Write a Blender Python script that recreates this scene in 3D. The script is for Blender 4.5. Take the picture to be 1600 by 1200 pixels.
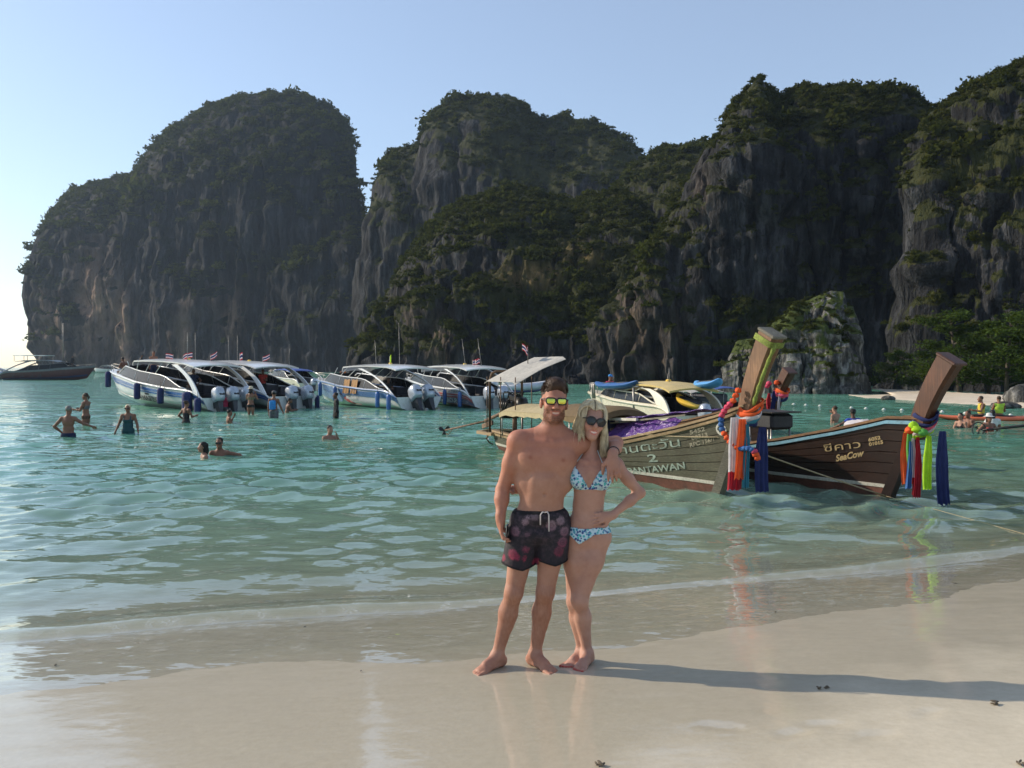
import bpy, math, random
import numpy as np
from mathutils import Vector, Matrix
R = math.radians
for _o in list(bpy.data.objects): bpy.data.objects.remove(_o)
SC = bpy.context.scene
COL = SC.collection
random.seed(7); RNG = np.random.default_rng(7)

# ------------------------------------------------------------------ camera
F = 1350.0          # focal length in photograph pixels (1600 wide)
H = 2.08            # eye height above the water
HOR = 573.5         # horizon row
cam_d = bpy.data.cameras.new('camera'); cam = bpy.data.objects.new('camera', cam_d); COL.objects.link(cam)
cam.location = (0, 0, H); cam.rotation_euler = (R(90), 0, 0)
cam_d.sensor_width = 36; cam_d.lens = F/1600*36; cam_d.shift_y = -(600-HOR)/1600
cam_d.clip_start = 0.05; cam_d.clip_end = 20000
SC.camera = cam

# ------------------------------------------------------------------ sky and sun
SUN_AZ = 71.0       # degrees to the left of straight ahead
SUN_EL = 26.0
sx, sy, sz = -math.sin(R(SUN_AZ))*math.cos(R(SUN_EL)), math.cos(R(SUN_AZ))*math.cos(R(SUN_EL)), math.sin(R(SUN_EL))
world = bpy.data.worlds.new('World'); SC.world = world; world.use_nodes = True
wn = world.node_tree.nodes; wl = world.node_tree.links
sky = wn.new('ShaderNodeTexSky'); sky.sky_type = 'NISHITA'; sky.sun_disc = False
sky.sun_elevation = R(SUN_EL); sky.sun_rotation = R(-SUN_AZ); sky.altitude = 0
sky.air_density = 1.0; sky.dust_density = 0.5; sky.ozone_density = 2.0
hzm = wn.new('ShaderNodeMix'); hzm.data_type = 'RGBA'; hzm.inputs[0].default_value = 0.34; hzm.inputs[7].default_value = (2.5, 2.75, 3.3, 1)   # even pale haze over the whole sky
wl.new(sky.outputs[0], hzm.inputs[6]); wl.new(hzm.outputs[2], wn['Background'].inputs[0]); wn['Background'].inputs[1].default_value = 0.15
sun_d = bpy.data.lights.new('sun', 'SUN'); sun_d.energy = 3.6; sun_d.angle = R(0.6); sun_d.color = (1.0, 0.88, 0.72)
sun = bpy.data.objects.new('sun', sun_d); COL.objects.link(sun)
sun.rotation_euler = Vector((sx, sy, sz)).to_track_quat('Z', 'Y').to_euler(); sun.location = (-60, 30, 60)
vs = SC.view_settings
vs.view_transform = 'Standard'; vs.look = 'None'; vs.gamma = 1.0; vs.exposure = 0.5; vs.use_curve_mapping = False
SC.render.engine = 'CYCLES'
cy = SC.cycles
cy.use_denoising = True; cy.use_adaptive_sampling = True; cy.adaptive_threshold = 0.02; cy.max_bounces = 5; cy.diffuse_bounces = 2; cy.glossy_bounces = 2
cy.transparent_max_bounces = 8; cy.volume_bounces = 0; cy.caustics_reflective = False; cy.caustics_refractive = False
cy.sample_clamp_indirect = 4.0

# ------------------------------------------------------------------ helpers
def P(px, py, Y):
    return Vector(((px-800)/F*Y, Y, H-(py-HOR)/F*Y))
def W(px, py):
    return P(px, py, H*F/(py-HOR))

_perm = np.random.default_rng(11).permutation(256); _perm = np.concatenate([_perm, _perm, _perm])
_g3 = np.random.default_rng(12).normal(size=(256, 3)); _g3 /= np.linalg.norm(_g3, axis=1)[:, None]; _g3 = _g3.astype(np.float32)
def perlin(x, y, z):
    x, y, z = np.broadcast_arrays(np.asarray(x, np.float32), np.asarray(y, np.float32), np.asarray(z, np.float32))
    xi, yi, zi = np.floor(x).astype(int), np.floor(y).astype(int), np.floor(z).astype(int)
    xf, yf, zf = x-xi, y-yi, z-zi
    u, v, w = [t*t*t*(t*(t*6-15)+10) for t in (xf, yf, zf)]
    xi &= 255; yi &= 255; zi &= 255
    out = 0
    for dx in (0, 1):
        for dy in (0, 1):
            for dz in (0, 1):
                h = _perm[_perm[_perm[xi+dx]+yi+dy]+zi+dz]
                g = _g3[h]
                wt = (u if dx else 1-u)*(v if dy else 1-v)*(w if dz else 1-w)
                out = out+wt*(g[..., 0]*(xf-dx)+g[..., 1]*(yf-dy)+g[..., 2]*(zf-dz))
    return out*1.6
def fbm(x, y, z, o=4, lac=2.1, g=0.5):
    s = 0; a = 1.0; n = 0
    for i in range(o):
        s = s+a*perlin(x+i*17.3, y-i*9.1, z+i*5.7); n += a; a *= g; x = x*lac; y = y*lac; z = z*lac
    return s/n
def ridged(x, y, z, o=4, lac=2.1, g=0.5):
    s = 0; a = 1.0; n = 0
    for i in range(o):
        s = s+a*(1-2*np.abs(perlin(x+i*13.3, y-i*7.1, z+i*3.7))); n += a; a *= g; x = x*lac; y = y*lac; z = z*lac
    return s/n
def sstep(a, b, x):
    t = np.clip((x-a)/(b-a), 0, 1); return t*t*(3-2*t)

def tag(o, label=None, cat=None, group=None, kind=None):
    if label: o['label'] = label
    if cat: o['category'] = cat
    if group: o['group'] = group
    if kind: o['kind'] = kind
    return o
def empty(name, loc=(0, 0, 0), rz=0.0):
    o = bpy.data.objects.new(name, None); COL.objects.link(o); o.location = loc; o.rotation_euler = (0, 0, rz)
    o.empty_display_size = 0.2
    return o
def thing(name, label, cat, loc=(0, 0, 0), rz=0.0, group=None):
    return tag(empty(name, loc, rz), label, cat, group)
def link(name, me, parent=None, mat=None):
    o = bpy.data.objects.new(name, me); COL.objects.link(o)
    if parent is not None: o.parent = parent
    if mat is not None and len(me.materials) == 0: me.materials.append(mat)
    return o
def mesh_np(name, v, f, smooth=True):
    v = np.asarray(v, np.float32); f = np.asarray(f, np.int32)
    me = bpy.data.meshes.new(name); n = f.shape[1]
    me.vertices.add(len(v)); me.vertices.foreach_set('co', v.ravel())
    me.loops.add(f.size); me.loops.foreach_set('vertex_index', f.ravel())
    me.polygons.add(len(f)); me.polygons.foreach_set('loop_start', np.arange(0, f.size, n, dtype=np.int32))
    if smooth: me.polygons.foreach_set('use_smooth', np.ones(len(f), bool))
    me.update(calc_edges=True); me.validate()
    return me
def grid_faces(nr, nc, wrap=False):
    i = np.arange(nr-1)[:, None]*nc; j = np.arange(nc-1 if not wrap else nc)[None, :]; j2 = (j+1) % nc
    return np.stack([i+j, i+j2, i+nc+j2, i+nc+j], -1).reshape(-1, 4)
def set_col(me, name, c):
    c = np.asarray(c, np.float32)
    if c.shape[1] == 3: c = np.concatenate([c, np.ones((len(c), 1), np.float32)], 1)
    a = me.color_attributes.new(name, 'FLOAT_COLOR', 'POINT'); a.data.foreach_set('color', c.ravel())
def set_f(me, name, v):
    a = me.attributes.new(name, 'FLOAT', 'POINT'); a.data.foreach_set('value', np.asarray(v, np.float32))

class MB:
    """collects simple shapes and links them as one mesh"""
    def __init__(s): s.v = []; s.f = []; s.sm = []
    def add(s, vs, fs, smooth=False):
        b = len(s.v); s.v += [tuple(p) for p in vs]
        for q in fs: s.f.append(tuple(b+i for i in q)); s.sm.append(smooth)
        return s
    def box(s, c, d, rot=None, bev=0.0):
        hx, hy, hz = d[0]/2, d[1]/2, d[2]/2
        c = Vector(c); rot = rot or Matrix.Identity(3)
        if bev <= 0:
            vs = [c+rot @ Vector((x*hx, y*hy, z*hz)) for x in (-1, 1) for y in (-1, 1) for z in (-1, 1)]
            return s.add(vs, [(0, 1, 3, 2), (4, 6, 7, 5), (0, 4, 5, 1), (2, 3, 7, 6), (0, 2, 6, 4), (1, 5, 7, 3)])
        b = min(bev, hx*.9, hy*.9, hz*.9); rings = []
        for z, i in ((-hz, b), (-hz+b, 0), (hz-b, 0), (hz, b)):
            X, Y = hx-i, hy-i
            rings.append([(-X, -Y+b, z), (-X+b, -Y, z), (X-b, -Y, z), (X, -Y+b, z), (X, Y-b, z), (X-b, Y, z), (-X+b, Y, z), (-X, Y-b, z)])
        vs = [c+rot @ Vector(p) for r in rings for p in r]
        fs = [tuple(range(7, -1, -1)), tuple(range(24, 32))]
        for r in range(3):
            for k in range(8): fs.append((r*8+k, r*8+(k+1) % 8, r*8+8+(k+1) % 8, r*8+8+k))
        return s.add(vs, fs)
    def bar(s, a, b, w, h, up=(0, 0, 1)):
        a, b = Vector(a), Vector(b); d = (b-a); L = d.length
        x = d.normalized(); y = Vector(up).cross(x)
        if y.length < 1e-4: y = Vector((0, 1, 0)).cross(x)
        y.normalize(); z = x.cross(y)
        return s.box((a+b)/2, (L, w, h), Matrix((x, y, z)).transposed())
    def tube(s, pts, r, n=8, cap=True, closed=False):
        pts = [Vector(p) for p in pts]; m = len(pts)
        rs = r if isinstance(r, (list, tuple)) else [r]*m
        vs = []; prev = None
        for i, p in enumerate(pts):
            if closed: t = pts[(i+1) % m]-pts[i-1]
            else: t = pts[min(i+1, m-1)]-pts[max(i-1, 0)]
            t.normalize()
            if prev is None:
                u = t.cross(Vector((0, 0, 1)))
                if u.length < 1e-3: u = t.cross(Vector((1, 0, 0)))
            else:
                u = prev-t*prev.dot(t)
                if u.length < 1e-5: u = t.cross(Vector((1, 0, 0)))
            u.normalize(); prev = u; w = t.cross(u)
            vs += [p+(u*math.cos(2*math.pi*k/n)+w*math.sin(2*math.pi*k/n))*rs[i] for k in range(n)]
        fs = []
        for i in range(m if closed else m-1):
            j = (i+1) % m
            for k in range(n): fs.append((i*n+k, i*n+(k+1) % n, j*n+(k+1) % n, j*n+k))
        if cap and not closed: fs += [tuple(range(n-1, -1, -1)), tuple((m-1)*n+k for k in range(n))]
        return s.add(vs, fs, True)
    def ell(s, c, r, rot=None, nu=12, nv=8):
        c = Vector(c); rot = rot or Matrix.Identity(3); vs = [c+rot @ Vector((0, 0, -r[2]))]
        for i in range(1, nv):
            a = -math.pi/2+math.pi*i/nv
            for k in range(nu):
                t = 2*math.pi*k/nu
                vs.append(c+rot @ Vector((r[0]*math.cos(a)*math.cos(t), r[1]*math.cos(a)*math.sin(t), r[2]*math.sin(a))))
        vs.append(c+rot @ Vector((0, 0, r[2]))); e = len(vs)-1; fs = []
        for k in range(nu):
            fs.append((0, 1+(k+1) % nu, 1+k)); b = 1+(nv-2)*nu; fs.append((e, b+k, b+(k+1) % nu))
        for i in range(nv-2):
            for k in range(nu):
                b = 1+i*nu; fs.append((b+k, b+(k+1) % nu, b+nu+(k+1) % nu, b+nu+k))
        return s.add(vs, fs, True)
    def sheet(s, rows, th=0.0, smooth=True):
        """rows: list of equally long point lists; th>0 gives it thickness"""
        nr, nc = len(rows), len(rows[0]); g = np.array([[tuple(p) for p in r] for r in rows])
        if th <= 0:
            return s.add(g.reshape(-1, 3), grid_faces(nr, nc).tolist(), smooth)
        du = np.gradient(g, axis=1); dv = np.gradient(g, axis=0); n = np.cross(du, dv)
        n /= np.maximum(np.linalg.norm(n, axis=2, keepdims=True), 1e-9)
        g2 = g-n*th; N = nr*nc
        fs = grid_faces(nr, nc).tolist()+[q[::-1] for q in (grid_faces(nr, nc)+N).tolist()]
        s.add(np.concatenate([g.reshape(-1, 3), g2.reshape(-1, 3)]), fs, smooth)
        ring = [j for j in range(nc)]+[i*nc+nc-1 for i in range(1, nr)]+[(nr-1)*nc+j for j in range(nc-2, -1, -1)]+[i*nc for i in range(nr-2, 0, -1)]
        vs = [tuple(g.reshape(-1, 3)[i]) for i in ring]+[tuple(g2.reshape(-1, 3)[i]) for i in ring]; m = len(ring)
        return s.add(vs, [((k+1) % m, k, m+k, m+(k+1) % m) for k in range(m)])
    def prism(s, poly, a, b):
        """poly: list of 3D points, extruded from offset a to offset b (vectors)"""
        n = len(poly); a, b = Vector(a), Vector(b)
        vs = [Vector(p)+a for p in poly]+[Vector(p)+b for p in poly]
        return s.add(vs, [tuple(range(n-1, -1, -1)), tuple(range(n, 2*n))]+[(k, (k+1) % n, n+(k+1) % n, n+k) for k in range(n)])
    def build(s, name, mat=None, parent=None, data_only=False):
        me = bpy.data.meshes.new(name); me.from_pydata(s.v, [], s.f)
        me.polygons.foreach_set('use_smooth', s.sm); me.update()
        if mat is not None: me.materials.append(mat)
        if data_only: return me
        return link(name, me, parent)

# ------------------------------------------------------------------ material helpers
class NT:
    def __init__(s, name):
        s.m = bpy.data.materials.new(name); s.m.use_nodes = True; s.t = s.m.node_tree; s.n = s.t.nodes; s.n.clear()
        s.out = s.n.new('ShaderNodeOutputMaterial')
    def __call__(s, typ, ins=None, **kw):
        nd = s.n.new('ShaderNode'+typ)
        for k, v in kw.items(): setattr(nd, k, v)
        if ins:
            for k, v in ins.items():
                sk = nd.inputs[k]
                if hasattr(v, 'is_linked') or hasattr(v, 'links'): s.t.links.new(v, sk)
                else: sk.default_value = v
        return nd
    def surf(s, o): s.t.links.new(o, s.out.inputs[0])
    def ramp(s, fac, stops, interp='LINEAR'):
        nd = s.n.new('ShaderNodeValToRGB'); s.t.links.new(fac, nd.inputs[0]); cr = nd.color_ramp; cr.interpolation = interp
        while len(cr.elements) < len(stops): cr.elements.new(0.5)
        for e, (p, c) in zip(cr.elements, stops):
            e.position = p; e.color = (c, c, c, 1) if isinstance(c, (int, float)) else (*c, 1)
        return nd.outputs[0]
    def math(s, op, a, b=0.0, clamp=False):
        nd = s('Math', {0: a, 1: b}, operation=op); nd.use_clamp = clamp; return nd.outputs[0]
    def mix(s, fac, a, b, bt='MIX'):
        nd = s.n.new('ShaderNodeMix'); nd.data_type = 'RGBA'; nd.blend_type = bt
        for k, v in ((0, fac), (6, a), (7, b)):
            if hasattr(v, 'links'): s.t.links.new(v, nd.inputs[k])
            else: nd.inputs[k].default_value = v if k == 0 else (*v[:3], 1)
        return nd.outputs[2]
    def noise(s, vec, scale, detail=4, rough=0.55, dist=0.0, out=0):
        ins = {'Scale': scale, 'Detail': detail, 'Roughness': rough, 'Distortion': dist}
        if vec is not None: ins['Vector'] = vec
        return s('TexNoise', ins).outputs[out]
    def mapping(s, vec, scale=(1, 1, 1), rot=(0, 0, 0), loc=(0, 0, 0)):
        return s('Mapping', {'Vector': vec, 'Scale': scale, 'Rotation': rot, 'Location': loc}).outputs[0]
    def coord(s, k='Object'): return s('TexCoord').outputs[k]
    def pos(s): return s('NewGeometry').outputs['Position']
    def bump(s, h, st=0.5, d=0.02, normal=None):
        ins = {'Height': h, 'Strength': st, 'Distance': d}
        if normal is not None: ins['Normal'] = normal
        return s('Bump', ins).outputs[0]
    def principled(s, **k):
        return s('BsdfPrincipled', {a.replace('_', ' '): v for a, v in k.items()})

def c3(*v): return (*v, 1.0) if len(v) == 3 else (*v[0], 1.0)
_mc = {}
def paint(name, col, rough=0.45, var=0.12, metal=0.0, coat=0.0, scale=3.0, dirt=None, bump=0.0, sub=0.0):
    """plain procedural material: base colour with uneven wear, roughness variation and optional dirt"""
    if name in _mc: return _mc[name]
    t = NT(name); co = t.coord(); n = t.noise(co, scale, 6, 0.6); n2 = t.noise(co, scale*7, 4, 0.6)
    d = tuple(max(0, c*(1-var*1.6)) for c in col); u = tuple(min(1, c*(1+var)) for c in col)
    base = t.ramp(n, [(0.3, d), (0.7, u)])
    if dirt: base = t.mix(t.ramp(n2, [(0.5, 0.0), (0.75, 0.7)]), base, dirt)
    rg = t.ramp(n2, [(0.3, max(0.03, rough*0.75)), (0.7, min(1, rough*1.25))])
    ins = dict(Base_Color=base, Roughness=rg, Metallic=metal, Coat_Weight=coat)
    if bump: ins['Normal'] = t.bump(n2, bump, 0.01)
    p = t.principled(**ins); t.surf(p.outputs[0]); _mc[name] = t.m
    return t.m
def cloth(name, col, var=0.15, transl=0.25):
    if name in _mc: return _mc[name]
    t = NT(name); co = t.coord(); n = t.noise(co, 9, 5, 0.6); wv = t.noise(t.mapping(co, (300, 300, 300)), 1, 2)
    base = t.ramp(n, [(0.3, tuple(c*(1-var) for c in col)), (0.7, tuple(min(1, c*(1+var)) for c in col))])
    p = t.principled(Base_Color=base, Roughness=0.85, Normal=t.bump(n, 0.3, 0.02))
    tr = t('BsdfTranslucent', {'Color': base}); mx = t('MixShader', {0: transl, 1: p.outputs[0], 2: tr.outputs[0]})
    t.surf(mx.outputs[0]); _mc[name] = t.m
    return t.m
# ------------------------------------------------------------------ beach, sea bed and water
SH_A = R(17.6)                                   # the waterline runs to the right and away
SH_P = np.array([-3.84, 6.48]); SH_T = np.array([math.cos(SH_A), math.sin(SH_A)]); SH_N = np.array([math.sin(SH_A), -math.cos(SH_A)])
def shore(x, y):
    """metres inland of the mean waterline (negative: offshore) and along it"""
    dx, dy = x-SH_P[0], y-SH_P[1]
    a = dx*SH_T[0]+dy*SH_T[1]
    return dx*SH_N[0]+dy*SH_N[1]+0.10*np.sin(a*0.55+0.6)+0.05*np.sin(a*1.3), a
def sand_z(x, y):
    x, y = np.asarray(x, float), np.asarray(y, float)
    s, a = shore(x, y)
    z = np.where(s > 0, 0.078*s+0.002*np.maximum(s, 0)**1.6, np.maximum(-0.0 + 0.075*s, -3.0+0.004*s))
    z = np.where(s > 6, 0.078*6+0.002*6**1.6+(s-6)*0.05, z)
    z = z+0.006*perlin(x*0.7, y*0.7, 3.3)*sstep(-2, 1, s)
    return np.maximum(z, -4.0)
def sz1(x, y): return float(sand_z(np.array([x]), np.array([y]))[0])

def fan(ys, us):
    Y = np.asarray(ys)[:, None]; X = np.asarray(us)[None, :]*Y
    return X+0*Y, Y+0*X
# sand: near sheet with fine relief plus everything out to the horizon under the water
ys = np.concatenate([[-60, -30, -14, -6, -2, 0.5, 1.6], np.linspace(2.2, 10, 190), 10*1.03**np.arange(1, 90), [200, 400, 1000, 3000, 9000]])
us = np.concatenate([np.linspace(-1.6, -0.8, 14)[:-1], np.linspace(-0.8, 0.8, 220), np.linspace(0.8, 1.6, 14)[1:]])
Yg = np.repeat(ys[:, None], len(us), 1); Xg = us[None, :]*np.maximum(Yg, 6.0)*1.15
Xg = np.where(Yg < 2, us[None, :]*40, Xg)
Zg = sand_z(Xg, Yg)
s_, a_ = shore(Xg, Yg)
near = sstep(11, 8, Yg)*sstep(1.0, 2.2, Yg)
# faint washed ripples and a few footprints
Zg = Zg+near*(0.0022*fbm(Xg*2.0, Yg*3.0, 1.0, 3)+0.0012*perlin(Xg*9, Yg*14, 7.0))
def footprint(px, py, ang, L=0.25, d=0.007):
    p = P(px, py, (H-0.2)*F/(py-HOR)); dx, dy = Xg-p.x, Yg-p.y
    u = dx*math.cos(ang)+dy*math.sin(ang); v = -dx*math.sin(ang)+dy*math.cos(ang)
    r2 = (u/(L/2))**2+(v/0.05)**2
    return -d*np.exp(-r2**2)+0.5*d*np.exp(-((np.sqrt(r2)-1.35)/0.3)**2)
for (px, py, a) in ((1130, 1165, -.4), (1240, 1182, .5), (1285, 1166, .1), (1450, 1150, .8), (1370, 1190, .3)):
    Zg = Zg+footprint(px, py, a)
me = mesh_np('beach', np.stack([Xg, Yg, Zg], -1).reshape(-1, 3), grid_faces(*Xg.shape))
sand_ob = link('beach', me); tag(sand_ob, 'wet pale sand beach sloping into the sea', kind='structure')
set_f(me, 'inland', s_.ravel())

t = NT('wet_sand')
inl = t('Attribute', attribute_name='inland').outputs['Fac']; pos = t.pos()
nA = t.noise(pos, 1.1, 3, 0.6); nB = t.noise(t.mapping(pos, (1, 2.4, 1), (0, 0, -SH_A)), 2.2, 3, 0.6); nF = t.noise(pos, 420, 1, 0.7); nM = t.noise(pos, 24, 3, 0.65)
wet_e = t.math('ADD', inl, t.math('MULTIPLY', t.math('SUBTRACT', nA, 0.5), 2.2))
# dryness grows inland and towards the right end of the strip
px_ = t('SeparateXYZ', {0: pos}).outputs[0]
dry = t('MapRange', {'Value': t.math('ADD', wet_e, t.math('MULTIPLY', px_, 0.34)), 'From Min': 3.7, 'From Max': 5.4}, clamp=True).outputs[0]
wetc = t.ramp(t.math('ADD', t.math('MULTIPLY', nM, 0.5), t.math('MULTIPLY', nB, 0.5)), [(0.3, (0.43, 0.375, 0.272)), (0.7, (0.51, 0.45, 0.33))])
dryc = t.ramp(nM, [(0.25, (0.55, 0.485, 0.365)), (0.75, (0.64, 0.57, 0.44))])
base = t.mix(dry, wetc, dryc)
base = t.mix(t.ramp(nF, [(0.62, 0.0), (0.75, 0.35)]), base, (0.2, 0.15, 0.10))
rough_ = t.math('ADD', t.math('MULTIPLY', dry, 0.55), t.ramp(nB, [(0.35, 0.42), (0.62, 0.55)]))
coat = t.math('MULTIPLY', t.math('SUBTRACT', 1.0, dry), t.ramp(nB, [(0.30, 0.55), (0.60, 1.0)]))
bm = t.bump(nM, 0.3, 0.006)
film = t.bump(t.noise(t.mapping(pos, (1, 1.5, 1)), 9, 2, 0.6), 0.07, 0.012)
p = t.principled(Base_Color=base, Roughness=rough_, Normal=bm, Coat_Weight=coat, Coat_Roughness=t.ramp(nA, [(0.35, 0.06), (0.7, 0.16)]), Coat_IOR=1.55, Coat_Normal=film, Specular_IOR_Level=0.3)
t.surf(p.outputs[0]); me.materials.append(t.m)

# water surface
ys = np.concatenate([np.linspace(3.6, 5.2, 30)[:-1], 5.2*1.0068**np.arange(0, 500), 5.2*1.0068**499*1.05**np.arange(1, 76)])
us = np.linspace(-1.0, 1.0, 520); us = us*0.62*(1+0.45*np.abs(us)**5)
Xw, Yw = fan(ys, us)
Xw = np.where(Yw < 6, us[None, :]*6.0, Xw)
sw, aw = shore(Xw, Yw)
Xw_, Yw_ = Xw, Yw
rg = np.random.default_rng(5)
Zw = np.zeros_like(Xw)
dist = np.sqrt(Xw**2+Yw**2); cell = np.maximum(dist*0.0072, 0.03)
main = math.atan2(SH_N[1], SH_N[0])
for i in range(64):
    lam = 0.28*(1.6/0.28)**rg.random(); th = main+rg.normal()*0.6; k = 2*math.pi/lam
    amp = 0.0066*lam**0.85*(0.5+rg.random())
    ph = rg.random()*6.28; fade = sstep(2.2, 4.5, lam/cell)
    wx = Xw+0.12*np.sin(Yw*0.9+i); wy = Yw+0.12*np.sin(Xw*0.7+2*i)
    Zw += amp*fade*np.sin(k*(wx*math.cos(th)+wy*math.sin(th))+ph)
env = 0.55+0.45*fbm(Xw*0.13, Yw*0.13, 4.2, 2)*2
Zw = Zw*np.clip(env, 0.2, 1.6)*sstep(0.2, -2.5, sw)*(0.9+0.25*sstep(-1.0, -3.0, sw)*sstep(-14, -8, sw))
# small wave running in and the thin tongue of water above it
runup = 1.86+0.22*np.sin(aw*0.42-0.9)+0.20*fbm(aw*0.8, 0, 9.1, 3)*2
runup = runup-0.17*np.maximum(aw-3.9, 0)
crest = -0.10+0.18*np.sin(aw*0.35+0.4)+0.14*fbm(aw*0.6, 3.1, 2.0, 3)
cw = (0.055+0.02*np.sin(aw*0.9))*np.where(sw > crest, np.exp(-((sw-crest)/0.10)**2), np.exp(-((sw-crest)/0.40)**2))
c2 = 0.022*np.exp(-((sw-crest+1.5)/0.5)**2)
sz_ = sand_z(Xw, Yw)
film_h = 0.016*sstep(0.0, 0.5, runup-sw)-0.02*sstep(0, 0.25, sw-runup)-0.004
film_h = film_h+0.0052*fbm(Xw*3.0, Yw*7.5, 1.5, 3)*sstep(0, .4, runup-sw)
Zbase = Zw+cw+c2
Zs = np.maximum(Zbase-np.where(sw > 0, 5*sw, 0), sz_+film_h)
k = 0.02
hmix = np.clip(0.5+0.5*((sz_+film_h)-Zbase)/k, 0, 1)
Zs = np.where(sw > -0.9, Zbase*(1-hmix)+(sz_+film_h)*hmix+k*hmix*(1-hmix), Zbase)
me = mesh_np('sea', np.stack([Xw, Yw, Zs], -1).reshape(-1, 3), grid_faces(*Xw.shape))
set_f(me, 'depth', np.maximum(Zs-sz_, 0).ravel()); set_f(me, 'off', (-sw).ravel())
foam = np.exp(-((sw-crest-0.06)/0.10)**2)*sstep(-.1, .25, fbm(Xw*5, Yw*8, 2.2, 4))*0.9
foam = np.maximum(foam, np.exp(-((runup-sw-0.05)/0.05)**2)*sstep(0.0, .3, fbm(Xw*4, Yw*7, 6.2, 4))*0.8)
foam = np.maximum(foam, sstep(crest, crest+.2, sw)*sstep(0.10, .4, fbm(Xw*5, Yw*10, 8.2, 4))*0.45*sstep(-.1, .3, runup-sw))
set_f(me, 'foam', foam.ravel())
sea = link('sea', me); tag(sea, 'clear turquoise sea with small ripples in the bay', kind='structure')
t = NT('sea_water'); pos = t.pos()
dep = t('Attribute', attribute_name='depth').outputs['Fac']; off = t('Attribute', attribute_name='off').outputs['Fac']; fo = t('Attribute', attribute_name='foam').outputs['Fac']
n1 = t.noise(t.mapping(pos, (0.9, 1.5, 1)), 4.5, 2, 0.5, 0.0); n2 = t.noise(t.mapping(pos, (0.55, 1.5, 1)), 1.3, 2, 0.5, 0.0); n3 = t.noise(t.mapping(pos, (0.6, 1.2, 1)), 0.33, 1, 0.5)
far = t('MapRange', {'Value': off, 'From Min': 5.0, 'From Max': 30.0}, clamp=True).outputs[0]
shal = t('MapRange', {'Value': off, 'From Min': -0.5, 'From Max': 3.0}, clamp=True).outputs[0]
h = t.math('ADD', t.math('MULTIPLY', n1, t.math('ADD', 0.006, t.math('MULTIPLY', shal, t.math('MULTIPLY', far, 0.02)))), t.math('MULTIPLY', n2, t.math('MULTIPLY', far, 0.16)))
h = t.math('ADD', h, t.math('MULTIPLY', n3, t.math('MULTIPLY', far, 0.22)))
bn = t.bump(h, 1.0, 1.0)
patch = t.noise(t.mapping(pos, (1, 1.6, 1)), 0.09, 2, 0.6)
deepc = t.mix(t.ramp(patch, [(0.35, 0.0), (0.68, 1.0)]), (0.075, 0.225, 0.160), (0.15, 0.37, 0.265))
midc = (0.31, 0.46, 0.335)
body = t.mix(t('MapRange', {'Value': off, 'From Min': 3.0, 'From Max': 11.0}, clamp=True).outputs[0], midc, deepc)
df = t('BsdfDiffuse', {'Color': body})
trn = t('BsdfTransparent', {'Color': t.ramp(dep, [(0.0, (0.98, 0.99, 0.98)), (0.35, (0.80, 0.95, 0.90)), (0.8, (0.55, 0.86, 0.78))])})
op = t.math('SUBTRACT', 1.0, t.math('POWER', 0.045, t.math('MULTIPLY', dep, 0.8)))
under = t('MixShader', {0: op, 1: trn.outputs[0], 2: df.outputs[0]})
gl = t('BsdfGlossy', {'Color': (1, 1, 1, 1), 'Roughness': 0.012, 'Normal': bn})
bf = t('NewGeometry').outputs['Backfacing']
fr = t('Fresnel', {'IOR': t.math('SUBTRACT', 1.43, t.math('MULTIPLY', bf, 0.731)), 'Normal': bn})
wat = t('MixShader', {0: t.math('MINIMUM', fr.outputs[0], 0.75), 1: under.outputs[0], 2: gl.outputs[0]})
fd = t('BsdfDiffuse', {'Color': (0.75, 0.76, 0.72, 1)})
fm = t('MixShader', {0: t.math('MULTIPLY', fo, t.ramp(t.noise(pos, 48, 3, 0.75), [(0.42, 0.0), (0.66, 0.6)])), 1: wat.outputs[0], 2: fd.outputs[0]})
t.surf(fm.outputs[0]); me.materials.append(t.m)
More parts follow.
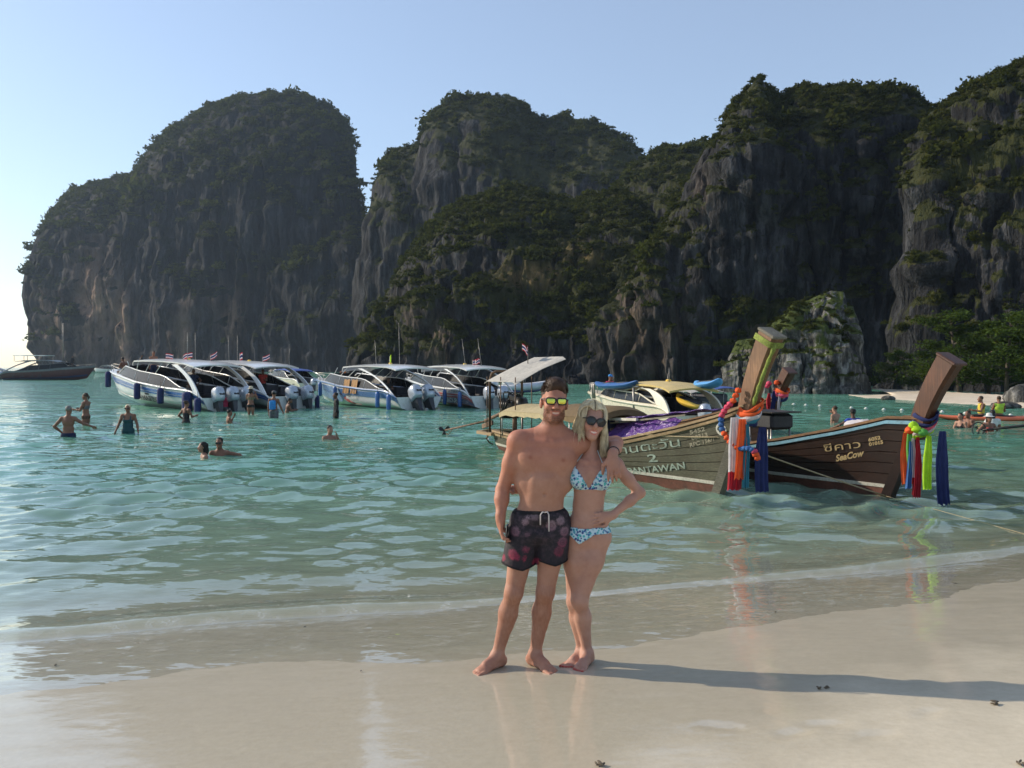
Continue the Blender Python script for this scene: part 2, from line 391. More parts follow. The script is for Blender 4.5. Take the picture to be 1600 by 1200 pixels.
# ------------------------------------------------------------------ limestone cliffs
def rock_material(name, dark, mid, tanc, moss, unit):
    t = NT(name); pos = t.pos(); nrm = t('NewGeometry').outputs['Normal']
    p1 = t.mapping(pos, (1/unit, 1/unit, 0.13/unit)); n1 = t.noise(p1, 0.9, 5, 0.68); n2 = t.noise(t.mapping(pos, (1/unit, 1/unit, 0.5/unit)), 0.9, 4, 0.65)
    n3 = t.noise(t.mapping(pos, (1/unit,)*3), 0.16, 3, 0.55)
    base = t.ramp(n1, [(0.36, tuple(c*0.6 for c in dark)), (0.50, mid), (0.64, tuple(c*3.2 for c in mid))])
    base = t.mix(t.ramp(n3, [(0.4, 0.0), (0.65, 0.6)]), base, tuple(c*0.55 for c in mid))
    ta = t('Attribute', attribute_name='tan').outputs['Fac']
    tn = t.math('MULTIPLY', ta, t.ramp(n1, [(0.32, 0.0), (0.50, 1.0)]))
    tcol = t.ramp(n2, [(0.3, tuple(c*0.55 for c in tanc)), (0.65, tanc), (0.8, (0.46, 0.40, 0.33))])
    base = t.mix(tn, base, tcol)
    va = t('Attribute', attribute_name='veg').outputs['Fac']
    vm = t.ramp(t.math('ADD', va, t.math('MULTIPLY', t.math('SUBTRACT', n2, 0.5), 0.9)), [(0.38, 0.0), (0.52, 1.0)])
    vcol = t.ramp(t.noise(t.mapping(pos, (1/unit,)*3), 0.7, 4, 0.65), [(0.3, tuple(c*0.6 for c in moss)), (0.6, moss), (0.8, (moss[0]*1.9, moss[1]*1.45, moss[2]*1.2))])
    base = t.mix(vm, base, vcol)
    dg = t('Attribute', attribute_name='dry').outputs['Fac']
    base = t.mix(t.math('MULTIPLY', dg, t.ramp(n2, [(0.35, 0.0), (0.6, 1.0)])), base, (0.20, 0.135, 0.06))
    h = t.math('ADD', t.math('MULTIPLY', n1, 1.0), t.math('MULTIPLY', n2, 0.7))
    p = t.principled(Base_Color=base, Roughness=0.92, Specular_IOR_Level=0.15, Normal=t.bump(h, 0.9, 0.9*unit))
    t.surf(p.outputs[0]); return t.m

BUSH = {}
def cliff(name, label, cols, prof, nu, nv, mat, unit, amp=(1, 1, 1), seed=0, tans=(), dries=(), vegs=(), vegbias=0.0, bush=(0, 1.0), undercut=None, greens=0):
    cols = np.array(cols, float); px = np.linspace(cols[0, 0], cols[-1, 0], nu)
    yt = np.interp(px, cols[:, 0], cols[:, 1]); Yb = np.interp(px, cols[:, 0], cols[:, 2]); D = np.interp(px, cols[:, 0], cols[:, 3])
    prof = np.array(prof, float)
    seg = np.concatenate([[0], np.cumsum(np.hypot(np.diff(prof[:, 0])*0.6, np.diff(prof[:, 1])))]); tt = np.linspace(0, seg[-1], nv)
    g = np.interp(tt, seg, prof[:, 0]); h = np.interp(tt, seg, prof[:, 1])
    for _ in range(3):
        g[1:-1] = (g[:-2]+2*g[1:-1]+g[2:])/4; h[1:-1] = (h[:-2]+2*h[1:-1]+h[2:])/4
    h = h/h.max()
    Yr = Yb+D; tanv = (HOR-yt+3)/F
    fr_ = h > 0.3; zt = np.min((tanv[None]*(Yb[None]+D[None]*g[fr_, None])+H+1.5)/h[fr_, None]-1.5, axis=0)
    Y = Yb[None]+D[None]*g[:, None]; Z = -1.5+(zt[None]+1.5)*h[:, None]
    pxx = px[None]+0*Y
    if undercut:
        pe, ye, sh, wd = undercut; ze = H+(HOR-ye)/F*Yr
        pxx = pxx+sh*np.clip(1-Z/ze[None], 0, 1)**1.2*np.exp(-np.abs(pxx-pe)/wd)
    X = (pxx-800)/F*Y
    V = np.stack([X, Y, Z], -1)
    def normals(V):
        du = np.gradient(V, axis=1); dv = np.gradient(V, axis=0); n = np.cross(du, dv)
        return n/np.maximum(np.linalg.norm(n, axis=2, keepdims=True), 1e-9)
    N = normals(V)
    u = unit; o = seed*31.7
    wx = X+0.6*u*fbm(X/(7*u), Z/(7*u), o, 2); wz = Z+2.0*u*fbm(X/(6*u), o, Z/(6*u), 2)
    big = ridged(wx/(30*u)+o, Y/(30*u), wz/(38*u), 3)*3.0*u*amp[0]
    med = ridged(wx/(8*u), Y/(8*u)+o, wz/(22*u), 4)*1.0*u*amp[1]
    flu = ridged(wx/(2.6*u)+o, Y/(2.6*u), wz/(15*u), 3)*0.75*u*amp[2]+ridged(wx/(1.0*u)+o, Y/(1.0*u), wz/(7*u), 2)*0.28*u*amp[2]
    led = (np.abs(fbm(wx/(16*u), o, wz/(5*u), 3))-0.3)*2.0*u*amp[1]
    crk = -np.maximum(0, ridged(wx/(5.5*u)+o, Y/(5.5*u), wz/(20*u), 2)-0.62)*4.2*u*amp[1]
    fin = fbm(X/(1.2*u), Y/(1.2*u), Z/(1.5*u), 2)*0.30*u*amp[2]
    top = (np.clip((1-h)*2.6, 0.03, 1)*np.where(np.arange(nv) > np.argmax(h), 0.05, 1))[:, None]*np.ones_like(X)
    V = V+N*((big+med+led+crk)*top+(flu+fin)*np.sqrt(top))[..., None]
    V[..., 2] += 0.5*u*fbm(X/(2.4*u), o, 0.5, 3)*(h > 0.92)[:, None]
    cur = np.max((V[..., 2]-H)/V[..., 1], axis=0); wk = np.ones(7)/7
    rat = np.convolve(np.pad((tanv-6.0/F)/np.maximum(cur, .004), 3, mode='edge'), wk, 'valid'); rat = np.clip(rat, .6, 1.25)
    V[..., 2] = np.where(V[..., 2] > 0, V[..., 2]*rat[None], V[..., 2])
    V[0, :, 2] = -3
    N = normals(V)
    front = np.arange(nv)
    py = HOR-(V[..., 2]-H)/V[..., 1]*F; pxv = V[..., 0]/V[..., 1]*F+800
    streak = fbm(X/(3*u), o, Z/(30*u), 3)
    tan = np.zeros_like(X)
    for (a, b, ra, rb, w) in tans:
        tan = np.maximum(tan, w*np.exp(-(((pxv-a)/ra)**2+((py-b)/rb)**2))*(0.6+1.2*streak))
    dry = np.zeros_like(X)
    for (a, b, ra, rb, w) in dries: dry = np.maximum(dry, w*np.exp(-(((pxv-a)/ra)**2+((py-b)/rb)**2)))
    vn = fbm(X/(16*u)+o, Y/(16*u), Z/(11*u), 4)
    veg = sstep(0.15, 0.62, N[..., 2]+0.75*vn+vegbias)
    for (a, b, ra, rb, w) in vegs: veg = np.clip(veg+w*np.exp(-(((pxv-a)/ra)**2+((py-b)/rb)**2))*(0.7+vn), 0, 1)
    veg = veg*(1-np.clip(tan, 0, 1))
    veg = veg*sstep(2*u, 5*u, V[..., 2])
    me = mesh_np(name, V.reshape(-1, 3), grid_faces(nv, nu), False)
    set_f(me, 'tan', np.clip(tan, 0, 1).ravel()); set_f(me, 'veg', veg.ravel()); set_f(me, 'dry', np.clip(dry, 0, 1).ravel())
    ob = link(name, me, None, mat); tag(ob, label, kind='structure')
    # places where shrubs grow
    n, size = bush
    if n:
        rg = np.random.default_rng(seed+50)
        vis = np.ones_like(veg); vis[h_back(h):] = 0.25
        w = (np.clip(veg-0.25, 0, 1)**1.3*vis*np.clip(1-1.2*dry, 0, 1)).ravel(); w = w*np.linalg.norm(np.cross(np.gradient(V, axis=1), np.gradient(V, axis=0)), axis=2).ravel()
        idx = rg.choice(len(w), n, p=w/w.sum())
        pts = V.reshape(-1, 3)[idx]+rg.normal(size=(n, 3))*0.25*u
        s = size*np.exp(rg.normal(size=n)*0.6)
        # a band of bigger growth along the skyline
        m = int(n*0.05); r = int(np.argmax(h)); jj = rg.integers(0, nu, m); rr = np.clip(r+rg.integers(-3, 3, m), 0, nv-1)
        p2 = V[rr, jj]+rg.normal(size=(m, 3))*0.2*u; s2 = size*np.exp(rg.normal(size=m)*0.4)*1.0
        keep = Z[rr, jj] > 4*u
        BUSH.setdefault(name, []).append((np.concatenate([pts, p2[keep]]), np.concatenate([s, s2[keep]])))
    return ob
def h_back(h): return int(np.argmax(h))+3

MOSS = (0.034, 0.038, 0.012)
rockA = rock_material('hazy_limestone', (0.007, 0.008, 0.010), (0.012, 0.013, 0.0155), (0.36, 0.235, 0.165), (0.011, 0.014, 0.009), 3.2)  # haze and shade put into the rock colour: dark and bluish
rockB = rock_material('shaded_grey_limestone', (0.010, 0.0105, 0.012), (0.021, 0.0215, 0.0225), (0.36, 0.25, 0.16), MOSS, 1.2)  # rock colour darkened to stand in for cliff faces in shade
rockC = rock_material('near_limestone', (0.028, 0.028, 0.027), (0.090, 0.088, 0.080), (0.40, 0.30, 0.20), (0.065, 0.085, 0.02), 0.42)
WALL = [(0, 0), (0.02, 0.2), (0.06, 0.42), (0.14, 0.62), (0.28, 0.80), (0.5, 0.92), (0.78, 0.985), (1.0, 1.0), (1.25, 0.95), (1.6, 0.7), (2.0, 0.0)]
SLOPE = [(0, 0), (0.04, 0.16), (0.14, 0.34), (0.36, 0.58), (0.62, 0.8), (0.85, 0.95), (1.0, 1.0), (1.25, 0.93), (1.6, 0.6), (2.0, 0.0)]
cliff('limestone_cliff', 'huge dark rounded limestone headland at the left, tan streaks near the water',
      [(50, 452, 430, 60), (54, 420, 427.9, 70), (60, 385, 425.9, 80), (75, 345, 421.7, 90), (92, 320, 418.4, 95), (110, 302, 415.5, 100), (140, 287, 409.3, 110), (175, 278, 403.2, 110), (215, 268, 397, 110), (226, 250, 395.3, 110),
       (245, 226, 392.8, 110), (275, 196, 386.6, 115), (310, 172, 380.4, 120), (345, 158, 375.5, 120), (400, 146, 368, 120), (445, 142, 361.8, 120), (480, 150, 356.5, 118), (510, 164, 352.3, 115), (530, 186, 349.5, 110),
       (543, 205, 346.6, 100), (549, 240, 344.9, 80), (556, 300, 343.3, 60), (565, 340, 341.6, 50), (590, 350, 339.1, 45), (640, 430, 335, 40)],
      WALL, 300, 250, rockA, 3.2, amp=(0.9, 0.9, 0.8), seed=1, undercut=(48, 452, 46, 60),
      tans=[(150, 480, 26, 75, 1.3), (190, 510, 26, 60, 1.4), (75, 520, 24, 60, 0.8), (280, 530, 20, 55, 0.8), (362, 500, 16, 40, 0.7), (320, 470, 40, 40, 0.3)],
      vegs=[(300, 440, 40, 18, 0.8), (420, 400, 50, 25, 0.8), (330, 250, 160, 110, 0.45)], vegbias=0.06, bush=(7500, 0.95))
cliff('limestone_cliff', 'middle limestone dome with a flat shoulder, behind the lower green ridge',
      [(578, 430, 262, 40), (583, 345, 260, 45), (588, 295, 260, 55), (595, 258, 258, 65), (606, 244, 255, 72), (625, 231, 252, 80), (655, 227, 250, 80), (666, 205, 249, 80), (672, 185, 248, 80), (690, 165, 246, 80), (725, 150, 244, 80),
       (765, 147, 240, 80), (800, 152, 238, 80), (825, 172, 236, 80), (845, 181, 234, 80), (870, 180, 232, 80), (890, 190, 230, 78), (920, 191, 228, 76), (950, 200, 226, 74), (975, 214, 224, 70), (990, 232, 222, 66), (1000, 255, 220, 60), (1030, 330, 218, 50), (1080, 430, 215, 40)],
      WALL, 220, 170, rockB, 2.0, amp=(0.9, 0.9, 0.7), seed=2, vegbias=0.02, bush=(4600, 0.66))
cliff('limestone_cliff', 'narrow grey limestone ridge between the middle dome and the tall right cliff',
      [(900, 420, 178, 30), (930, 340, 176, 35), (955, 300, 174, 38), (975, 282, 172, 40), (990, 258, 170, 42), (1012, 245, 168, 44), (1040, 230, 165, 44), (1080, 221, 160, 44), (1108, 226, 156, 44), (1140, 250, 152, 40), (1200, 330, 148, 36)],
      WALL, 120, 150, rockB, 1.6, amp=(0.9, 1, 0.9), seed=3, vegbias=-0.05, bush=(1500, 0.6))
cliff('limestone_cliff', 'lower limestone slope with green shrubs and a dry grass patch in the centre',
      [(572, 610, 128, 8), (578, 560, 127, 12), (586, 520, 126, 16), (600, 470, 125, 22), (618, 430, 124, 28), (645, 384, 123, 34), (680, 342, 121, 38), (715, 318, 120, 40), (755, 300, 118, 42), (800, 290, 117, 42), (835, 295, 116, 42),
       (870, 312, 115, 42), (905, 312, 114, 42), (940, 300, 112, 42), (975, 296, 110, 40), (1010, 330, 108, 36), (1060, 400, 106, 28), (1110, 480, 104, 20)],
      SLOPE, 300, 230, rockB, 1.1, amp=(1.1, 1.1, 1.1), seed=4, tans=[(690, 545, 22, 50, 0.55), (640, 500, 20, 50, 0.25)], dries=[(830, 430, 42, 20, 1.1), (900, 400, 35, 20, 0.6)],
      vegs=[(840, 430, 110, 70, 0.9), (720, 320, 60, 20, 0.7), (760, 470, 80, 60, 0.4)], vegbias=0.06, bush=(7000, 0.34))
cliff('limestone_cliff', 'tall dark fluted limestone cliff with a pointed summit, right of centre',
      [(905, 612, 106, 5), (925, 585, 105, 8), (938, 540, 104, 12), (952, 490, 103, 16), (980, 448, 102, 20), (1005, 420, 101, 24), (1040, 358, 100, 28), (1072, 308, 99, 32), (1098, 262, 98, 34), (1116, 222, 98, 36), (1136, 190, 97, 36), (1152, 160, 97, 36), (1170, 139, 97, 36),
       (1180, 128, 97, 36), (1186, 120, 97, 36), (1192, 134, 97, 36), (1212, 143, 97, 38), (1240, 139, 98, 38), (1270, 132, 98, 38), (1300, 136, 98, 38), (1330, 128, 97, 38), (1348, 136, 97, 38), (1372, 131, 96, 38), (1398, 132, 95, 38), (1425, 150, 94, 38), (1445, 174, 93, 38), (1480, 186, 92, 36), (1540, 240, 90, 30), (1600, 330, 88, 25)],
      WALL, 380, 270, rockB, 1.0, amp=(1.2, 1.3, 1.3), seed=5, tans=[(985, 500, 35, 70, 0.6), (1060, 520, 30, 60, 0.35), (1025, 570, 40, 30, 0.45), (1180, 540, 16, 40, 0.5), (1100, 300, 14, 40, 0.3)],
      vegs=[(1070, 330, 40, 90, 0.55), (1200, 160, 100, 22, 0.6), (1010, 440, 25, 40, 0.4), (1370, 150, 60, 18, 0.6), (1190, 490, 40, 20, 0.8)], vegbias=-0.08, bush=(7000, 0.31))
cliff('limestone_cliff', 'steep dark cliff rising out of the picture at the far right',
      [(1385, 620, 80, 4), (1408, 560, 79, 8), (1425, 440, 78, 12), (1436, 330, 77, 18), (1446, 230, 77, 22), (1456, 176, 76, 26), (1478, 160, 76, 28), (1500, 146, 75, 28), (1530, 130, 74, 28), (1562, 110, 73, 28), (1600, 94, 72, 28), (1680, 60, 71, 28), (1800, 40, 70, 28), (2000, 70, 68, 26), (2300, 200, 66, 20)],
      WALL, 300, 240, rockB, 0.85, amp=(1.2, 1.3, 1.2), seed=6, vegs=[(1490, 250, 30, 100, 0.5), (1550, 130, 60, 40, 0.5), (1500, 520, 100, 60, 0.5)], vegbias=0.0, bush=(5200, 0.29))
cliff('rock_outcrop', 'rugged grey rock outcrop with a green cap at the foot of the cliff',
      [(1128, 618, 72, 1.0), (1142, 580, 72, 1.6), (1150, 525, 71.5, 2.2), (1165, 522, 71, 2.6), (1185, 520, 70, 3), (1205, 500, 69, 3.4), (1225, 486, 68.5, 3.8), (1240, 468, 68, 4), (1262, 464, 68, 4.2), (1280, 456, 67.5, 4.2), (1300, 449, 67.5, 4), (1318, 451, 67.5, 3.8), (1322, 472, 67, 3.4), (1332, 473, 67, 3), (1338, 500, 67, 2.6), (1344, 560, 67, 1.8), (1352, 618, 67, 1)],
      SLOPE, 190, 170, rockC, 0.33, amp=(1.5, 1.5, 0.9), seed=7, vegs=[(1238, 490, 26, 30, 1.0), (1285, 535, 18, 20, 0.7), (1200, 530, 26, 30, .5)], vegbias=-0.36, bush=(420, 0.15), tans=[(1180, 540, 18, 26, 0.7)])

# far beach under the right-hand cliff, with boulders
rows = []
for k, (dd, zz) in enumerate([(-6, -0.6), (-2, -0.15), (0, 0.02), (1.5, 0.07), (4, 0.12), (8, 0.15), (12, 0.18), (20, 0.30)]):
    r = []
    for px in np.linspace(1325, 2300, 90):
        yw = np.interp(px, [1325, 1345, 1400, 1450, 1600, 1900, 2300], [617, 620.5, 624, 627.5, 637, 660, 700]); Yw0 = H*F/(yw-HOR)
        taper = min(1, max(0.05, (px-1325)/120)); Yq = Yw0+dd*(taper if dd > 0 else 1)
        x = (px-800)/F*Yw0+0.25*dd
        r.append((x, Yq+0.3*math.sin(px*0.05), zz*(taper if dd > 0 else 1)+0.015*math.sin(px*.21+dd)))
    rows.append(r)
fb = MB().sheet(rows).build('far_beach', None); tag(fb, 'strip of pale sand below the cliff on the far right', kind='structure')
t = NT('dry_sand'); pos = t.pos(); n = t.noise(pos, 0.8, 5, 0.6)
p = t.principled(Base_Color=t.ramp(n, [(0.3, (0.50, 0.41, 0.30)), (0.7, (0.64, 0.55, 0.42))]), Roughness=0.95, Normal=t.bump(t.noise(pos, 6, 4), 0.4, 0.05)); t.surf(p.outputs[0]); fb.data.materials.append(t.m)

def boulder(name, label, c, r, seed, mat, parent=None, sink=0.3):
    m = MB().ell((0, 0, 0), (1, 1, 1), None, 28, 18); v = np.array(m.v)
    n = 0.22*fbm(v[:, 0]*1.3+seed, v[:, 1]*1.3, v[:, 2]*1.3, 3)+0.12*ridged(v[:, 0]*2.6, v[:, 1]*2.6+seed, v[:, 2]*2.6, 3)
    v = v*(1+n)[:, None]*np.array(r); m.v = [tuple(p) for p in v]
    o = m.build(name, mat, parent); o.location = (c[0], c[1], c[2]+r[2]*(1-2*sink)); 
    if label: tag(o, label, 'boulder')
    for a in ('tan', 'veg', 'dry'): set_f(o.data, a, np.zeros(len(v)))
    return o
for nm, lb, px, py, r, sd in (('boulder', 'rounded grey boulder at the right end of the far beach', 1596, 632, (0.85, .8, .75), 1), ('boulder', 'low flat dark rock lying at the far waterline', 1571, 637.5, (0.75, .5, .22), 2),
                              ('boulder', 'small dark rock at the left tip of the far beach', 1388, 625, (0.4, .35, .2), 5)):
    w = W(px, py); boulder(nm, lb, (w.x, w.y, 0.0), r, sd, rockC)

# ------------------------------------------------------------------ shrubs on the cliffs
def leaf_material(name, a, b, c):
    t = NT(name); pos = t.pos(); ri = t('ObjectInfo').outputs['Random']
    n = t.noise(pos, 0.9, 3, 0.6); col = t.ramp(n, [(0.3, a), (0.55, b), (0.78, c)])
    col = t.mix(t.math('MULTIPLY', ri, 0.5), col, tuple(x*0.55 for x in a))
    d = t('BsdfDiffuse', {'Color': col}); tr = t('BsdfTranslucent', {'Color': t.mix(0.5, col, (0.10, 0.13, 0.02))})
    t.surf(t('MixShader', {0: 0.3, 1: d.outputs[0], 2: tr.outputs[0]}).outputs[0]); return t.m
leafm = leaf_material('shrub_leaves', (0.020, 0.026, 0.009), (0.054, 0.060, 0.017), (0.125, 0.115, 0.038))
def leaf_cloud(n, shape, seed, size):
    rg = np.random.default_rng(seed); v = []; 
    d = rg.normal(size=(n, 3)); d /= np.linalg.norm(d, axis=1)[:, None]; r = rg.random(n)**0.45
    c = d*r[:, None]*np.array(shape); c[:, 2] = np.abs(c[:, 2])*1.0-0.12
    lump = 1+0.35*fbm(d[:, 0]*1.7+seed, d[:, 1]*1.7, d[:, 2]*1.7, 2)*2; c = c*lump[:, None]
    a = rg.normal(size=(n, 3)); a /= np.linalg.norm(a, axis=1)[:, None]
    b = np.cross(a, rg.normal(size=(n, 3))); b /= np.linalg.norm(b, axis=1)[:, None]
    s = size*(0.6+0.8*rg.random(n))[:, None]
    v = np.stack([c-a*s, c-b*s*0.55, c+a*s, c+b*s*0.55], 1).reshape(-1, 3)
    return v, np.arange(n*4).reshape(-1, 4)
shrubs = bpy.data.collections.new('shrub_kinds')
for k, sh in enumerate([(1, 1, .8), (1.2, 1.1, .6), (.8, .9, 1.1), (1.1, .8, .9), (1.3, 1.2, .5)]):
    v, f = leaf_cloud(150, sh, 40+k, 0.20); me = mesh_np('shrub_kind', v, f, False); me.materials.append(leafm)
    shrubs.objects.link(bpy.data.objects.new('shrub_kind', me))
gn = bpy.data.node_groups.new('scatter_shrubs', 'GeometryNodeTree'); gn.interface.new_socket('Geometry', in_out='INPUT', socket_type='NodeSocketGeometry'); gn.interface.new_socket('Geometry', in_out='OUTPUT', socket_type='NodeSocketGeometry')
gi, go = gn.nodes.new('NodeGroupInput'), gn.nodes.new('NodeGroupOutput'); iop = gn.nodes.new('GeometryNodeInstanceOnPoints'); ci = gn.nodes.new('GeometryNodeCollectionInfo')
ci.inputs[0].default_value = shrubs; ci.inputs['Separate Children'].default_value = True; ci.inputs['Reset Children'].default_value = True
def gattr(nm, typ):
    a = gn.nodes.new('GeometryNodeInputNamedAttribute'); a.data_type = typ; a.inputs[0].default_value = nm; return a.outputs[0]
gl_ = gn.links.new
gl_(gi.outputs[0], iop.inputs['Points']); gl_(ci.outputs[0], iop.inputs['Instance']); iop.inputs['Pick Instance'].default_value = True
gl_(gattr('kind_index', 'INT'), iop.inputs['Instance Index']); gl_(gattr('size', 'FLOAT'), iop.inputs['Scale'])
cx = gn.nodes.new('ShaderNodeCombineXYZ'); gl_(gattr('turn', 'FLOAT'), cx.inputs[2]); er = gn.nodes.new('FunctionNodeEulerToRotation'); gl_(cx.outputs[0], er.inputs[0]); gl_(er.outputs[0], iop.inputs['Rotation'])
gl_(iop.outputs[0], go.inputs[0])
allp = np.concatenate([p for L in BUSH.values() for p, s in L]); alls = np.concatenate([s for L in BUSH.values() for p, s in L])
me = bpy.data.meshes.new('cliff_shrubs'); me.vertices.add(len(allp)); me.vertices.foreach_set('co', allp.astype(np.float32).ravel())
set_f(me, 'size', alls); set_f(me, 'turn', RNG.random(len(allp))*6.28)
a = me.attributes.new('kind_index', 'INT', 'POINT'); a.data.foreach_set('value', RNG.integers(0, 5, len(allp)).astype(np.int32))
ob = link('cliff_shrubs', me); md = ob.modifiers.new('scatter', 'NODES'); md.node_group = gn
tag(ob, 'dense green shrubs growing over the cliffs', kind='stuff')

# ------------------------------------------------------------------ trees behind the far beach
bark = paint('bark', (0.09, 0.07, 0.05), 0.9, 0.3, bump=0.5)
treeleaf = leaf_material('tree_leaves', (0.028, 0.050, 0.011), (0.060, 0.098, 0.021), (0.12, 0.16, 0.038))
def tree(label, base, h, spread, seed, n=8000):
    rg = random.Random(seed); t_ = thing('beach_tree', label, 'tree', base, group='trees behind the far beach')
    m = MB(); tiers = []
    lean = Vector((rg.uniform(-.12, .12), rg.uniform(-.1, .1), 0))*h
    m.tube([Vector((0, 0, -0.3)), lean*.3+Vector((0, 0, h*.35)), lean*.7+Vector((0, 0, h*.65)), lean+Vector((0, 0, h*.92))], [h*.03, h*.024, h*.017, h*.006], 8)
    for k in range(17):
        f = 0.12+0.84*k/16; st = lean*f+Vector((0, 0, h*f*.93)); a = k*2.4+rg.uniform(-.4, .4); L = spread*(1.05-0.55*f)*rg.uniform(.75, 1.15)
        e = st+Vector((math.cos(a)*L, math.sin(a)*L, h*rg.uniform(.02, .10))); mid = (st+e)/2+Vector((0, 0, h*.035))
        m.tube([st, mid, e], [h*.011, h*.007, h*.003], 6); tiers += [(e, L*.5), (mid, L*.38), ((e+mid)/2, L*.4)]
    tiers.append((lean+Vector((0, 0, h*.95)), spread*.4))
    m.build('trunk', bark, t_)
    g = np.random.default_rng(seed); per = n//len(tiers); vs, fs = [], []
    for (c, r) in tiers:
        d = g.normal(size=(per, 3)); d /= np.linalg.norm(d, axis=1)[:, None]; q = d*(g.random(per)**.5)[:, None]*np.array([r, r, r*.48])*(1+0.5*g.normal(size=(per, 1))*.3)
        q[:, 2] += 0.05*r; q = q+np.array(c)
        a = g.normal(size=(per, 3))*np.array([1, 1, .45]); a /= np.linalg.norm(a, axis=1)[:, None]; b = np.cross(a, g.normal(size=(per, 3))*np.array([.5, .5, 1])); b /= np.linalg.norm(b, axis=1)[:, None]
        s = 0.10*h/5.5*(0.6+0.8*g.random(per))[:, None]
        fs.append(np.arange(per*4).reshape(-1, 4)+sum(len(x) for x in vs)); vs.append(np.stack([q-a*s, q-b*s*.6, q+a*s, q+b*s*.6], 1).reshape(-1, 3))
    link('crown', mesh_np('crown', np.concatenate(vs), np.concatenate(fs), False), t_, treeleaf)
for px, Y, h, sp, sd, lb in ((1500, 62, 5.9, 3.0, 1, 'layered green tree behind the beach, just right of the dark boat prow'), (1572, 60, 5.6, 2.9, 2, 'bright green tree near the boulder on the far beach'),
                             (1640, 58, 6.4, 3.2, 3, 'green tree cut off by the right picture edge'), (1545, 66, 5.0, 2.6, 4, 'darker tree standing back between the two beach trees'),
                             (1452, 67, 3.6, 2.0, 5, 'low tree at the left end of the beach trees'), (1400, 72, 3.4, 2.0, 6, 'small dark tree in the cliff shadow right of the rock outcrop'), (1615, 66, 5.6, 2.6, 7, 'tall tree behind the boulder at the far right')):
    q = P(px, 573, Y); tree(lb, (q.x, q.y, 0.15), h, sp, sd)
# ------------------------------------------------------------------ boats: hulls
def ss(a, b, x):
    t_ = min(1, max(0, (x-a)/(b-a))); return t_*t_*(3-2*t_)
def itp(x, pts):
    return float(np.interp(x, [p[0] for p in pts], [p[1] for p in pts]))
class Hull:
    def __init__(s, L, b, zg, zk, rake, sec, rake0=0.6):
        s.L, s.bp, s.zgp, s.zkp, s.rake, s.sec, s.r0 = L, b, zg, zk, rake, sec, rake0
    def zg(s, u): return itp(u, s.zgp)
    def zk(s, u): return itp(u, s.zkp)
    def p(s, u, z, side, off=0.0):
        zk, zg = s.zk(u), s.zg(u); w = max(0, (z-zk)/max(0.01, zg-zk)); y = itp(u, s.bp)*itp(w, s.sec)
        zt = s.zgp[-1][1]; z0 = s.zkp[0][1]
        return Vector((u*s.L+s.rake*ss(s.r0, 1, u)*(z-z0)/(zt-z0), side*(y+off), z))
    def band(s, mb, side, f0, f1, u0=0.0, u1=1.0, n=40, m=3, off=0.0, th=0.0):
        rows = []
        for j in range(m+1):
            r = []
            for i in range(n+1):
                u = u0+(u1-u0)*i/n; a, b = f0(u), f1(u); r.append(s.p(u, a+(b-a)*j/m, side, off))
            rows.append(r if side < 0 else r[::-1])
        return mb.sheet(rows, th)
    def u_of(s, x, z):
        lo, hi = 0.0, 1.0
        for _ in range(24):
            mid = (lo+hi)/2
            if s.p(mid, z, 1).x < x: lo = mid
            else: hi = mid
        return (lo+hi)/2

def text_mesh(body, size, italic=0.0, bold=0.0):
    cu = bpy.data.curves.new('lettering', 'FONT'); cu.body = body; cu.size = size; cu.shear = italic; cu.offset = bold; cu.resolution_u = 3; cu.align_x = 'LEFT'
    ob = bpy.data.objects.new('tmp_text', cu); COL.objects.link(ob); dg = bpy.context.evaluated_depsgraph_get(); dg.update()
    me = bpy.data.meshes.new_from_object(ob.evaluated_get(dg)); bpy.data.objects.remove(ob); bpy.data.curves.remove(cu)
    return me
def hull_text(hull, body, x, z, size, side, mat, parent, slope=0.0, name='lettering', squeeze=1.0, italic=0.0, curve=0.0, bold=0.0, off=0.014):
    me = text_mesh(body, size, italic, bold)
    import bmesh
    bm = bmesh.new(); bm.from_mesh(me); bmesh.ops.triangulate(bm, faces=bm.faces[:])
    for _ in range(1):
        bmesh.ops.subdivide_edges(bm, edges=[e for e in bm.edges if e.calc_length() > size*0.35], cuts=1)
    bmesh.ops.triangulate(bm, faces=bm.faces[:])
    wd = max((v.co.x for v in bm.verts), default=1)
    for v in bm.verts:
        tx, ty = v.co.x*squeeze, v.co.y; f = v.co.x/wd-0.5
        zz = z+ty+slope*tx+curve*(f*f-0.25); xx = x+tx*(1 if side < 0 else -1)
        v.co = hull.p(hull.u_of(xx, zz), zz, side, off)
    bm.verts.index_update(); m2 = bpy.data.meshes.new(name); m2.from_pydata([tuple(v.co) for v in bm.verts], [], [[v.index for v in f.verts] for f in bm.faces]); m2.update()
    bm.free(); bpy.data.meshes.remove(me); m2.materials.append(mat)
    return link(name, m2, parent)

# wood that is weathered along each plank
def wood(name, a, b, c, rough=0.75, grain=(3, 60, 60), bumpv=0.4, stain=None):
    if name in _mc: return _mc[name]
    t = NT(name); co = t.coord(); g = t.noise(t.mapping(co, grain), 1.0, 5, 0.6); n = t.noise(co, 2.2, 4, 0.6); ri = t('ObjectInfo').outputs['Random']
    base = t.ramp(g, [(0.3, a), (0.55, b), (0.75, c)]); base = t.mix(t.ramp(n, [(0.35, 0.55), (0.65, 0.0)]), base, stain or tuple(x*0.4 for x in a))
    base = t.mix(t.math('MULTIPLY', ri, 0.35), base, tuple(x*0.6 for x in b))
    p = t.principled(Base_Color=base, Roughness=rough, Normal=t.bump(g, bumpv, 0.01)); t.surf(p.outputs[0]); _mc[name] = t.m
    return t.m
w_olive = wood('weathered_olive_planks', (0.050, 0.050, 0.030), (0.105, 0.104, 0.064), (0.19, 0.185, 0.122), 0.8, stain=(0.05, 0.035, 0.02))
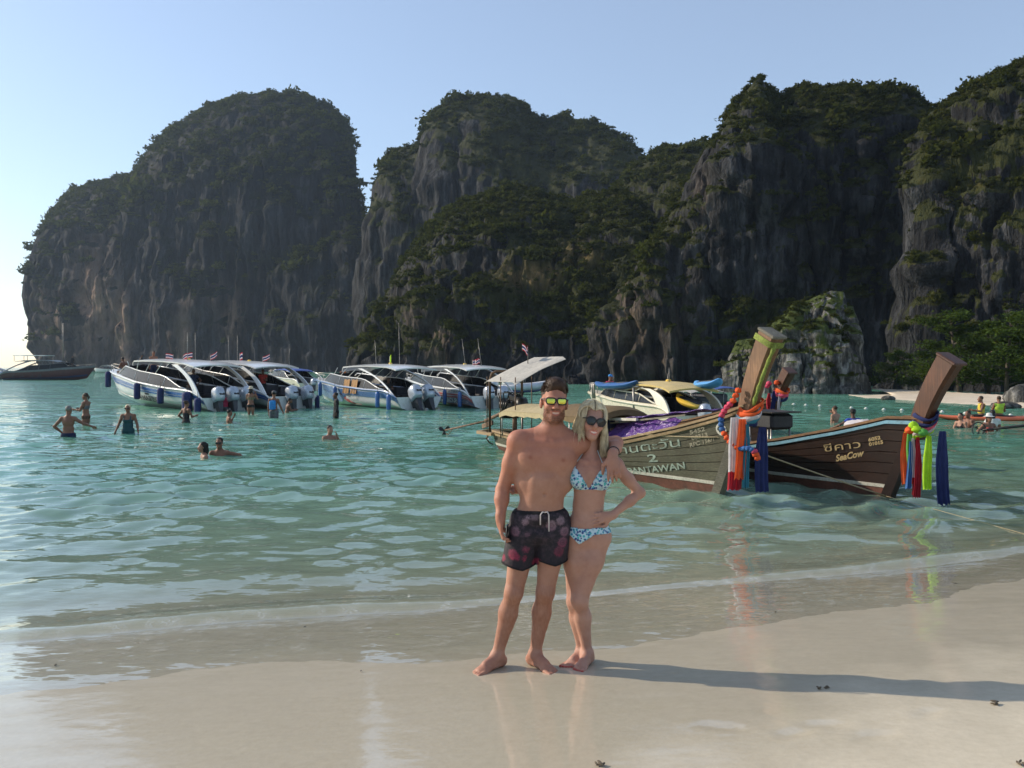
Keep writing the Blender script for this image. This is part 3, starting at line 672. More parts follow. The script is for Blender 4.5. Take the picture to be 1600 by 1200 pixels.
w_tan = wood('pale_tan_timber', (0.26, 0.17, 0.085), (0.40, 0.275, 0.14), (0.52, 0.38, 0.22), 0.7)
w_grey = wood('grey_stem_timber', (0.10, 0.095, 0.07), (0.19, 0.175, 0.13), (0.28, 0.26, 0.20), 0.8)
w_post = wood('orange_brown_post', (0.13, 0.062, 0.026), (0.225, 0.115, 0.052), (0.32, 0.18, 0.09), 0.65, (50, 50, 3))
w_dark = wood('dark_brown_planks', (0.018, 0.008, 0.005), (0.034, 0.014, 0.008), (0.060, 0.026, 0.014), 0.45, bumpv=0.25)
w_dpost = wood('dark_red_post', (0.055, 0.018, 0.007), (0.10, 0.034, 0.013), (0.16, 0.06, 0.022), 0.5, (50, 50, 3))
w_brown = wood('brown_rail', (0.13, 0.06, 0.02), (0.24, 0.12, 0.045), (0.34, 0.19, 0.08), 0.6)
inner = paint('hull_inside', (0.05, 0.04, 0.028), 0.9, 0.3)
redbot = paint('red_antifouling', (0.13, 0.045, 0.028), 0.8, 0.35, dirt=(0.05, 0.045, 0.03))
white_worn = paint('worn_white_paint', (0.52, 0.50, 0.42), 0.7, 0.2, dirt=(0.20, 0.17, 0.11))
paleblue = paint('pale_blue_paint', (0.22, 0.42, 0.52), 0.6, 0.15, dirt=(0.15, 0.2, 0.2))
letter_pale = paint('faded_pale_lettering', (0.30, 0.37, 0.30), 0.85, 0.3, dirt=(0.10, 0.10, 0.06), scale=5)
letter_num = paint('faded_number_lettering', (0.30, 0.27, 0.19), 0.8, 0.25, scale=8)
letter_gold = paint('faded_gold_lettering', (0.42, 0.31, 0.15), 0.7, 0.2, scale=8)
black_rubber = paint('black_rubber', (0.015, 0.015, 0.016), 0.6)
steel = paint('dull_steel', (0.30, 0.29, 0.27), 0.45, 0.2, metal=0.7, dirt=(0.10, 0.06, 0.03))
rusty = paint('rusty_pipe', (0.14, 0.085, 0.05), 0.7, 0.35, metal=0.3)
engine_black = paint('oily_engine', (0.025, 0.024, 0.023), 0.4, 0.4, metal=0.4, dirt=(0.07, 0.05, 0.03))
ropem = paint('tan_rope', (0.36, 0.29, 0.17), 0.9, 0.2, scale=40)
canvas_beige = cloth('beige_canvas', (0.46, 0.38, 0.22), transl=0.15); canvas_brown = cloth('brown_canvas', (0.16, 0.105, 0.045), transl=0.1); canvas_grey = cloth('pale_grey_canvas', (0.48, 0.46, 0.41), transl=0.2)
def tarp(name, col):
    t = NT(name); co = t.coord(); n = t.noise(co, 5, 5, 0.6, 0.6)
    t.surf(t.principled(Base_Color=c3(*col), Roughness=0.22, Normal=t.bump(n, 0.9, 0.12)).outputs[0]); return t.m
purple = tarp('purple_tarpaulin', (0.13, 0.06, 0.25))

LT_SEC = [(0, 0), (0.06, 0.30), (0.14, 0.50), (0.35, 0.70), (0.65, 0.87), (1, 1)]
def longtail(label, bow_w, heading, L, style, group, far=False):
    """bow_w: where the stem meets the water; heading: unit vector towards the bow"""
    hx, hy = heading; org = Vector((bow_w[0]-hx*L, bow_w[1]-hy*L, 0)); rz = math.atan2(hy, hx)
    root = thing('longtail_boat', label, 'boat', org, rz, group)
    S = style; zb = S['zbow']
    hull = Hull(L, [(0, .50), (.12, .62), (.35, .80), (.6, .82), (.75, .70), (.86, .46), (.94, .22), (1, .07)],
                [(0, .46), (.3, .46), (.55, .50), (.68, .62), (.78, .80), (.88, 1.05), (.95, 1.27), (1, zb)],
                [(0, -.18), (.2, -.30), (.75, -.32), (.92, -.30), (1, -.28)], S['rake'], LT_SEC, 0.62)
    zs = lambda u: 0.125+0.03*u
    m = MB()
    for sd in (-1, 1): hull.band(m, sd, lambda u: hull.zk(u), lambda u: hull.zg(u)-0.02, m=8, off=-0.035)
    m.build('hull_lining', inner, root)
    m = MB()
    for sd in (-1, 1): hull.band(m, sd, lambda u: hull.zk(u), zs, m=5)
    m.build('bottom', redbot, root)
    ns = S.get('strakes', 7)
    gaps = 0.006
    for sd in (-1, 1):
        for k in range(ns):
            f0 = lambda u, k=k: zs(u)+0.05+(hull.zg(u)-zs(u)-0.05)*k/ns+gaps; f1 = lambda u, k=k: zs(u)+0.05+(hull.zg(u)-zs(u)-0.05)*(k+1)/ns-gaps
            mb = MB(); hull.band(mb, sd, f0, f1, m=2, off=0.004*((k*7) % 3), th=0.03)
            mb.build('plank', S['top_strake'] if (k == ns-1 and 'top_strake' in S) else S['plank'], root)
    for sd in (-1, 1):
        mb = MB(); hull.band(mb, sd, zs, lambda u: zs(u)+0.052, m=1, off=0.014, th=0.02); mb.build('water_strip', white_worn, root)
    # gunwale cap and rubbing rail
    for sd in (-1, 1):
        rows = []
        for (dy, dz) in ((0.03, 0.0), (0.03, 0.04), (-0.11, 0.04), (-0.11, 0.0), (0.03, 0.0)):
            rows.append([hull.p(i/40, hull.zg(i/40), sd, 0)+Vector((0, sd*dy if abs(dy) < .05 or i < 38 else sd*dy*.3, dz)) for i in range(41)])
        MB().sheet(rows if sd > 0 else [r[::-1] for r in rows], smooth=False).build('gunwale', S['rail'], root)
        rows = []
        for (dy, dz) in ((0.004, -0.085), (0.03, -0.08), (0.03, -0.03), (0.004, -0.025)):
            rows.append([hull.p(i/40, hull.zg(i/40)+dz, sd, dy) for i in range(41)])
        MB().sheet(rows[::-1] if sd < 0 else [r for r in rows], smooth=False).build('rubbing_rail', S.get('rub', S['rail']), root)
    # stem board and prow post
    pts = [hull.p(1.0, z, 1) for z in (-0.28, 0.1, 0.5, 0.9, zb)]
    fx = [Vector((p.x+0.05, 0, p.z)) for p in pts]; bx_ = [Vector((p.x-0.10, 0, p.z)) for p in pts]
    m = MB(); rows = [[Vector((b.x, -0.115, b.z)) for b in bx_], [Vector((f.x, -0.06, f.z)) for f in fx], [Vector((f.x, 0.06, f.z)) for f in fx], [Vector((b.x, 0.115, b.z)) for b in bx_]]
    m.sheet([r[::-1] for r in rows], smooth=False); m.build('stem', S['stem'], root)
    pb = Vector((pts[-1].x-0.10, 0, zb-0.25)); pt = Vector((L+S['ptop'][0], 0, S['ptop'][1])); ax = (pt-pb).normalized(); fw = Vector((ax.z, 0, -ax.x))
    m = MB(); n = 9; rows = []
    for i in range(n+1):
        f = i/n; c = pb+(pt-pb)*f-fw*0.10*math.sin(f*math.pi)*0.5; wd = S['pw'][0]+(S['pw'][1]-S['pw'][0])*f; th = 0.085+0.035*f
        ring = [(-.5, -.8), (-.44, -1), (.40, -1), (.5, -.55), (.5, .55), (.40, 1), (-.44, 1), (-.5, .8)]
        rows.append([c+fw*wd*a+Vector((0, th*b, 0)) for a, b in ring])
    vs = [p for r in rows for p in r]; fs = [(i*8+k, i*8+(k+1) % 8, i*8+8+(k+1) % 8, i*8+8+k) for i in range(n) for k in range(8)]
    m.add(vs, fs); m.add(rows[-1], [tuple(range(8))]); post = m.build('prow_post', S['post'], root)
    m = MB(); c = pt+ax*0.02; m.box(c, (S['pw'][1]*1.08, 0.27, 0.05), Matrix((fw, Vector((0, 1, 0)), ax)).transposed(), 0.015); m.build('post_cap', S.get('cap', w_grey), post)
    # floor, thwarts
    m = MB(); rows = [[hull.p(i/30, 0.16, sd, -0.05) for i in range(29)] for sd in (-1, 1)]; m.sheet(rows); m.build('floor_boards', w_grey, root)
    for u in (0.2, 0.34, 0.48, 0.62, 0.74):
        a, b = hull.p(u, hull.zg(u)-.12, -1, -.04), hull.p(u, hull.zg(u)-.12, 1, -.04); MB().bar(a, b, 0.22, 0.03).build('thwart', S['rail'], root)
    # fore deck
    rows = [[hull.p(u, hull.zg(u)-0.03, sd, -0.06) for u in np.linspace(0.86, 0.985, 8)] for sd in (-1, 1)]; MB().sheet(rows).build('fore_deck', S['plank'], root)
    # stern board
    a = [hull.p(0, z, sd) for sd, z in ((-1, hull.zk(0)), (-1, .1), (-1, .46), (1, .46), (1, .1), (1, hull.zk(0)))]; MB().prism(a, (-.04, 0, 0), (0, 0, 0)).build('transom', S['plank'], root)
    return root, hull, post, (pb, pt, ax, fw)

HEAD = (0.405, -0.914)
SA = dict(zbow=1.46, rake=0.80, ptop=(1.33, 2.57), pw=(0.29, 0.37), plank=w_olive, rail=w_tan, stem=w_grey, post=w_post, strakes=7)
SB = dict(zbow=1.28, rake=0.68, ptop=(1.20, 2.18), pw=(0.27, 0.35), plank=w_dark, rail=w_brown, rub=paleblue, stem=w_dark, post=w_dpost, top_strake=w_dark, strakes=6, cap=w_dpost)
bw = W(1120, 771)
b1, h1, p1, q1 = longtail('weathered olive wooden longtail boat with PANTAWAN lettering and a beige awning', bw, HEAD, 8.4, SA, 'longtail boats')
bw2 = W(1384, 776)
b2, h2, p2, q2 = longtail('dark brown wooden longtail boat with SeaCow lettering and pale blue rail', bw2, HEAD, 8.6, SB, 'longtail boats')
bw3 = Vector((5.62, 19.8, 0))
SC3 = dict(SB); SC3.update(zbow=1.4, pw=(.2, .24), ptop=(1.05, 1.98), plank=w_dark, rail=w_brown, post=w_dpost, rub=w_brown)
b3, h3, p3, q3 = longtail('longtail boat half hidden behind the olive one, small prow with thin ribbons', bw3, HEAD, 8.0, SC3, 'longtail boats')

# lettering, fitted between two places on the planking
def pick(boat, hull, side, px, py):
    best = None; M = boat.matrix_basis
    u0, u1, z0, z1 = 0.0, 1.0, -.1, 1.6
    for it in range(7):
        best = None
        for a in np.linspace(u0, u1, 25):
            for b in np.linspace(z0, z1, 25):
                q = M @ hull.p(a, b, side); ex = (q.x/q.y*F+800-px)**2+(HOR-(q.z-H)/q.y*F-py)**2
                if best is None or ex < best[0]: best = (ex, a, b)
        du, dz = (u1-u0)/8, (z1-z0)/8; u0, u1, z0, z1 = max(0, best[1]-du), min(1, best[1]+du), best[2]-dz, best[2]+dz
    return hull.p(best[1], best[2], side)
def fit_text(boat, hull, side, body, pa, pb_, hpx, mat, italic=0.0, curve=0.0, bold=0.0, off=0.014):
    a, b = pick(boat, hull, side, *pa), pick(boat, hull, side, *pb_); tp = pick(boat, hull, side, pa[0]*.5+pb_[0]*.5, pa[1]*.5+pb_[1]*.5-hpx); size = (tp.z-(a.z+b.z)/2)/.73
    me = text_mesh(body, size, italic, bold); wd = max(v.co.x for v in me.vertices); bpy.data.meshes.remove(me); L = abs(b.x-a.x)
    hull_text(hull, body, a.x, a.z, size, side, mat, boat, (b.z-a.z)/L, squeeze=L/wd, italic=italic, curve=curve, bold=bold, off=off)
bpy.context.view_layer.update()
for txt, pa, pb_, hp, mt, cv, bd in (('พานตะวัน', (956, 712), (1064, 697), 12, letter_pale, 0, .0), ('2', (1014, 722), (1029, 721), 12, letter_pale, 0, .004), ('PANTAWAN', (983, 741), (1072, 732), 9.5, letter_pale, .05, .003),
                                 ('5452', (1079, 679), (1103, 673), 6.5, letter_num, 0, .003), ('08313', (1082, 688), (1107, 682), 6.5, letter_num, 0, .003), ('RPC 156/1', (1079, 699), (1117, 689), 6.5, letter_num, 0, .002)):
    fit_text(b1, h1, -1, txt, pa, pb_, hp, mt, 0, cv, bd)
for txt, pa, pb_, hp, it, bd in (('ซีคาว', (1288, 706), (1346, 699), 11, 0, .0), ('SeaCow', (1307, 721), (1352, 712), 10, .3, .005), ('6052', (1358, 690), (1377, 686), 5.5, 0, .003), ('01015', (1359, 697), (1381, 693), 5.5, 0, .003)):
    fit_text(b2, h2, -1, txt, pa, pb_, hp, letter_gold, it, 0, bd)
# round emblem near the bow of the first boat
def disc_on(hull, x, z, r, side, mat, parent, name, off, pts=None):
    poly = pts or [(math.cos(k*math.pi/12)*r, math.sin(k*math.pi/12)*r) for k in range(24)]
    vs = [hull.p(hull.u_of(x+a, z+b), z+b, side, off) for a, b in poly]; m = MB(); c = hull.p(hull.u_of(x, z), z, side, off+0.002); n = len(vs)
    m.add([c]+vs, [(0, 1+k, 1+(k+1) % n) for k in range(n)]); return m.build(name, mat, parent)
em = pick(b1, h1, -1, 1128, 671)
disc_on(h1, em.x, em.z, 0.10, -1, white_worn, b1, 'emblem', 0.016)
disc_on(h1, em.x, em.z-.005, 0.07, -1, paint('navy_mark', (0.02, 0.04, 0.05), 0.7), b1, 'emblem_mark', 0.022, [(-.075, .005), (-.05, .045), (-.01, .06), (.03, .075), (.04, .04), (.075, .03), (.06, -.01), (.045, -.04), (.0, -.02), (-.03, -.055), (-.045, -.025)])
# rope lashing with moss on the post
moss_rope = paint('mossy_rope', (0.22, 0.27, 0.05), 0.95, 0.3, scale=30, bump=0.6)
pb, pt, ax, fw = q1
def post_ring(q, f, w, th, extra=0.0):
    pb, pt, ax, fw = q; c = pb+(pt-pb)*f-fw*0.10*math.sin(f*math.pi)*0.5
    return [c+fw*(a*w)+Vector((0, b*th, 0)) for a, b in ((-.55, -1.15), (.5, -1.15), (.57, -.7), (.57, .7), (.5, 1.15), (-.55, 1.15))]
m = MB()
for k in range(6): m.tube(post_ring(q1, 0.905+0.0105*k, 0.35, 0.116), 0.0095, 6, closed=True)
m.build('rope_lashing', moss_rope, p1)
m = MB(); m.tube([pb+(pt-pb)*f+fw*(0.5*(0.30+0.10*f)+0.012)-fw*0.10*math.sin(f*math.pi)*0.5+Vector((0, -0.06, 0)) for f in np.linspace(0.25, 0.95, 12)], [0.02+0.02*math.sin(i*1.7)**2 for i in range(12)], 6); m.build('moss_strip', moss_rope, p1)

# coloured sashes and garlands tied round the prow posts
CLO = {'orange': (0.85, 0.13, 0.03), 'white': (0.66, 0.62, 0.62), 'red': (0.42, 0.015, 0.03), 'pink': (0.75, 0.10, 0.18), 'navy': (0.02, 0.03, 0.12), 'blue': (0.06, 0.17, 0.42), 'teal': (0.05, 0.25, 0.35), 'lime': (0.45, 0.75, 0.03), 'green': (0.12, 0.42, 0.08), 'yellow': (0.75, 0.55, 0.04)}
def sash_loop(q, f, w, th, tilt, r, col, root, lift=0.0):
    pb, pt, ax, fw = q; c = pb+(pt-pb)*f+Vector((0, 0, lift)); rows = []; n = 44; sd = f*31+tilt*50
    for k in range(n+1):
        a = 2*math.pi*(k % n)/n; row = []; d = (fw*math.cos(a)*w+Vector((0, th*math.sin(a), 0))); o = d.normalized()
        wd = r*2.3*(1+.25*math.sin(a*2+sd)+.15*math.sin(a*5+sd*2))
        for j in range(10):
            g = j/9-.5; pl = .55*r*math.cos(g*3.0)+.16*r*math.sin(j*2.4+3*math.sin(a+sd)+a*2)
            row.append(c+d+o*(pl-.35*r)+ax*(g*wd+tilt*math.sin(a+.5)+.014*math.sin(3*a+sd)))
        rows.append(row)
    return MB().sheet(rows).build('sash', cloth('cloth_'+col, CLO[col]), root)
def hang_strip(p0, Ln, wd, col, root, seed, tip=None, depth=(1, 0)):
    rg = random.Random(seed); rows = []; nseg = 16; nf = 13; dx, dy = depth
    for i in range(nseg+1):
        f = i/nseg; z = -Ln*f; w = wd*(0.55+0.45*min(1, f*2.5)); sw = 0.035*math.sin(f*2.3+seed)*f
        r = []
        for j in range(nf+1):
            g = j/nf-0.5; fold = 0.024*math.sin(j*1.35+seed*1.7+f*0.8)*(0.4+f*0.7)
            r.append(Vector((p0.x+dx*(g*w+sw)-dy*fold, p0.y+dy*(g*w+sw)+dx*fold, p0.z+z-0.015*math.cos(j*1.35)*f)))
        rows.append(r)
    cut = int(nseg*(1-(tip[1] if tip else 0)))
    MB().sheet(rows[:cut+1]).build('hanging_ribbon', cloth('cloth_'+col, CLO[col]), root)
    if tip: MB().sheet(rows[cut:]).build('ribbon_tip', cloth('cloth_'+tip[0], CLO[tip[0]]), root)
def garland(pts, cols, r, root):
    for i, (p, c) in enumerate(zip(pts, cols)):
        m = MB(); rg = random.Random(i); m.ell(p, (r, r, r*.8), None, 14, 8)
        v = np.array(m.v)-np.array(p); n = 1+0.22*perlin(v[:, 0]*60+i, v[:, 1]*60, v[:, 2]*60)*2; m.v = [tuple(x) for x in v*n[:, None]+np.array(p)]
        m.build('flower_ball', cloth('cloth_'+c, CLO[c]), root)
def prow_cloths(label, boat, q, spec):
    root = thing('prow_ribbons', label, 'ribbons', boat.location, boat.rotation_euler[2], 'ribbons on the boat prows'); pb, pt, ax, fw = q
    for (f, w, th, tl, r, col, lift) in spec['loops']: sash_loop(q, f, w, th, tl, r, col, root, lift)
    for (dx, dy, z, Ln, wd, col, tip, sd) in spec['strips']: hang_strip(Vector((pb.x+dx, dy, z)), Ln, wd, col, root, sd, tip, (0.405, 0.914))
    if 'garland' in spec:
        pts, cols, r = spec['garland']; garland([Vector((pb.x+a, b, c)) for a, b, c in pts], cols, r, root)
    return root
gp = []; gc = []
seq = ['orange', 'orange', 'pink', 'pink', 'pink', 'blue', 'blue', 'orange', 'orange', 'orange', 'orange', 'blue', 'blue', 'blue', 'pink', 'orange', 'orange']
path = [(0.10, -.20, 1.72), (0.02, -.24, 1.55), (-0.12, -.26, 1.44), (-0.22, -.28, 1.30), (-0.22, -.28, 1.14), (-0.13, -.27, 1.00), (0.02, -.26, 0.88), (0.18, -.24, 0.82), (0.32, -.20, 0.84), (0.40, -.14, 0.80), (0.42, -.10, 0.70)]
pa = np.array(path); tt = np.linspace(0, len(path)-1, 22)
gpts = [tuple(np.interp(t_, range(len(path)), pa[:, k]) for k in range(3)) for t_ in tt]
gcol = [seq[int(i*len(seq)/22)] for i in range(22)]
prow_cloths('orange, white and red sashes with a pompom garland on the olive boat prow', b1, q1, dict(
    loops=[(0.16, 0.20, 0.15, 0.09, 0.034, 'white', -0.08), (0.12, 0.20, 0.15, 0.06, 0.034, 'teal', -0.07), (0.21, 0.20, 0.145, 0.11, 0.036, 'orange', -0.07), (0.25, 0.19, 0.14, 0.13, 0.030, 'orange', -0.05), (0.09, 0.19, 0.14, 0.0, 0.034, 'navy', -0.07)],
    strips=[(0.10, -.27, 1.30, 1.12, 0.22, 'white', ('red', 0.22), 1), (0.22, -.22, 1.28, 0.92, 0.20, 'orange', None, 2), (0.26, -.16, 1.20, 0.98, 0.10, 'teal', None, 3), (0.30, 0.10, 1.15, 1.0, 0.20, 'navy', None, 4), (0.05, -.23, 1.2, 1.03, 0.10, 'red', None, 6)],
    garland=(gpts, gcol, 0.050)))
prow_cloths('lime, navy, orange and red ribbons tied on the dark boat prow', b2, q2, dict(
    loops=[(0.24, 0.185, 0.135, 0.10, 0.034, 'navy', -0.03), (0.19, 0.19, 0.14, 0.12, 0.034, 'pink', -0.03), (0.14, 0.19, 0.14, 0.14, 0.034, 'white', -0.04), (0.10, 0.195, 0.145, 0.14, 0.034, 'lime', -0.03), (0.29, 0.18, 0.13, 0.08, 0.03, 'navy', 0)],
    strips=[(0.02, -.23, 1.08, 0.80, 0.16, 'orange', None, 11), (0.10, -.24, 1.10, 0.62, 0.12, 'green', None, 12), (0.14, -.22, 1.0, 0.86, 0.08, 'white', ('red', 0.3), 13), (0.20, -.20, 1.02, 0.92, 0.10, 'red', None, 14), (0.12, -.25, .95, 0.72, 0.08, 'blue', None, 15), (0.34, -.12, 1.05, 0.80, 0.14, 'lime', None, 16), (0.46, 0.02, 1.12, 1.10, 0.20, 'navy', None, 17)],
    garland=([(0.16, -.24, 1.20), (0.22, -.24, 1.14), (0.30, -.2, 1.10), (0.10, -.25, 1.12)], ['lime', 'lime', 'green', 'orange'], 0.07)))
prow_cloths('thin pink, blue and white ribbons on the half hidden boat prow', b3, q3, dict(
    loops=[(0.34, 0.20, 0.14, 0.05, 0.04, 'navy', 0), (0.44, 0.19, 0.13, 0.03, 0.035, 'pink', 0), (0.52, 0.18, 0.13, 0.03, 0.03, 'orange', 0)],
    strips=[(0.18, -.18, 1.55, 0.40, 0.10, 'navy', None, 21), (0.28, -.1, 1.58, 0.45, 0.05, 'white', None, 22), (0.06, -.2, 1.5, 0.35, 0.10, 'red', None, 23)],
    garland=([(0.05, -.2, 1.72), (0.0, -.22, 1.66), (0.25, -.16, 1.74)], ['pink', 'pink', 'orange'], 0.06)))

# ---- gear of the first longtail: engine, steering frame, long shaft, awnings, tarpaulin
def arched(x0, x1, hw, z, rise, n=12, m=9, slope=0.0, droop=0.06, sag=0.0):
    rows = []
    for i in range(n+1):
        x = x0+(x1-x0)*i/n; r = []
        for j in range(m+1):
            g = 2*j/m-1; r.append(Vector((x, g*hw, z+slope*(x-x0)+rise*(1-g*g)+sag*math.sin(i*math.pi/n*3)*(1-abs(g))*0.5-(droop*(i in (0, n))))))
        rows.append(r)
    return rows
def awning(name, label, boat, x0, x1, hw, z, rise, mat, fringe, pole_z, slope=0.0, poles=True, split=None, pmat=None):
    root = thing(name, label, 'awning', boat.location, boat.rotation_euler[2])
    rows = arched(x0, x1, hw, z, rise, slope=slope); m = MB(); m.sheet(rows, 0.012)
    m.build('canvas', mat, root)
    m = MB()
    for side in (0, -1):
        top = [r[side] for r in rows]; bot = [p+Vector((0, 0, -fringe-0.015*math.sin(i*2.1))) for i, p in enumerate(top)]; m.sheet([top, bot], 0.006)
    for rr in (rows[0], rows[-1]):
        bot = [p+Vector((0, 0, -fringe)) for p in rr]; m.sheet([rr, bot], 0.006)
    m.build('fringe', mat, root)
    if poles:
        for x in (x0+0.08, (x0+x1)/2, x1-0.08):
            for sd in (-1, 1):
                zz = z+slope*(x-x0); MB().tube([Vector((x, sd*(hw-.04), pole_z)), Vector((x, sd*(hw-.04), zz-.02))], 0.014, 6).build('pole', pmat or steel, root)
    return root
awning('awning', 'beige canvas awning over the stern half of the olive longtail boat', b1, 0.9, 3.35, 0.70, 1.02, 0.16, canvas_beige, 0.10, 0.42, 0.02)
awning('awning', 'brown canvas awning amidships on the olive longtail boat', b1, 3.40, 5.5, 0.70, 1.06, 0.22, canvas_brown, 0.10, 0.42, 0.01)
aw = awning('awning', 'pale grey canvas sunshade on posts above the engine, small flag on top', b1, -0.15, 1.75, 0.66, 1.86, 0.02, canvas_grey, 0.03, 0.35, 0.0, pmat=rusty)
for o in aw.children:
    if o.name.startswith('canvas'):
        for v in o.data.vertices:      # the sheet hangs tilted towards the camera side, with sagging folds
            v.co.z += 0.30*v.co.y/0.66+0.05*math.sin(v.co.x*4)*(1-abs(v.co.y)/0.62)+0.16
    if o.name.startswith('fringe'): bpy.data.objects.remove(o)
def thai_flag(parent, p, w, h, dirv=(1, 0, 0), seed=0, cols=None):
    d = Vector(dirv).normalized(); side = d.cross(Vector((0, 0, 1))); f = None
    bands = cols or [('red', 1/6), ('white', 1/6), ('navy', 2/6), ('white', 1/6), ('red', 1/6)]; z = h
    f = MB().tube([Vector(p)+Vector((0, 0, -h*1.2)), Vector(p)+Vector((0, 0, h*1.05))], 0.012, 5).build('flag_staff', steel, parent)
    for col, fr in bands:
        rows = [[Vector(p)+d*(w*i/6)+side*(0.06*w*math.sin(i*1.1+seed))+Vector((0, 0, zz-0.10*h*math.sin(i*.8+seed)*(i/6))) for i in range(7)] for zz in (z, z-h*fr)]
        MB().sheet(rows).build('flag_stripe', cloth('cloth_'+col, CLO[col]), f); z -= h*fr
thai_flag(aw, (0.6, 0.2, 2.36), 0.3, 0.16, (0.6, -.8, 0.5), 1); thai_flag(aw, (0.6, 0.2, 2.36), 0.25, 0.14, (-0.9, .3, 0.6), 2)

eng = thing('longtail_engine', 'oily black engine with a long propeller shaft on the olive boat stern', 'engine', b1.location, b1.rotation_euler[2])
m = MB(); m.box((0.25, 0, 1.05), (0.62, 0.42, 0.36), None, 0.04); m.box((0.30, 0, 1.30), (0.46, 0.22, 0.16), None, 0.03); m.box((-0.02, 0, 1.0), (0.14, 0.5, 0.44), None, 0.03)
for k in range(4): m.tube([(0.08+0.13*k, -.22, 1.22), (0.08+0.13*k, -.32, 1.2), (0.10+0.11*k, -.34, 1.05)], 0.032, 7)
for k in range(5): m.tube([(0.45, .1-.06*k, 1.38), (0.5, .14-.1*k, 1.45), (0.3-.1*k, .1-.1*k, 1.42), (0.1, -.2, 1.2-.1*k)], 0.015, 6)
m.build('engine_block', engine_black, eng)
MB().tube([(-.10, 0, 1.0), (-.16, 0, 1.0)], 0.20, 18).build('flywheel', engine_black, eng)
MB().tube([(0.62, -.12, 1.16), (0.62, .12, 1.16)], 0.17, 16).build('air_filter', engine_black, eng)
m = MB(); m.tube([(0.25, 0, 0.42), (0.25, 0, 0.9)], 0.06, 10); m.box((0.25, 0, 0.88), (0.6, 0.34, 0.05)); m.build('engine_mount', rusty, eng)
m = MB(); m.tube([(-.3, -.45, .40), (-.3, -.45, 1.75), (-.27, -.40, 1.92), (-.2, -.30, 1.98), (-.2, .30, 1.98), (-.3, .45, 1.8), (-.3, .45, .40)], 0.035, 8); m.build('roll_frame', rusty, eng)
m = MB(); m.tube([(-.16, 0, 0.98), (-1.7, .0, .62)], 0.05, 8); m.tube([(-1.5, 0, .64), (-5.0, .0, 0.14)], 0.028, 8); m.bar((-1.2, 0, .60), (-1.9, 0, .46), .05, .12); m.tube([(-4.3, 0, .22), (-4.75, 0, .02), (-4.9, 0, .05)], 0.012, 5); m.build('propeller_shaft', rusty, eng)
m = MB(); m.tube([(-5.0, 0, .14), (-5.12, 0, .12)], .04, 8)
for k in range(3):
    a = k*2.094+0.5; d = Vector((0, math.cos(a), math.sin(a))); e = Vector((0.25, -math.sin(a)*.97, math.cos(a)*.97)); c = Vector((-5.06, 0, .13))
    poly = [c+d*.03+e*.02, c+d*.10+e*.075, c+d*.19+e*.06, c+d*.20-e*.03, c+d*.12-e*.07, c+d*.03-e*.02]; m.prism(poly, (0, 0, 0), (.012, 0, 0))
m.build('propeller', engine_black, eng)
m = MB(); rows = [[Vector((-.55+.35*math.cos(a)*1.0+r*math.cos(a), .55*math.sin(a)+r*math.sin(a), .44+dz)) for a in np.linspace(math.pi*.5, math.pi*1.5, 15)] for r, dz in ((0, 0), (.14, 0), (.14, -.07), (0, -.07), (0, 0))]
m.sheet(rows, smooth=False); m.bar((-.55, .62, .405), (0.2, .56, .405), .14, .07); m.bar((-.55, -.62, .405), (0.2, -.56, .405), .14, .07); m.build('stern_platform', w_tan, b1)
m = MB(); m.tube([(-.75, -.3, .30), (-.9, -.3, .22), (-.95, -.2, .10), (-.9, -.1, .05)], .02, 6); m.build('stern_step', rusty, b1)
# purple tarpaulin: draped wall and flat cover
tp = thing('tarpaulin', 'shiny purple tarpaulin draped along the middle of the olive longtail boat', 'tarpaulin', b1.location, b1.rotation_euler[2])
rows = []
for i in range(40):
    x = 5.0+2.2*i/39; r = []
    for j in range(12):
        g = j/11; r.append(Vector((x, 0.15-0.55*g+0.05*math.sin(i*1.15)*(0.3+g), 0.98+0.09*(x-5.0)-0.44*g+0.03*math.sin(i*.6)*(1-g))))
    rows.append(r)
MB().sheet(rows, 0.01).build('draped_side', purple, tp)
rows = [[Vector((5.2+2.6*i/20, 0.62-0.75*j/8*(1-.35*i/20), 1.04+0.12*(2.6*i/20)+0.015*math.sin(i*1.3+j))) for j in range(9)] for i in range(21)]
MB().sheet(rows, 0.01).build('flat_cover', purple, tp)
MB().bar((5.2, -.15, 1.05), (6.2, -.15, 1.10), .05, .05).build('cover_batten', white_worn, tp)
MB().bar((5.2, -.13, .97), (7.6, -.05, 1.25), .03, .03).build('cover_pole', w_grey, tp)
# seated helmsman in shadow is built with the people; small gear amidships
box_blue = thing('storage_box', 'dark blue storage box under the beige awning of the olive boat', 'box', b1.location, b1.rotation_euler[2])
MB().box((4.6, -.2, .62), (.5, .45, .6), None, .03).build('box_body', paint('dark_blue_plastic', (.02, .05, .12), .5), box_blue); MB().box((4.6, -.2, .945), (.54, .49, .05), None, .015).build('box_lid', paint('dark_blue_plastic', (.02, .05, .12), .5), box_blue)
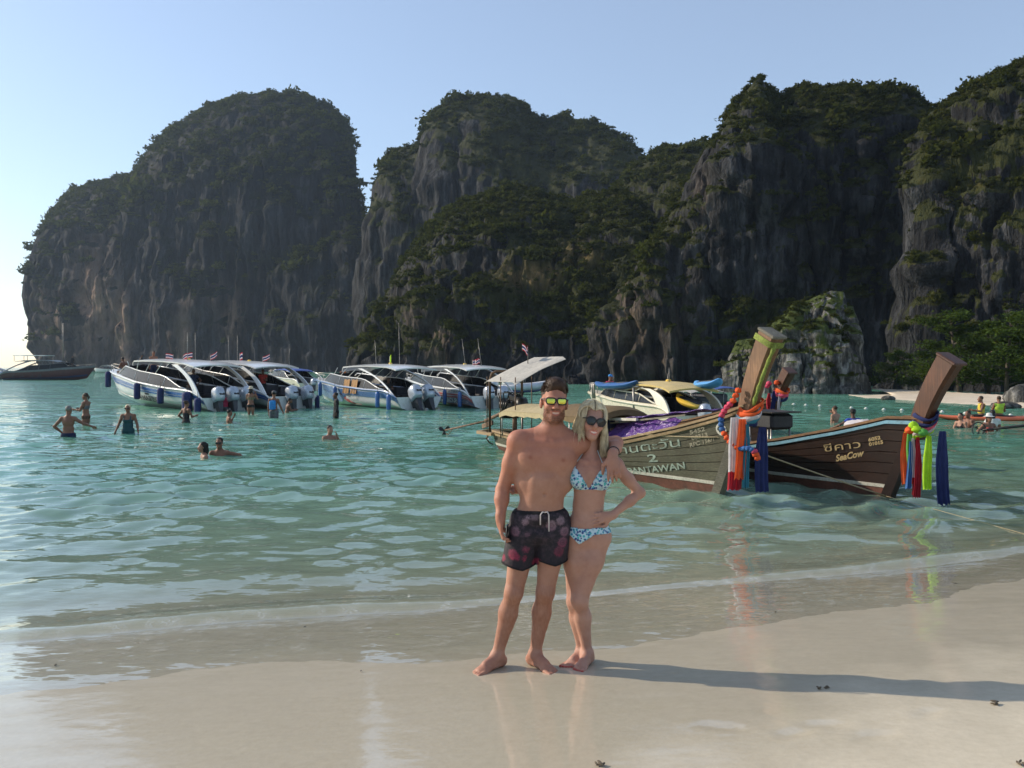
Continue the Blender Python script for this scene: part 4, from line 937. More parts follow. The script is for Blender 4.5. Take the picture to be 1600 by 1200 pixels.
# white cloth on the dark boat's fore deck and the black sun roof on steel legs
m = MB(); m.ell((8.0, .10, 1.10), (.35, .2, .10), None, 20, 10); v = np.array(m.v); n = fbm(v[:, 0]*7, v[:, 1]*7, v[:, 2]*7, 3); v += np.stack([0*n, 0*n, 0.09*n], 1); m.v = [tuple(p) for p in v]
o = m.build('cloth_bundle', cloth('cloth_white', CLO['white'])); o.location = b2.location; o.rotation_euler = b2.rotation_euler; tag(o, 'crumpled white cloth lying on the dark longtail boat fore deck', 'cloth')
rf = thing('engine_cover', 'black covered engine on thin steel legs behind the olive boat prow', 'engine', (4.95, 16.6, 0), b2.rotation_euler[2])
MB().box((0, 0, 1.05), (.75, .55, .30), None, .05).build('cover', black_rubber, rf)
MB().box((0, 0, 1.23), (.95, .7, .025)).build('roof_plate', engine_black, rf)
for a in (-.3, .3):
    for b in (-.22, .22): MB().tube([(a, b, .3), (a, b, .92)], .018, 6).build('leg', steel, rf)
m = MB(); m.tube([(.3, -.22, .62), (1.4, -.3, .55), (2.2, -.35, .5)], .014, 5); m.tube([(.3, -.22, .5), (1.9, -.3, .45)], .012, 5); m.build('cable', black_rubber, rf)
# ropes
def rope(name, label, pts, r=0.014, sag=0.0, mat=None):
    pts = [Vector(p) for p in pts]; out = []
    for a, b in zip(pts[:-1], pts[1:]):
        for i in range(8):
            f = i/8; out.append(a.lerp(b, f)-Vector((0, 0, sag*4*f*(1-f))))
    out.append(pts[-1]); o = MB().tube(out, r, 6).build(name, mat or ropem); return tag(o, label, 'rope')
rope('mooring_rope', 'tan mooring rope running from the olive boat past its prow to the water', [b1.matrix_basis @ (h1.p(.80, .86, -1)+Vector((0, -.03, .04))), b1.matrix_basis @ Vector((8.62, -.17, .95)), P(1384, 775, 13.75)], 0.012, 0.02)
rope('anchor_rope', 'thin rope running from the dark boat prow along the sand to the right', [P(1384, 775, 13.75), P(1440, 790, 12.6), P(1530, 815, 11.5), P(1640, 845, 10.3)], 0.004, 0.0)
o = rope('hanging_rope', 'knotted pale rope hanging down the side of the dark longtail boat', [h2.p(.60, .60, -1)+Vector((0, -.04, .06)), h2.p(.605, .40, -1)+Vector((0, -.05, 0)), h2.p(.60, .36, -1)+Vector((0, -.10, 0)), h2.p(.60, .22, -1)+Vector((0, -.07, 0)), h2.p(.60, .05, -1)+Vector((0, -.06, 0)), h2.p(.595, -.1, -1)+Vector((0, -.2, 0))], 0.014)
o.location = b2.location; o.rotation_euler = b2.rotation_euler
m = MB(); a = h2.p(.605, .45, -1)+Vector((0, -.05, 0)); m.tube([a+Vector((.07*math.cos(t_), -.02, .13*math.sin(t_))) for t_ in np.linspace(0, 6.28, 17)[:-1]], .013, 6, closed=True); m.build('rope_loop', ropem, o)
# shaft of a longtail boat reaching in from the right edge
sh = thing('longtail_shaft', 'long propeller shaft reaching in from the right edge, behind the waders', 'shaft', (0, 0, 0))
a, b = P(1535, 672, 27.2), P(1700, 655, 26.6); MB().tube([a, b], [.035, .06], 8).build('tube', engine_black, sh)
m = MB(); m.tube([a+Vector((-.1+.22*math.cos(t_), .05*math.sin(t_), .0+.24*math.sin(t_))) for t_ in np.linspace(0, 6.28, 19)[:-1]], .018, 6, closed=True); m.tube([a+Vector((-.1, 0, -.24)), a+Vector((.1, 0, .0))], .02, 6); m.build('propeller_guard', engine_black, sh)
m = MB()
for k in range(3):
    an = k*2.094+.3; m.prism([a+Vector((-.1+.02*math.cos(an), 0, .02*math.sin(an))), a+Vector((-.1+.16*math.cos(an-.35), 0, .16*math.sin(an-.35))), a+Vector((-.1+.17*math.cos(an+.3), 0, .17*math.sin(an+.3)))], (0, -.01, 0), (0, .01, 0))
m.build('propeller', engine_black, sh)
# ------------------------------------------------------------------ speedboats
gel_white = paint('white_gelcoat', (0.70, 0.71, 0.70), 0.22, 0.06, coat=0.4, scale=1.2, dirt=(0.55, 0.54, 0.48))
gel_cream = paint('cream_gelcoat', (0.66, 0.61, 0.47), 0.3, 0.08, coat=0.3, scale=1.2)
gel_blue = paint('blue_gelcoat', (0.035, 0.13, 0.38), 0.3, 0.15, coat=0.3); gel_navy = paint('navy_gelcoat', (0.02, 0.035, 0.13), 0.3, 0.15, coat=0.3); gel_red = paint('red_gelcoat', (0.42, 0.06, 0.05), 0.35, 0.15, coat=0.3)
gel_yellow = paint('yellow_gelcoat', (0.75, 0.48, 0.06), 0.35, 0.12, coat=0.3); gel_maroon = paint('maroon_gelcoat', (0.085, 0.018, 0.022), 0.35, 0.2, coat=0.3); gel_grey = paint('grey_gelcoat', (0.16, 0.17, 0.18), 0.35, 0.15)
steel_hull = paint('steel_blue_gelcoat', (0.09, 0.18, 0.36), 0.3, 0.12, coat=0.3)
t = NT('tinted_window'); t.surf(t.principled(Base_Color=t.ramp(t.noise(t.coord(), 2, 2), [(0.3, (0.008, 0.009, 0.010)), (0.7, (0.02, 0.021, 0.023))]), Roughness=0.25, Specular_IOR_Level=0.15).outputs[0]); glass_dark = t.m
cowl_m = paint('silver_cowl', (0.42, 0.46, 0.52), 0.25, 0.08, metal=0.25, coat=0.5); engine_grey = paint('engine_leg', (0.035, 0.037, 0.042), 0.4, 0.15, metal=0.3)
fender_blue = paint('blue_fender_cover', (0.018, 0.028, 0.11), 0.85, 0.2, bump=0.3); deck_m = paint('deck_grey', (0.12, 0.12, 0.12), 0.7, 0.15); seat_m = paint('dark_seats', (0.05, 0.05, 0.06), 0.7, 0.25)
letter_black = paint('black_lettering', (0.02, 0.025, 0.03), 0.5); letter_white = paint('white_lettering', (0.7, 0.7, 0.7), 0.5); letter_grey = paint('grey_lettering', (0.10, 0.12, 0.20), 0.5)
SP_SEC = [(0, 0), (0.12, 0.30), (0.30, 0.66), (0.36, 0.78), (0.7, 0.92), (1, 1)]

def outboard(parent, x, y, z, tilt=0.35, s=1.0):
    r = Matrix.Rotation(tilt, 3, 'Y'); o = Vector((x, y, z))
    def T(p): return o+r @ (Vector(p)*s)
    rows = []
    for zz, lx0, lx1, w in ((0.02, -.36, .16, .17), (0.12, -.42, .20, .21), (0.35, -.44, .20, .22), (0.52, -.40, .17, .20), (0.60, -.30, .10, .15), (0.63, -.18, .0, .06)):
        ring = []
        for k in range(16):
            a = 2*math.pi*k/16; ca, sa = math.cos(a), math.sin(a); ca = math.copysign(abs(ca)**.7, ca); sa = math.copysign(abs(sa)**.7, sa)
            ring.append(T(((lx0+lx1)/2+(lx1-lx0)/2*ca, w*sa, zz)))
        rows.append(ring)
    m = MB(); vs = [p for q in rows for p in q]; m.add(vs, [(i*16+k, i*16+(k+1) % 16, i*16+16+(k+1) % 16, i*16+16+k) for i in range(5) for k in range(16)]+[tuple(5*16+k for k in range(16)), tuple(range(15, -1, -1))], True)
    e = m.build('outboard_engine', cowl_m, parent)
    m = MB(); m.sheet([[T((-.10, sg*.226, .22)), T((.1, sg*.222, .22))] for sg in (-1,)]+[[T((-.10, -.226, .30)), T((.1, -.222, .30))]]); m.sheet([[T((-.43, -.12, .30)), T((-.43, .12, .30))], [T((-.44, -.12, .22)), T((-.44, .12, .22))]]); m.build('cowl_mark', engine_black, e)
    m = MB()
    for (z0, z1, a0, a1, w0, w1) in ((.05, -.35, (-.25, .08), (-.2, .05), .12, .08), (-.35, -.75, (-.2, .05), (-.22, .08), .07, .05)):
        m.add([T((a0[0], -w0, z0)), T((a0[1], -w0, z0)), T((a0[1], w0, z0)), T((a0[0], w0, z0)), T((a1[0], -w1, z1)), T((a1[1], -w1, z1)), T((a1[1], w1, z1)), T((a1[0], w1, z1))], [(0, 1, 5, 4), (1, 2, 6, 5), (2, 3, 7, 6), (3, 0, 4, 7), (0, 3, 2, 1), (4, 5, 6, 7)])
    m.ell(T((-.1, 0, -.72)), (.28*s, .07*s, .07*s), r); m.box(T((.12, 0, -.05)), (.16*s, .2*s, .3*s), r); m.build('engine_leg', engine_grey, e)
    m = MB(); c = T((-.40, 0, -.72)); ex = r @ Vector((1, 0, 0))
    for k in range(3):
        a = k*2.094; d = r @ Vector((0, math.cos(a), math.sin(a))); f = r @ Vector((.3, -math.sin(a), math.cos(a))); m.prism([c, c+d*.10*s+f*.06*s, c+d*.18*s+f*.02*s, c+d*.14*s-f*.05*s], (0, 0, 0), ex*.012)
    m.build('propeller', steel, e)
    return e
def fender(label, pos, Ln, r, mat=None, lean=(0, 0)):
    p = Vector(pos); d = Vector((lean[0], lean[1], -1)).normalized()
    o = thing('fender', label, 'fender', p, 0, 'fenders hanging on the speedboats')
    MB().tube([d*.06, d*.10, d*.2, d*(Ln-.1), d*(Ln-.02), d*Ln], [r*.4, r*.85, r, r, r*.85, r*.4], 10).build('fender_body', mat or fender_blue, o)
    MB().tube([(0, 0, .25), (0, 0, 0), d*.08], .012, 5).build('fender_line', black_rubber, o)
    return o
def const(a): return lambda u: a
def speedboat(label, stern, heading, L, S, group='speedboats moored in the bay'):
    hx, hy = heading; n_ = math.hypot(hx, hy); hx, hy = hx/n_, hy/n_; rz = math.atan2(hy, hx)
    root = thing('speedboat', label, 'boat', (stern[0], stern[1], 0), rz, group)
    B = S.get('beam', 2.8)/2; k = S.get('k', 1.0); zb, zs = S.get('zbow', 1.45)*k, S.get('zstern', 0.95)*k
    hull = Hull(L, [(0, B*.92), (.15, B*.97), (.4, B), (.6, B*.95), (.75, B*.80), (.87, B*.55), (.95, B*.27), (1, .03)],
                [(0, zs*.62), (.05, zs*.86), (.12, zs*.97), (.3, zs), (.6, zs+(zb-zs)*.30), (.85, zs+(zb-zs)*.75), (1, zb)],
                [(0, -.25), (.6, -.28), (.8, -.18), (.92, .05), (1, .25)], S.get('rake', 1.3), SP_SEC, 0.7)
    hm, tm = S['hull'], S.get('top', gel_white)
    for nm, sd in (('hull_side', -1), ('hull_side', 1)):
        m = MB(); hull.band(m, sd, lambda u: hull.zk(u), lambda u: hull.zg(u), n=44, m=10); m.build(nm, hm, root)
    for (nm, mat, u0, u1, f0, f1) in S.get('bands', ()):
        for sd in (-1, 1):
            m = MB(); hull.band(m, sd, lambda u: hull.zk(u)+(hull.zg(u)-hull.zk(u))*f0(u), lambda u: hull.zk(u)+(hull.zg(u)-hull.zk(u))*f1(u), u0, u1, 44, 2, 0.028, 0.02); m.build(nm, mat, root)
    for sd in (-1, 1):
        pts = [hull.p(i/30, hull.zg(i/30)*.985-.05, sd, .02) for i in range(31)]; MB().tube(pts, .045*k, 6).build('rub_rail', S.get('rub', gel_white), root)
    # transom with slanted quarters, deck and coaming
    zz = hull.zg(0); MB().prism([hull.p(0, -.2, -1), hull.p(0, .1, -1), hull.p(0, zz, -1), hull.p(0, zz, 1), hull.p(0, .1, 1), hull.p(0, -.2, 1)], (-.03, 0, 0), (.03, 0, 0)).build('transom', S.get('transom', hm), root)
    rows = [[hull.p(u, hull.zg(u)-.06, sd, -.05) for u in np.linspace(.62, .99, 14)] for sd in (-1, 1)]; rows.insert(1, [(a+b)/2+Vector((0, 0, .10*k)) for a, b in zip(*rows)]); MB().sheet(rows).build('fore_deck', tm, root)
    rows = [[hull.p(u, .25, sd, -.06) for u in np.linspace(.02, .66, 12)] for sd in (-1, 1)]; MB().sheet(rows).build('cockpit_floor', deck_m, root)
    for sd in (-1, 1): hull.band(MB(), sd, const(.2), lambda u: hull.zg(u)-.10, .03, .66, 20, 2, -.07).build('cockpit_shade_liner', seat_m, root)  # dark sheet added, and floor darkened, to put shade inside the cockpit
    for u in (.16, .28, .40, .50):
        for sd in (-1, 1):
            p = hull.p(u, .4, sd); MB().box((p.x, sd*B*.62, .58), (.5, B*.5, .12), None, .03).box((p.x+.2, sd*B*.62, .82), (.1, B*.5, .42), None, .03).build('seat_bench', seat_m, root)
    x0, x1 = S.get('cab', (.10*L, .80*L)); rt = S.get('roof', (.04*L, .60*L)); zr = S.get('zroof', 2.3)*k
    # long tinted side screens (wedge that rises towards the bow) with posts
    for sd in (-1, 1):
        lo, hi = [], []
        for i in range(15):
            u = (x0+(x1-x0)*i/14)/L; f = i/14; b = hull.p(u, hull.zg(u), sd, -.10); hgt = S.get('win', .42)*k*ss(0, .35, f)*(1-.85*ss(.93, 1, f))
            lo.append(b); hi.append(b+Vector((.0, -sd*.12*hgt/.42, hgt)))
        m = MB(); m.sheet([lo, hi] if sd < 0 else [lo[::-1], hi[::-1]], .012); w = m.build('side_window', glass_dark, root)
        m = MB(); m.tube(hi, .030*k, 6); m.build('window_frame', tm, w)
        for i in (4, 7, 10): MB().tube([lo[i], hi[i]], .016*k, 5).build('window_bar', tm, w)
        # struts carrying the roof
        for i, rx in zip((6, 8, 10, 12), np.linspace(.45, .98, 4)):
            xx = rt[0]+(rt[1]-rt[0])*rx; MB().tube([hi[i], Vector((xx, sd*B*.80, zr+.04))], .022*k, 5).build('roof_strut', tm, root)
        # broad slanted pillar
        pw = S.get('pillar', .5)*k
        a0 = hull.p(.02, hull.zg(.02), sd, -.02); a1 = hull.p(.02+pw/L, hull.zg(.03+pw/L), sd, -.03); tx = S.get('ptopx', rt[0]+.30*(rt[1]-rt[0]))
        b0, b1_ = Vector((tx-.10, sd*B*.84, zr)), Vector((tx+pw*.9, sd*B*.84, zr))
        m = MB(); rows = []
        for i in range(9):
            f = i/8; bow_ = Vector((-.22*k*math.sin(f*math.pi), 0, .10*k*math.sin(f*math.pi))); rows.append([a0.lerp(b0, f)+bow_, a1.lerp(b1_, f)+bow_])
        m.sheet(rows if sd > 0 else [r[::-1] for r in rows], .06); pil = m.build('pillar', S.get('pillar_mat', tm), root)
        if S.get('pillar_panel'):
            rows = [[r[0].lerp(r[1], .25)+Vector((0, sd*.012, 0)), r[0].lerp(r[1], .8)+Vector((0, sd*.012, 0))] for r in rows[3:8]]; MB().sheet(rows if sd > 0 else [r[::-1] for r in rows], .015).build('pillar_panel', S['pillar_panel'], pil)
    # front screen
    f0 = [hull.p(x1/L-.02, hull.zg(x1/L)-.02, sd, -.12) for sd in (-1, 1)]; f1 = [p+Vector((-.35*k, -math.copysign(.15, p.y), S.get('win', .42)*k)) for p in f0]
    MB().sheet([f0, f1], .012).build('windscreen', glass_dark, root)
    # hard top
    rows = []
    for i in range(15):
        f = i/14; x = rt[0]+(rt[1]-rt[0])*f; hw = B*(.86 if f < .85 else .86-.28*(f-.85)/.15); dz = -.20*k*ss(.9, 1, f)-.10*k*ss(.12, 0, f)+S.get('rise', .10)*math.sin(f*math.pi)
        rows.append([Vector((x, g*hw, zr+.10*(1-g*g)*k+dz+.05)) for g in np.linspace(-1, 1, 11)])
    MB().sheet([r[::-1] for r in rows], .06*k).build('hard_top', S.get('roof_mat', tm), root)
    for (fx, fy, ln, lean) in S.get('antennas', ()):
        p = Vector((rt[0]+(rt[1]-rt[0])*fx, fy*B, zr+.1)); MB().tube([p, p+Vector((lean*ln, 0, ln))], [.018, .008], 5).build('antenna', steel, root)
    for q, (fx, fy, w, h_, dr) in enumerate(S.get('flags', ())):
        thai_flag(root, (rt[0]+(rt[1]-rt[0])*fx, fy*B, zr+.22), w, h_, dr, q, S.get('flag_cols'))
    MB().box((rt[0]+.4*(rt[1]-rt[0]), 0, zr+.24), (.16, .16, .14), None, .03).build('beacon', gel_yellow, root)
    rl = [hull.p(u, hull.zg(u), -1, -.08)+Vector((0, 0, .30*k)) for u in np.linspace(.80, .99, 7)]+[hull.p(u, hull.zg(u), 1, -.08)+Vector((0, 0, .30*k)) for u in np.linspace(.99, .80, 7)]
    m = MB(); m.tube(rl, .018, 5)
    for p in rl[::2]: m.tube([p, p-Vector((0, 0, .30*k))], .013, 5)
    m.build('bow_rail', steel, root)
    for y in S.get('engines', ()): outboard(root, -.28, y, .42*k, S.get('tilt', .30), S.get('es', 1.15))
    for a in S.get('texts', ()): hull_text(hull, parent=root, **a)
    return root, hull

def const(a): return lambda u: a
SSE = dict(hull=gel_white, beam=3.0, zbow=1.62, zstern=1.02, zroof=2.12, roof=(1.0, 8.2), cab=(1.6, 9.3), engines=(-.75, 0, .75), pillar=.55, pillar_panel=gel_blue, ptopx=2.6, win=.50,
           bands=[('blue_stripe', gel_blue, 0, 1, const(.64), const(.70)), ('blue_stripe', gel_blue, 0, 1, const(.73), const(.83)), ('waterline_stripe', gel_grey, 0, .97, const(.30), const(.325))],
           antennas=[(.30, .3, 1.5, .02), (.42, -.3, 1.5, .05)], flags=[(.18, -.2, .42, .26, (-.6, -.3, .35)), (.40, .2, .36, .24, (.5, -.8, .2)), (.46, .0, .40, .26, (-.3, -.9, .3)), (.50, .3, .36, .24, (.4, .8, .2))])
hA = (-.751, .661)
sA, huA = speedboat('white speedboat with blue stripes and SSE MARINE lettering, leftmost of the moored pair', (-13.5, 41.2), hA, 11.3, SSE)
SSE2 = dict(SSE); SSE2.update(texts=[], engines=(-.62, .30), flags=[(.28, -.2, .40, .26, (-.6, -.5, .3)), (.62, -.2, .30, .40, (.5, -.8, .1))], antennas=[(.50, .2, 1.5, .03), (.78, -.2, 1.5, .10)], pillar_panel=gel_white, zroof=2.05, roof=(1.4, 8.0))
sB, huB = speedboat('white speedboat moored alongside the SSE MARINE boat, two silver outboards', (-10.95, 43.2), hA, 11.0, SSE2)
def on_side(boat, hull, x, z, side, off=.14):
    return boat.matrix_basis @ (hull.p(hull.u_of(x, z), z, side, off))
for o in (sA, sB): o.rotation_euler[1] = R(-1.6)
bpy.context.view_layer.update()
for x, lb, ln in ((11.6, 'navy fender at the bow of the SSE MARINE boat', .95), (6.1, 'navy fender above the SSE lettering', .9), (3.55, 'navy fender behind the word MARINE', .85), (1.05, 'big navy fender near the stern of the SSE MARINE boat', 1.25), (.15, 'navy fender at the stern corner of the SSE MARINE boat', .9)):
    zz = huA.zg(huA.u_of(x, 1.0)); fender(lb, sA.matrix_basis @ (huA.p(huA.u_of(x, zz), zz, 1, .14)), ln, .16 if ln < 1.1 else .24)
fender('navy fender on the right stern corner of the second moored speedboat', sB.matrix_basis @ huB.p(.01, huB.zg(.01), -1, .14), .95, .12)

TR = dict(hull=gel_white, beam=2.8, zbow=1.45, zstern=1.0, zroof=2.0, roof=(.2, 6.6), cab=(1.3, 8.2), engines=(-.35, .35), pillar=.45, ptopx=3.6, win=.45, tilt=.55, es=1.25, rub=steel_hull,
          bands=[('blue_band', steel_hull, 0, 1, const(.66), const(.86)), ('blue_bow_panel', steel_hull, .52, .995, lambda u: .64-.30*ss(.52, .62, u), const(.64)), ('red_slash', gel_red, .40, .60, lambda u: max(.30, .64-.34*(.60-u)/.12-.06), lambda u: max(.31, .64-.34*(.60-u)/.12+.06) if u > .46 else .31+0*u)],
          antennas=[(.55, .2, 1.4, .12), (.22, .1, 2.2, .04)], flags=[(.45, -.1, .28, .40, (.5, -.5, .2))], flag_cols=[('lime', 1.0)], roof_mat=gel_white)
sC, huC = speedboat('blue and white speedboat with a red slash and two tilted silver outboards', (-4.55, 42.3), (-.618, .786), 10.0, TR)
GR = dict(hull=gel_white, beam=2.8, zbow=1.45, zstern=1.02, zroof=1.98, roof=(.6, 7.2), cab=(1.2, 8.4), engines=(-.4, .4), pillar=.32, ptopx=3.0, win=.45, tilt=.3, es=1.1,
          bands=[('red_stripe', gel_red, 0, .98, const(.70), const(.76)), ('red_stripe', gel_red, 0, .98, const(.60), const(.66)), ('navy_band', gel_navy, 0, .95, const(.37), const(.57)), ('red_stripe', gel_red, 0, .92, const(.30), const(.33))],
          antennas=[(.30, .2, 1.5, .28), (.10, .0, 1.5, .30)], flags=[(.30, -.1, .36, .24, (-.6, -.5, .2)), (.24, -.1, .36, .24, (.5, -.8, .2)), (.16, .1, .34, .22, (.7, -.3, .2))], pillar_mat=gel_white)
sD, huD = speedboat('white speedboat with red stripes and GROUP lettering on a navy band', (-.95, 43.6), (-.49, .87), 10.0, GR)
bpy.context.view_layer.update()
for bt, hu, nm, xs in ((sC, huC, 'blue and white speedboat with the red slash', ((8.9, 'nearest the bow'), (6.2, 'second from the bow'), (1.5, 'third from the bow'), (.5, 'nearest the stern'))), (sD, huD, 'GROUP speedboat', ((4.8, 'nearest the bow'), (2.6, 'in the middle'), (.9, 'nearest the stern')))):
    for x, w in xs:
        zz = hu.zg(hu.u_of(x, .9)); fender('blue fender %s on the %s' % (w, nm), bt.matrix_basis @ hu.p(hu.u_of(x, zz), zz-.05, 1, .12), .85, .11, gel_blue)
for bt, hu, txt, pa, pb_, hp, mt, bd, it in ((sA, huA, 'SSE MARINE', (216, 622.5), (253, 628.5), 7, letter_black, .015, 0), (sA, huA, 'MARITIME LEISURE', (219, 601.5), (253, 607), 3.0, letter_grey, .004, 0), (sA, huA, 'Phuket Thailand', (257, 607.5), (280, 611), 3, letter_grey, .002, 0),
        (sC, huC, 'Phuket', (543, 623), (559, 624), 5, letter_white, .006, .2), (sD, huD, '&', (690, 627), (695, 627.3), 6.5, letter_white, .012, 0), (sD, huD, 'GROUP', (698, 627.3), (717, 628.8), 6.5, letter_white, .015, 0), (sD, huD, '9', (743, 631), (748, 631.2), 7, letter_white, .012, 0), (sD, huD, 'SPEED BOAT SERVICE', (684, 611), (726, 614.5), 3.2, letter_grey, .003, 0)):
    fit_text(bt, hu, 1, txt, pa, pb_, hp, mt, it, 0, bd, .055)
# two tan towels drying on the rail of the blue and white boat
for q, (x, lb) in enumerate(((5.0, 'left tan towel drying over the side of the blue and white speedboat'), (4.15, 'right tan towel drying over the side of the blue and white speedboat'))):
    rows = []
    for j in range(9):
        f = j/8; rows.append([Vector((x+.62*(i/10-.5), 1.40+.04*math.sin(i*1.4+q)*f-.10*(1-f), 1.42-.72*f+.02*math.sin(i))) for i in range(11)])
    o = MB().sheet(rows, .015).build('towel', cloth('cloth_tan', (.52, .30, .13))); o.location = sC.location; o.rotation_euler = sC.rotation_euler; tag(o, lb, 'towel', 'tan towels on the rail')

YE = dict(hull=gel_cream, top=gel_cream, beam=2.1, zbow=1.15, zstern=.90, zroof=1.36, roof=(.3, 4.4), cab=(1.0, 5.6), engines=(0,), pillar=.8, ptopx=1.6, win=.28, es=.8, rub=gel_cream, roof_mat=paint('pale_yellow_gelcoat', (.62, .46, .17), .4, .1), rise=.10,
          bands=[('yellow_band', gel_yellow, 0, .97, const(.36), const(.50))], antennas=[(.3, .2, .6, .0), (.45, -.1, .4, .1)])
sE, huE = speedboat('cream and yellow speedboat with kayaks on its roof, behind the olive longtail boat', (5.9, 27.2), (-.33, .94), 7.0, YE)
def kayak(label, loc, rz, L, mat, tip=0.0, group=None, deck=None):
    o = thing('kayak', label, 'kayak', loc, rz, group); o.rotation_euler[1] = tip; rows = []
    for i in range(25):
        f = i/24; w = .34*math.sin(math.pi*min(1, max(0, f)))**.55+.01; h = .13*math.sin(math.pi*f)**.4+.01; z = .16*(2*f-1)**4
        rows.append([Vector((L*(f-.5), w*math.cos(a), z+h*math.sin(a)*(.8 if math.sin(a) > 0 else 1))) for a in np.linspace(0, 2*math.pi, 15)])
    MB().sheet(rows).build('kayak_hull', mat, o)
    for x in (-.18*L, .14*L): MB().ell((x, 0, .09), (.42, .2, .05), None, 16, 6).build('kayak_seat', black_rubber, o)
    return o
gel_kblue = paint('blue_kayak_plastic', (.02, .10, .30), .4, .15); gel_korange = paint('orange_kayak_plastic', (.75, .16, .06), .45, .12); gel_sky = paint('light_blue_plastic', (.10, .32, .62), .4, .1)
q = sE.matrix_basis
def onE(x, y, z): return q @ Vector((x, y, z))
rzE = sE.rotation_euler[2]
kayak('dark blue kayak racked along the near side of the yellow speedboat', onE(4.0, .95, 1.42), rzE, 3.3, gel_kblue, R(1.5))
kayak('light blue kayak sticking out over the yellow speedboat stern', onE(0.3, -.5, 1.52), rzE, 1.4, gel_sky, R(4))
kayak('yellow kayak end poking out of the yellow speedboat stern', onE(.3, .1, .92), rzE+.3, 1.3, gel_yellow, R(-14))
m = MB()
for x in (5.9, 5.75): m.tube([(x, .95, .9), (x, 1.0, 1.42), (x-.05, .9, 1.47), (x-.05, -.8, 1.47)], .04, 7)
m.tube([(2.5, 1.0, .5), (2.5, 1.02, 1.38)], .04, 7); m.tube([(6.4, .8, 1.45), (2.3, .95, 1.42)], .025, 6); m.build('kayak_rack', steel, sE)

# other craft farther out
WB = dict(hull=gel_cream, beam=2.7, zbow=1.5, zstern=1.1, zroof=1.72, roof=(2.2, 6.0), cab=(2.0, 6.4), engines=(0,), pillar=.3, ptopx=2.6, win=.55, roof_mat=paint('blue_canvas_top', (.05, .10, .34), .6), antennas=[(.5, .2, 2.4, .02)], es=1.0)
sF, huF = speedboat('small cream cabin boat with a blue top, between the moored boats', (-17.6, 76), (-.62, .78), 8.0, WB)
CR = dict(hull=gel_white, beam=3.2, zbow=1.7, zstern=1.3, zroof=2.6, roof=(2.5, 8.0), cab=(2.0, 8.6), engines=(), pillar=.6, win=.9, antennas=[(.5, 0, 1.0, 0)])
sG, huG = speedboat('distant white motor cruiser at the foot of the left headland', (-146, 322), (-.95, .3), 11.0, CR)
YA = dict(hull=gel_maroon, top=gel_grey, beam=3.6, zbow=2.3, zstern=1.5, zroof=3.0, roof=(2.6, 9.6), cab=(2.4, 11.0), engines=(-.8, .8), pillar=.8, win=.75, rub=gel_grey, rake=2.0, transom=gel_grey, k=1.0, es=1.5,
          bands=[('grey_sheer', gel_grey, 0, 1, const(.84), const(1.0)), ('dark_bottom', gel_navy, 0, .98, const(.22), const(.34))], antennas=[(.95, .2, 7.0, .01), (.3, .5, .7, -.4), (.4, -.4, .6, .3)])
sH, huH = speedboat('dark maroon motor yacht with grey topsides at the far left', (-82.5, 141), (.99, -.10), 13.5, YA)
MB().tube([(-1.6, -.6, 1.9), (-.2, -.6, 1.4), (.4, -.6, 1.0)], .06, 6).tube([(-1.6, .6, 1.9), (-.2, .6, 1.4)], .06, 6).bar((-1.6, 0, 1.92), (.0, 0, 1.45), 1.1, .06).build('stern_gangway', gel_grey, sH)
MB().tube([(9.8, 0, 2.4), (9.8, 0, 9.2)], [.07, .04], 6).build('mast', steel, sH)
rows = [[Vector((x, g*1.3, 3.9+.06*(1-g*g)-.004*x)) for g in np.linspace(-1, 1, 7)] for x in np.linspace(2.0, 7.5, 8)]; MB().sheet(rows, .08).build('fly_bridge_top', gel_white, sH)
for x in (2.2, 4.5, 7.3):
    for sd in (-1, 1): MB().tube([(x, sd*1.2, 3.0), (x, sd*1.2, 3.9)], .04, 5).build('top_post', steel, sH)
rib = thing('inflatable_boat', 'grey inflatable boat with a white deck beyond the olive boat engine', 'boat', (0.6, 66, 0), R(8), 'speedboats moored in the bay')
tub = [(-1.6, .75, .55), (0, .8, .55), (1.0, .72, .6), (1.8, .4, .72), (2.15, 0, .80), (1.8, -.4, .72), (1.0, -.72, .6), (0, -.8, .55), (-1.6, -.75, .55)]
MB().tube(tub, [.14, .26, .27, .27, .26, .27, .27, .26, .14], 12).build('inflated_tube', paint('pale_grey_rubber', (.50, .52, .55), .5, .1), rib)
MB().tube([(x, y*.9, z-.3) for x, y, z in tub], .12, 10).build('hull_keel', gel_navy, rib)
MB().box((-.2, 0, .62), (2.6, 1.2, .1), None, .03).build('deck', gel_white, rib); MB().box((-.7, 0, .95), (1.3, .9, .6), None, .12).build('console', gel_white, rib)
MB().box((-.5, 0, 1.35), (1.9, 1.0, .06), None, .02).build('console_top', gel_white, rib)
m = MB()
for a in (-1.3, .35):
    for b in (-.4, .4): m.tube([(a, b, .9), (a, b, 1.34)], .025, 5)
m.build('top_frame', steel, rib)
outboard(rib, -1.85, 0, .45, .1, .9)
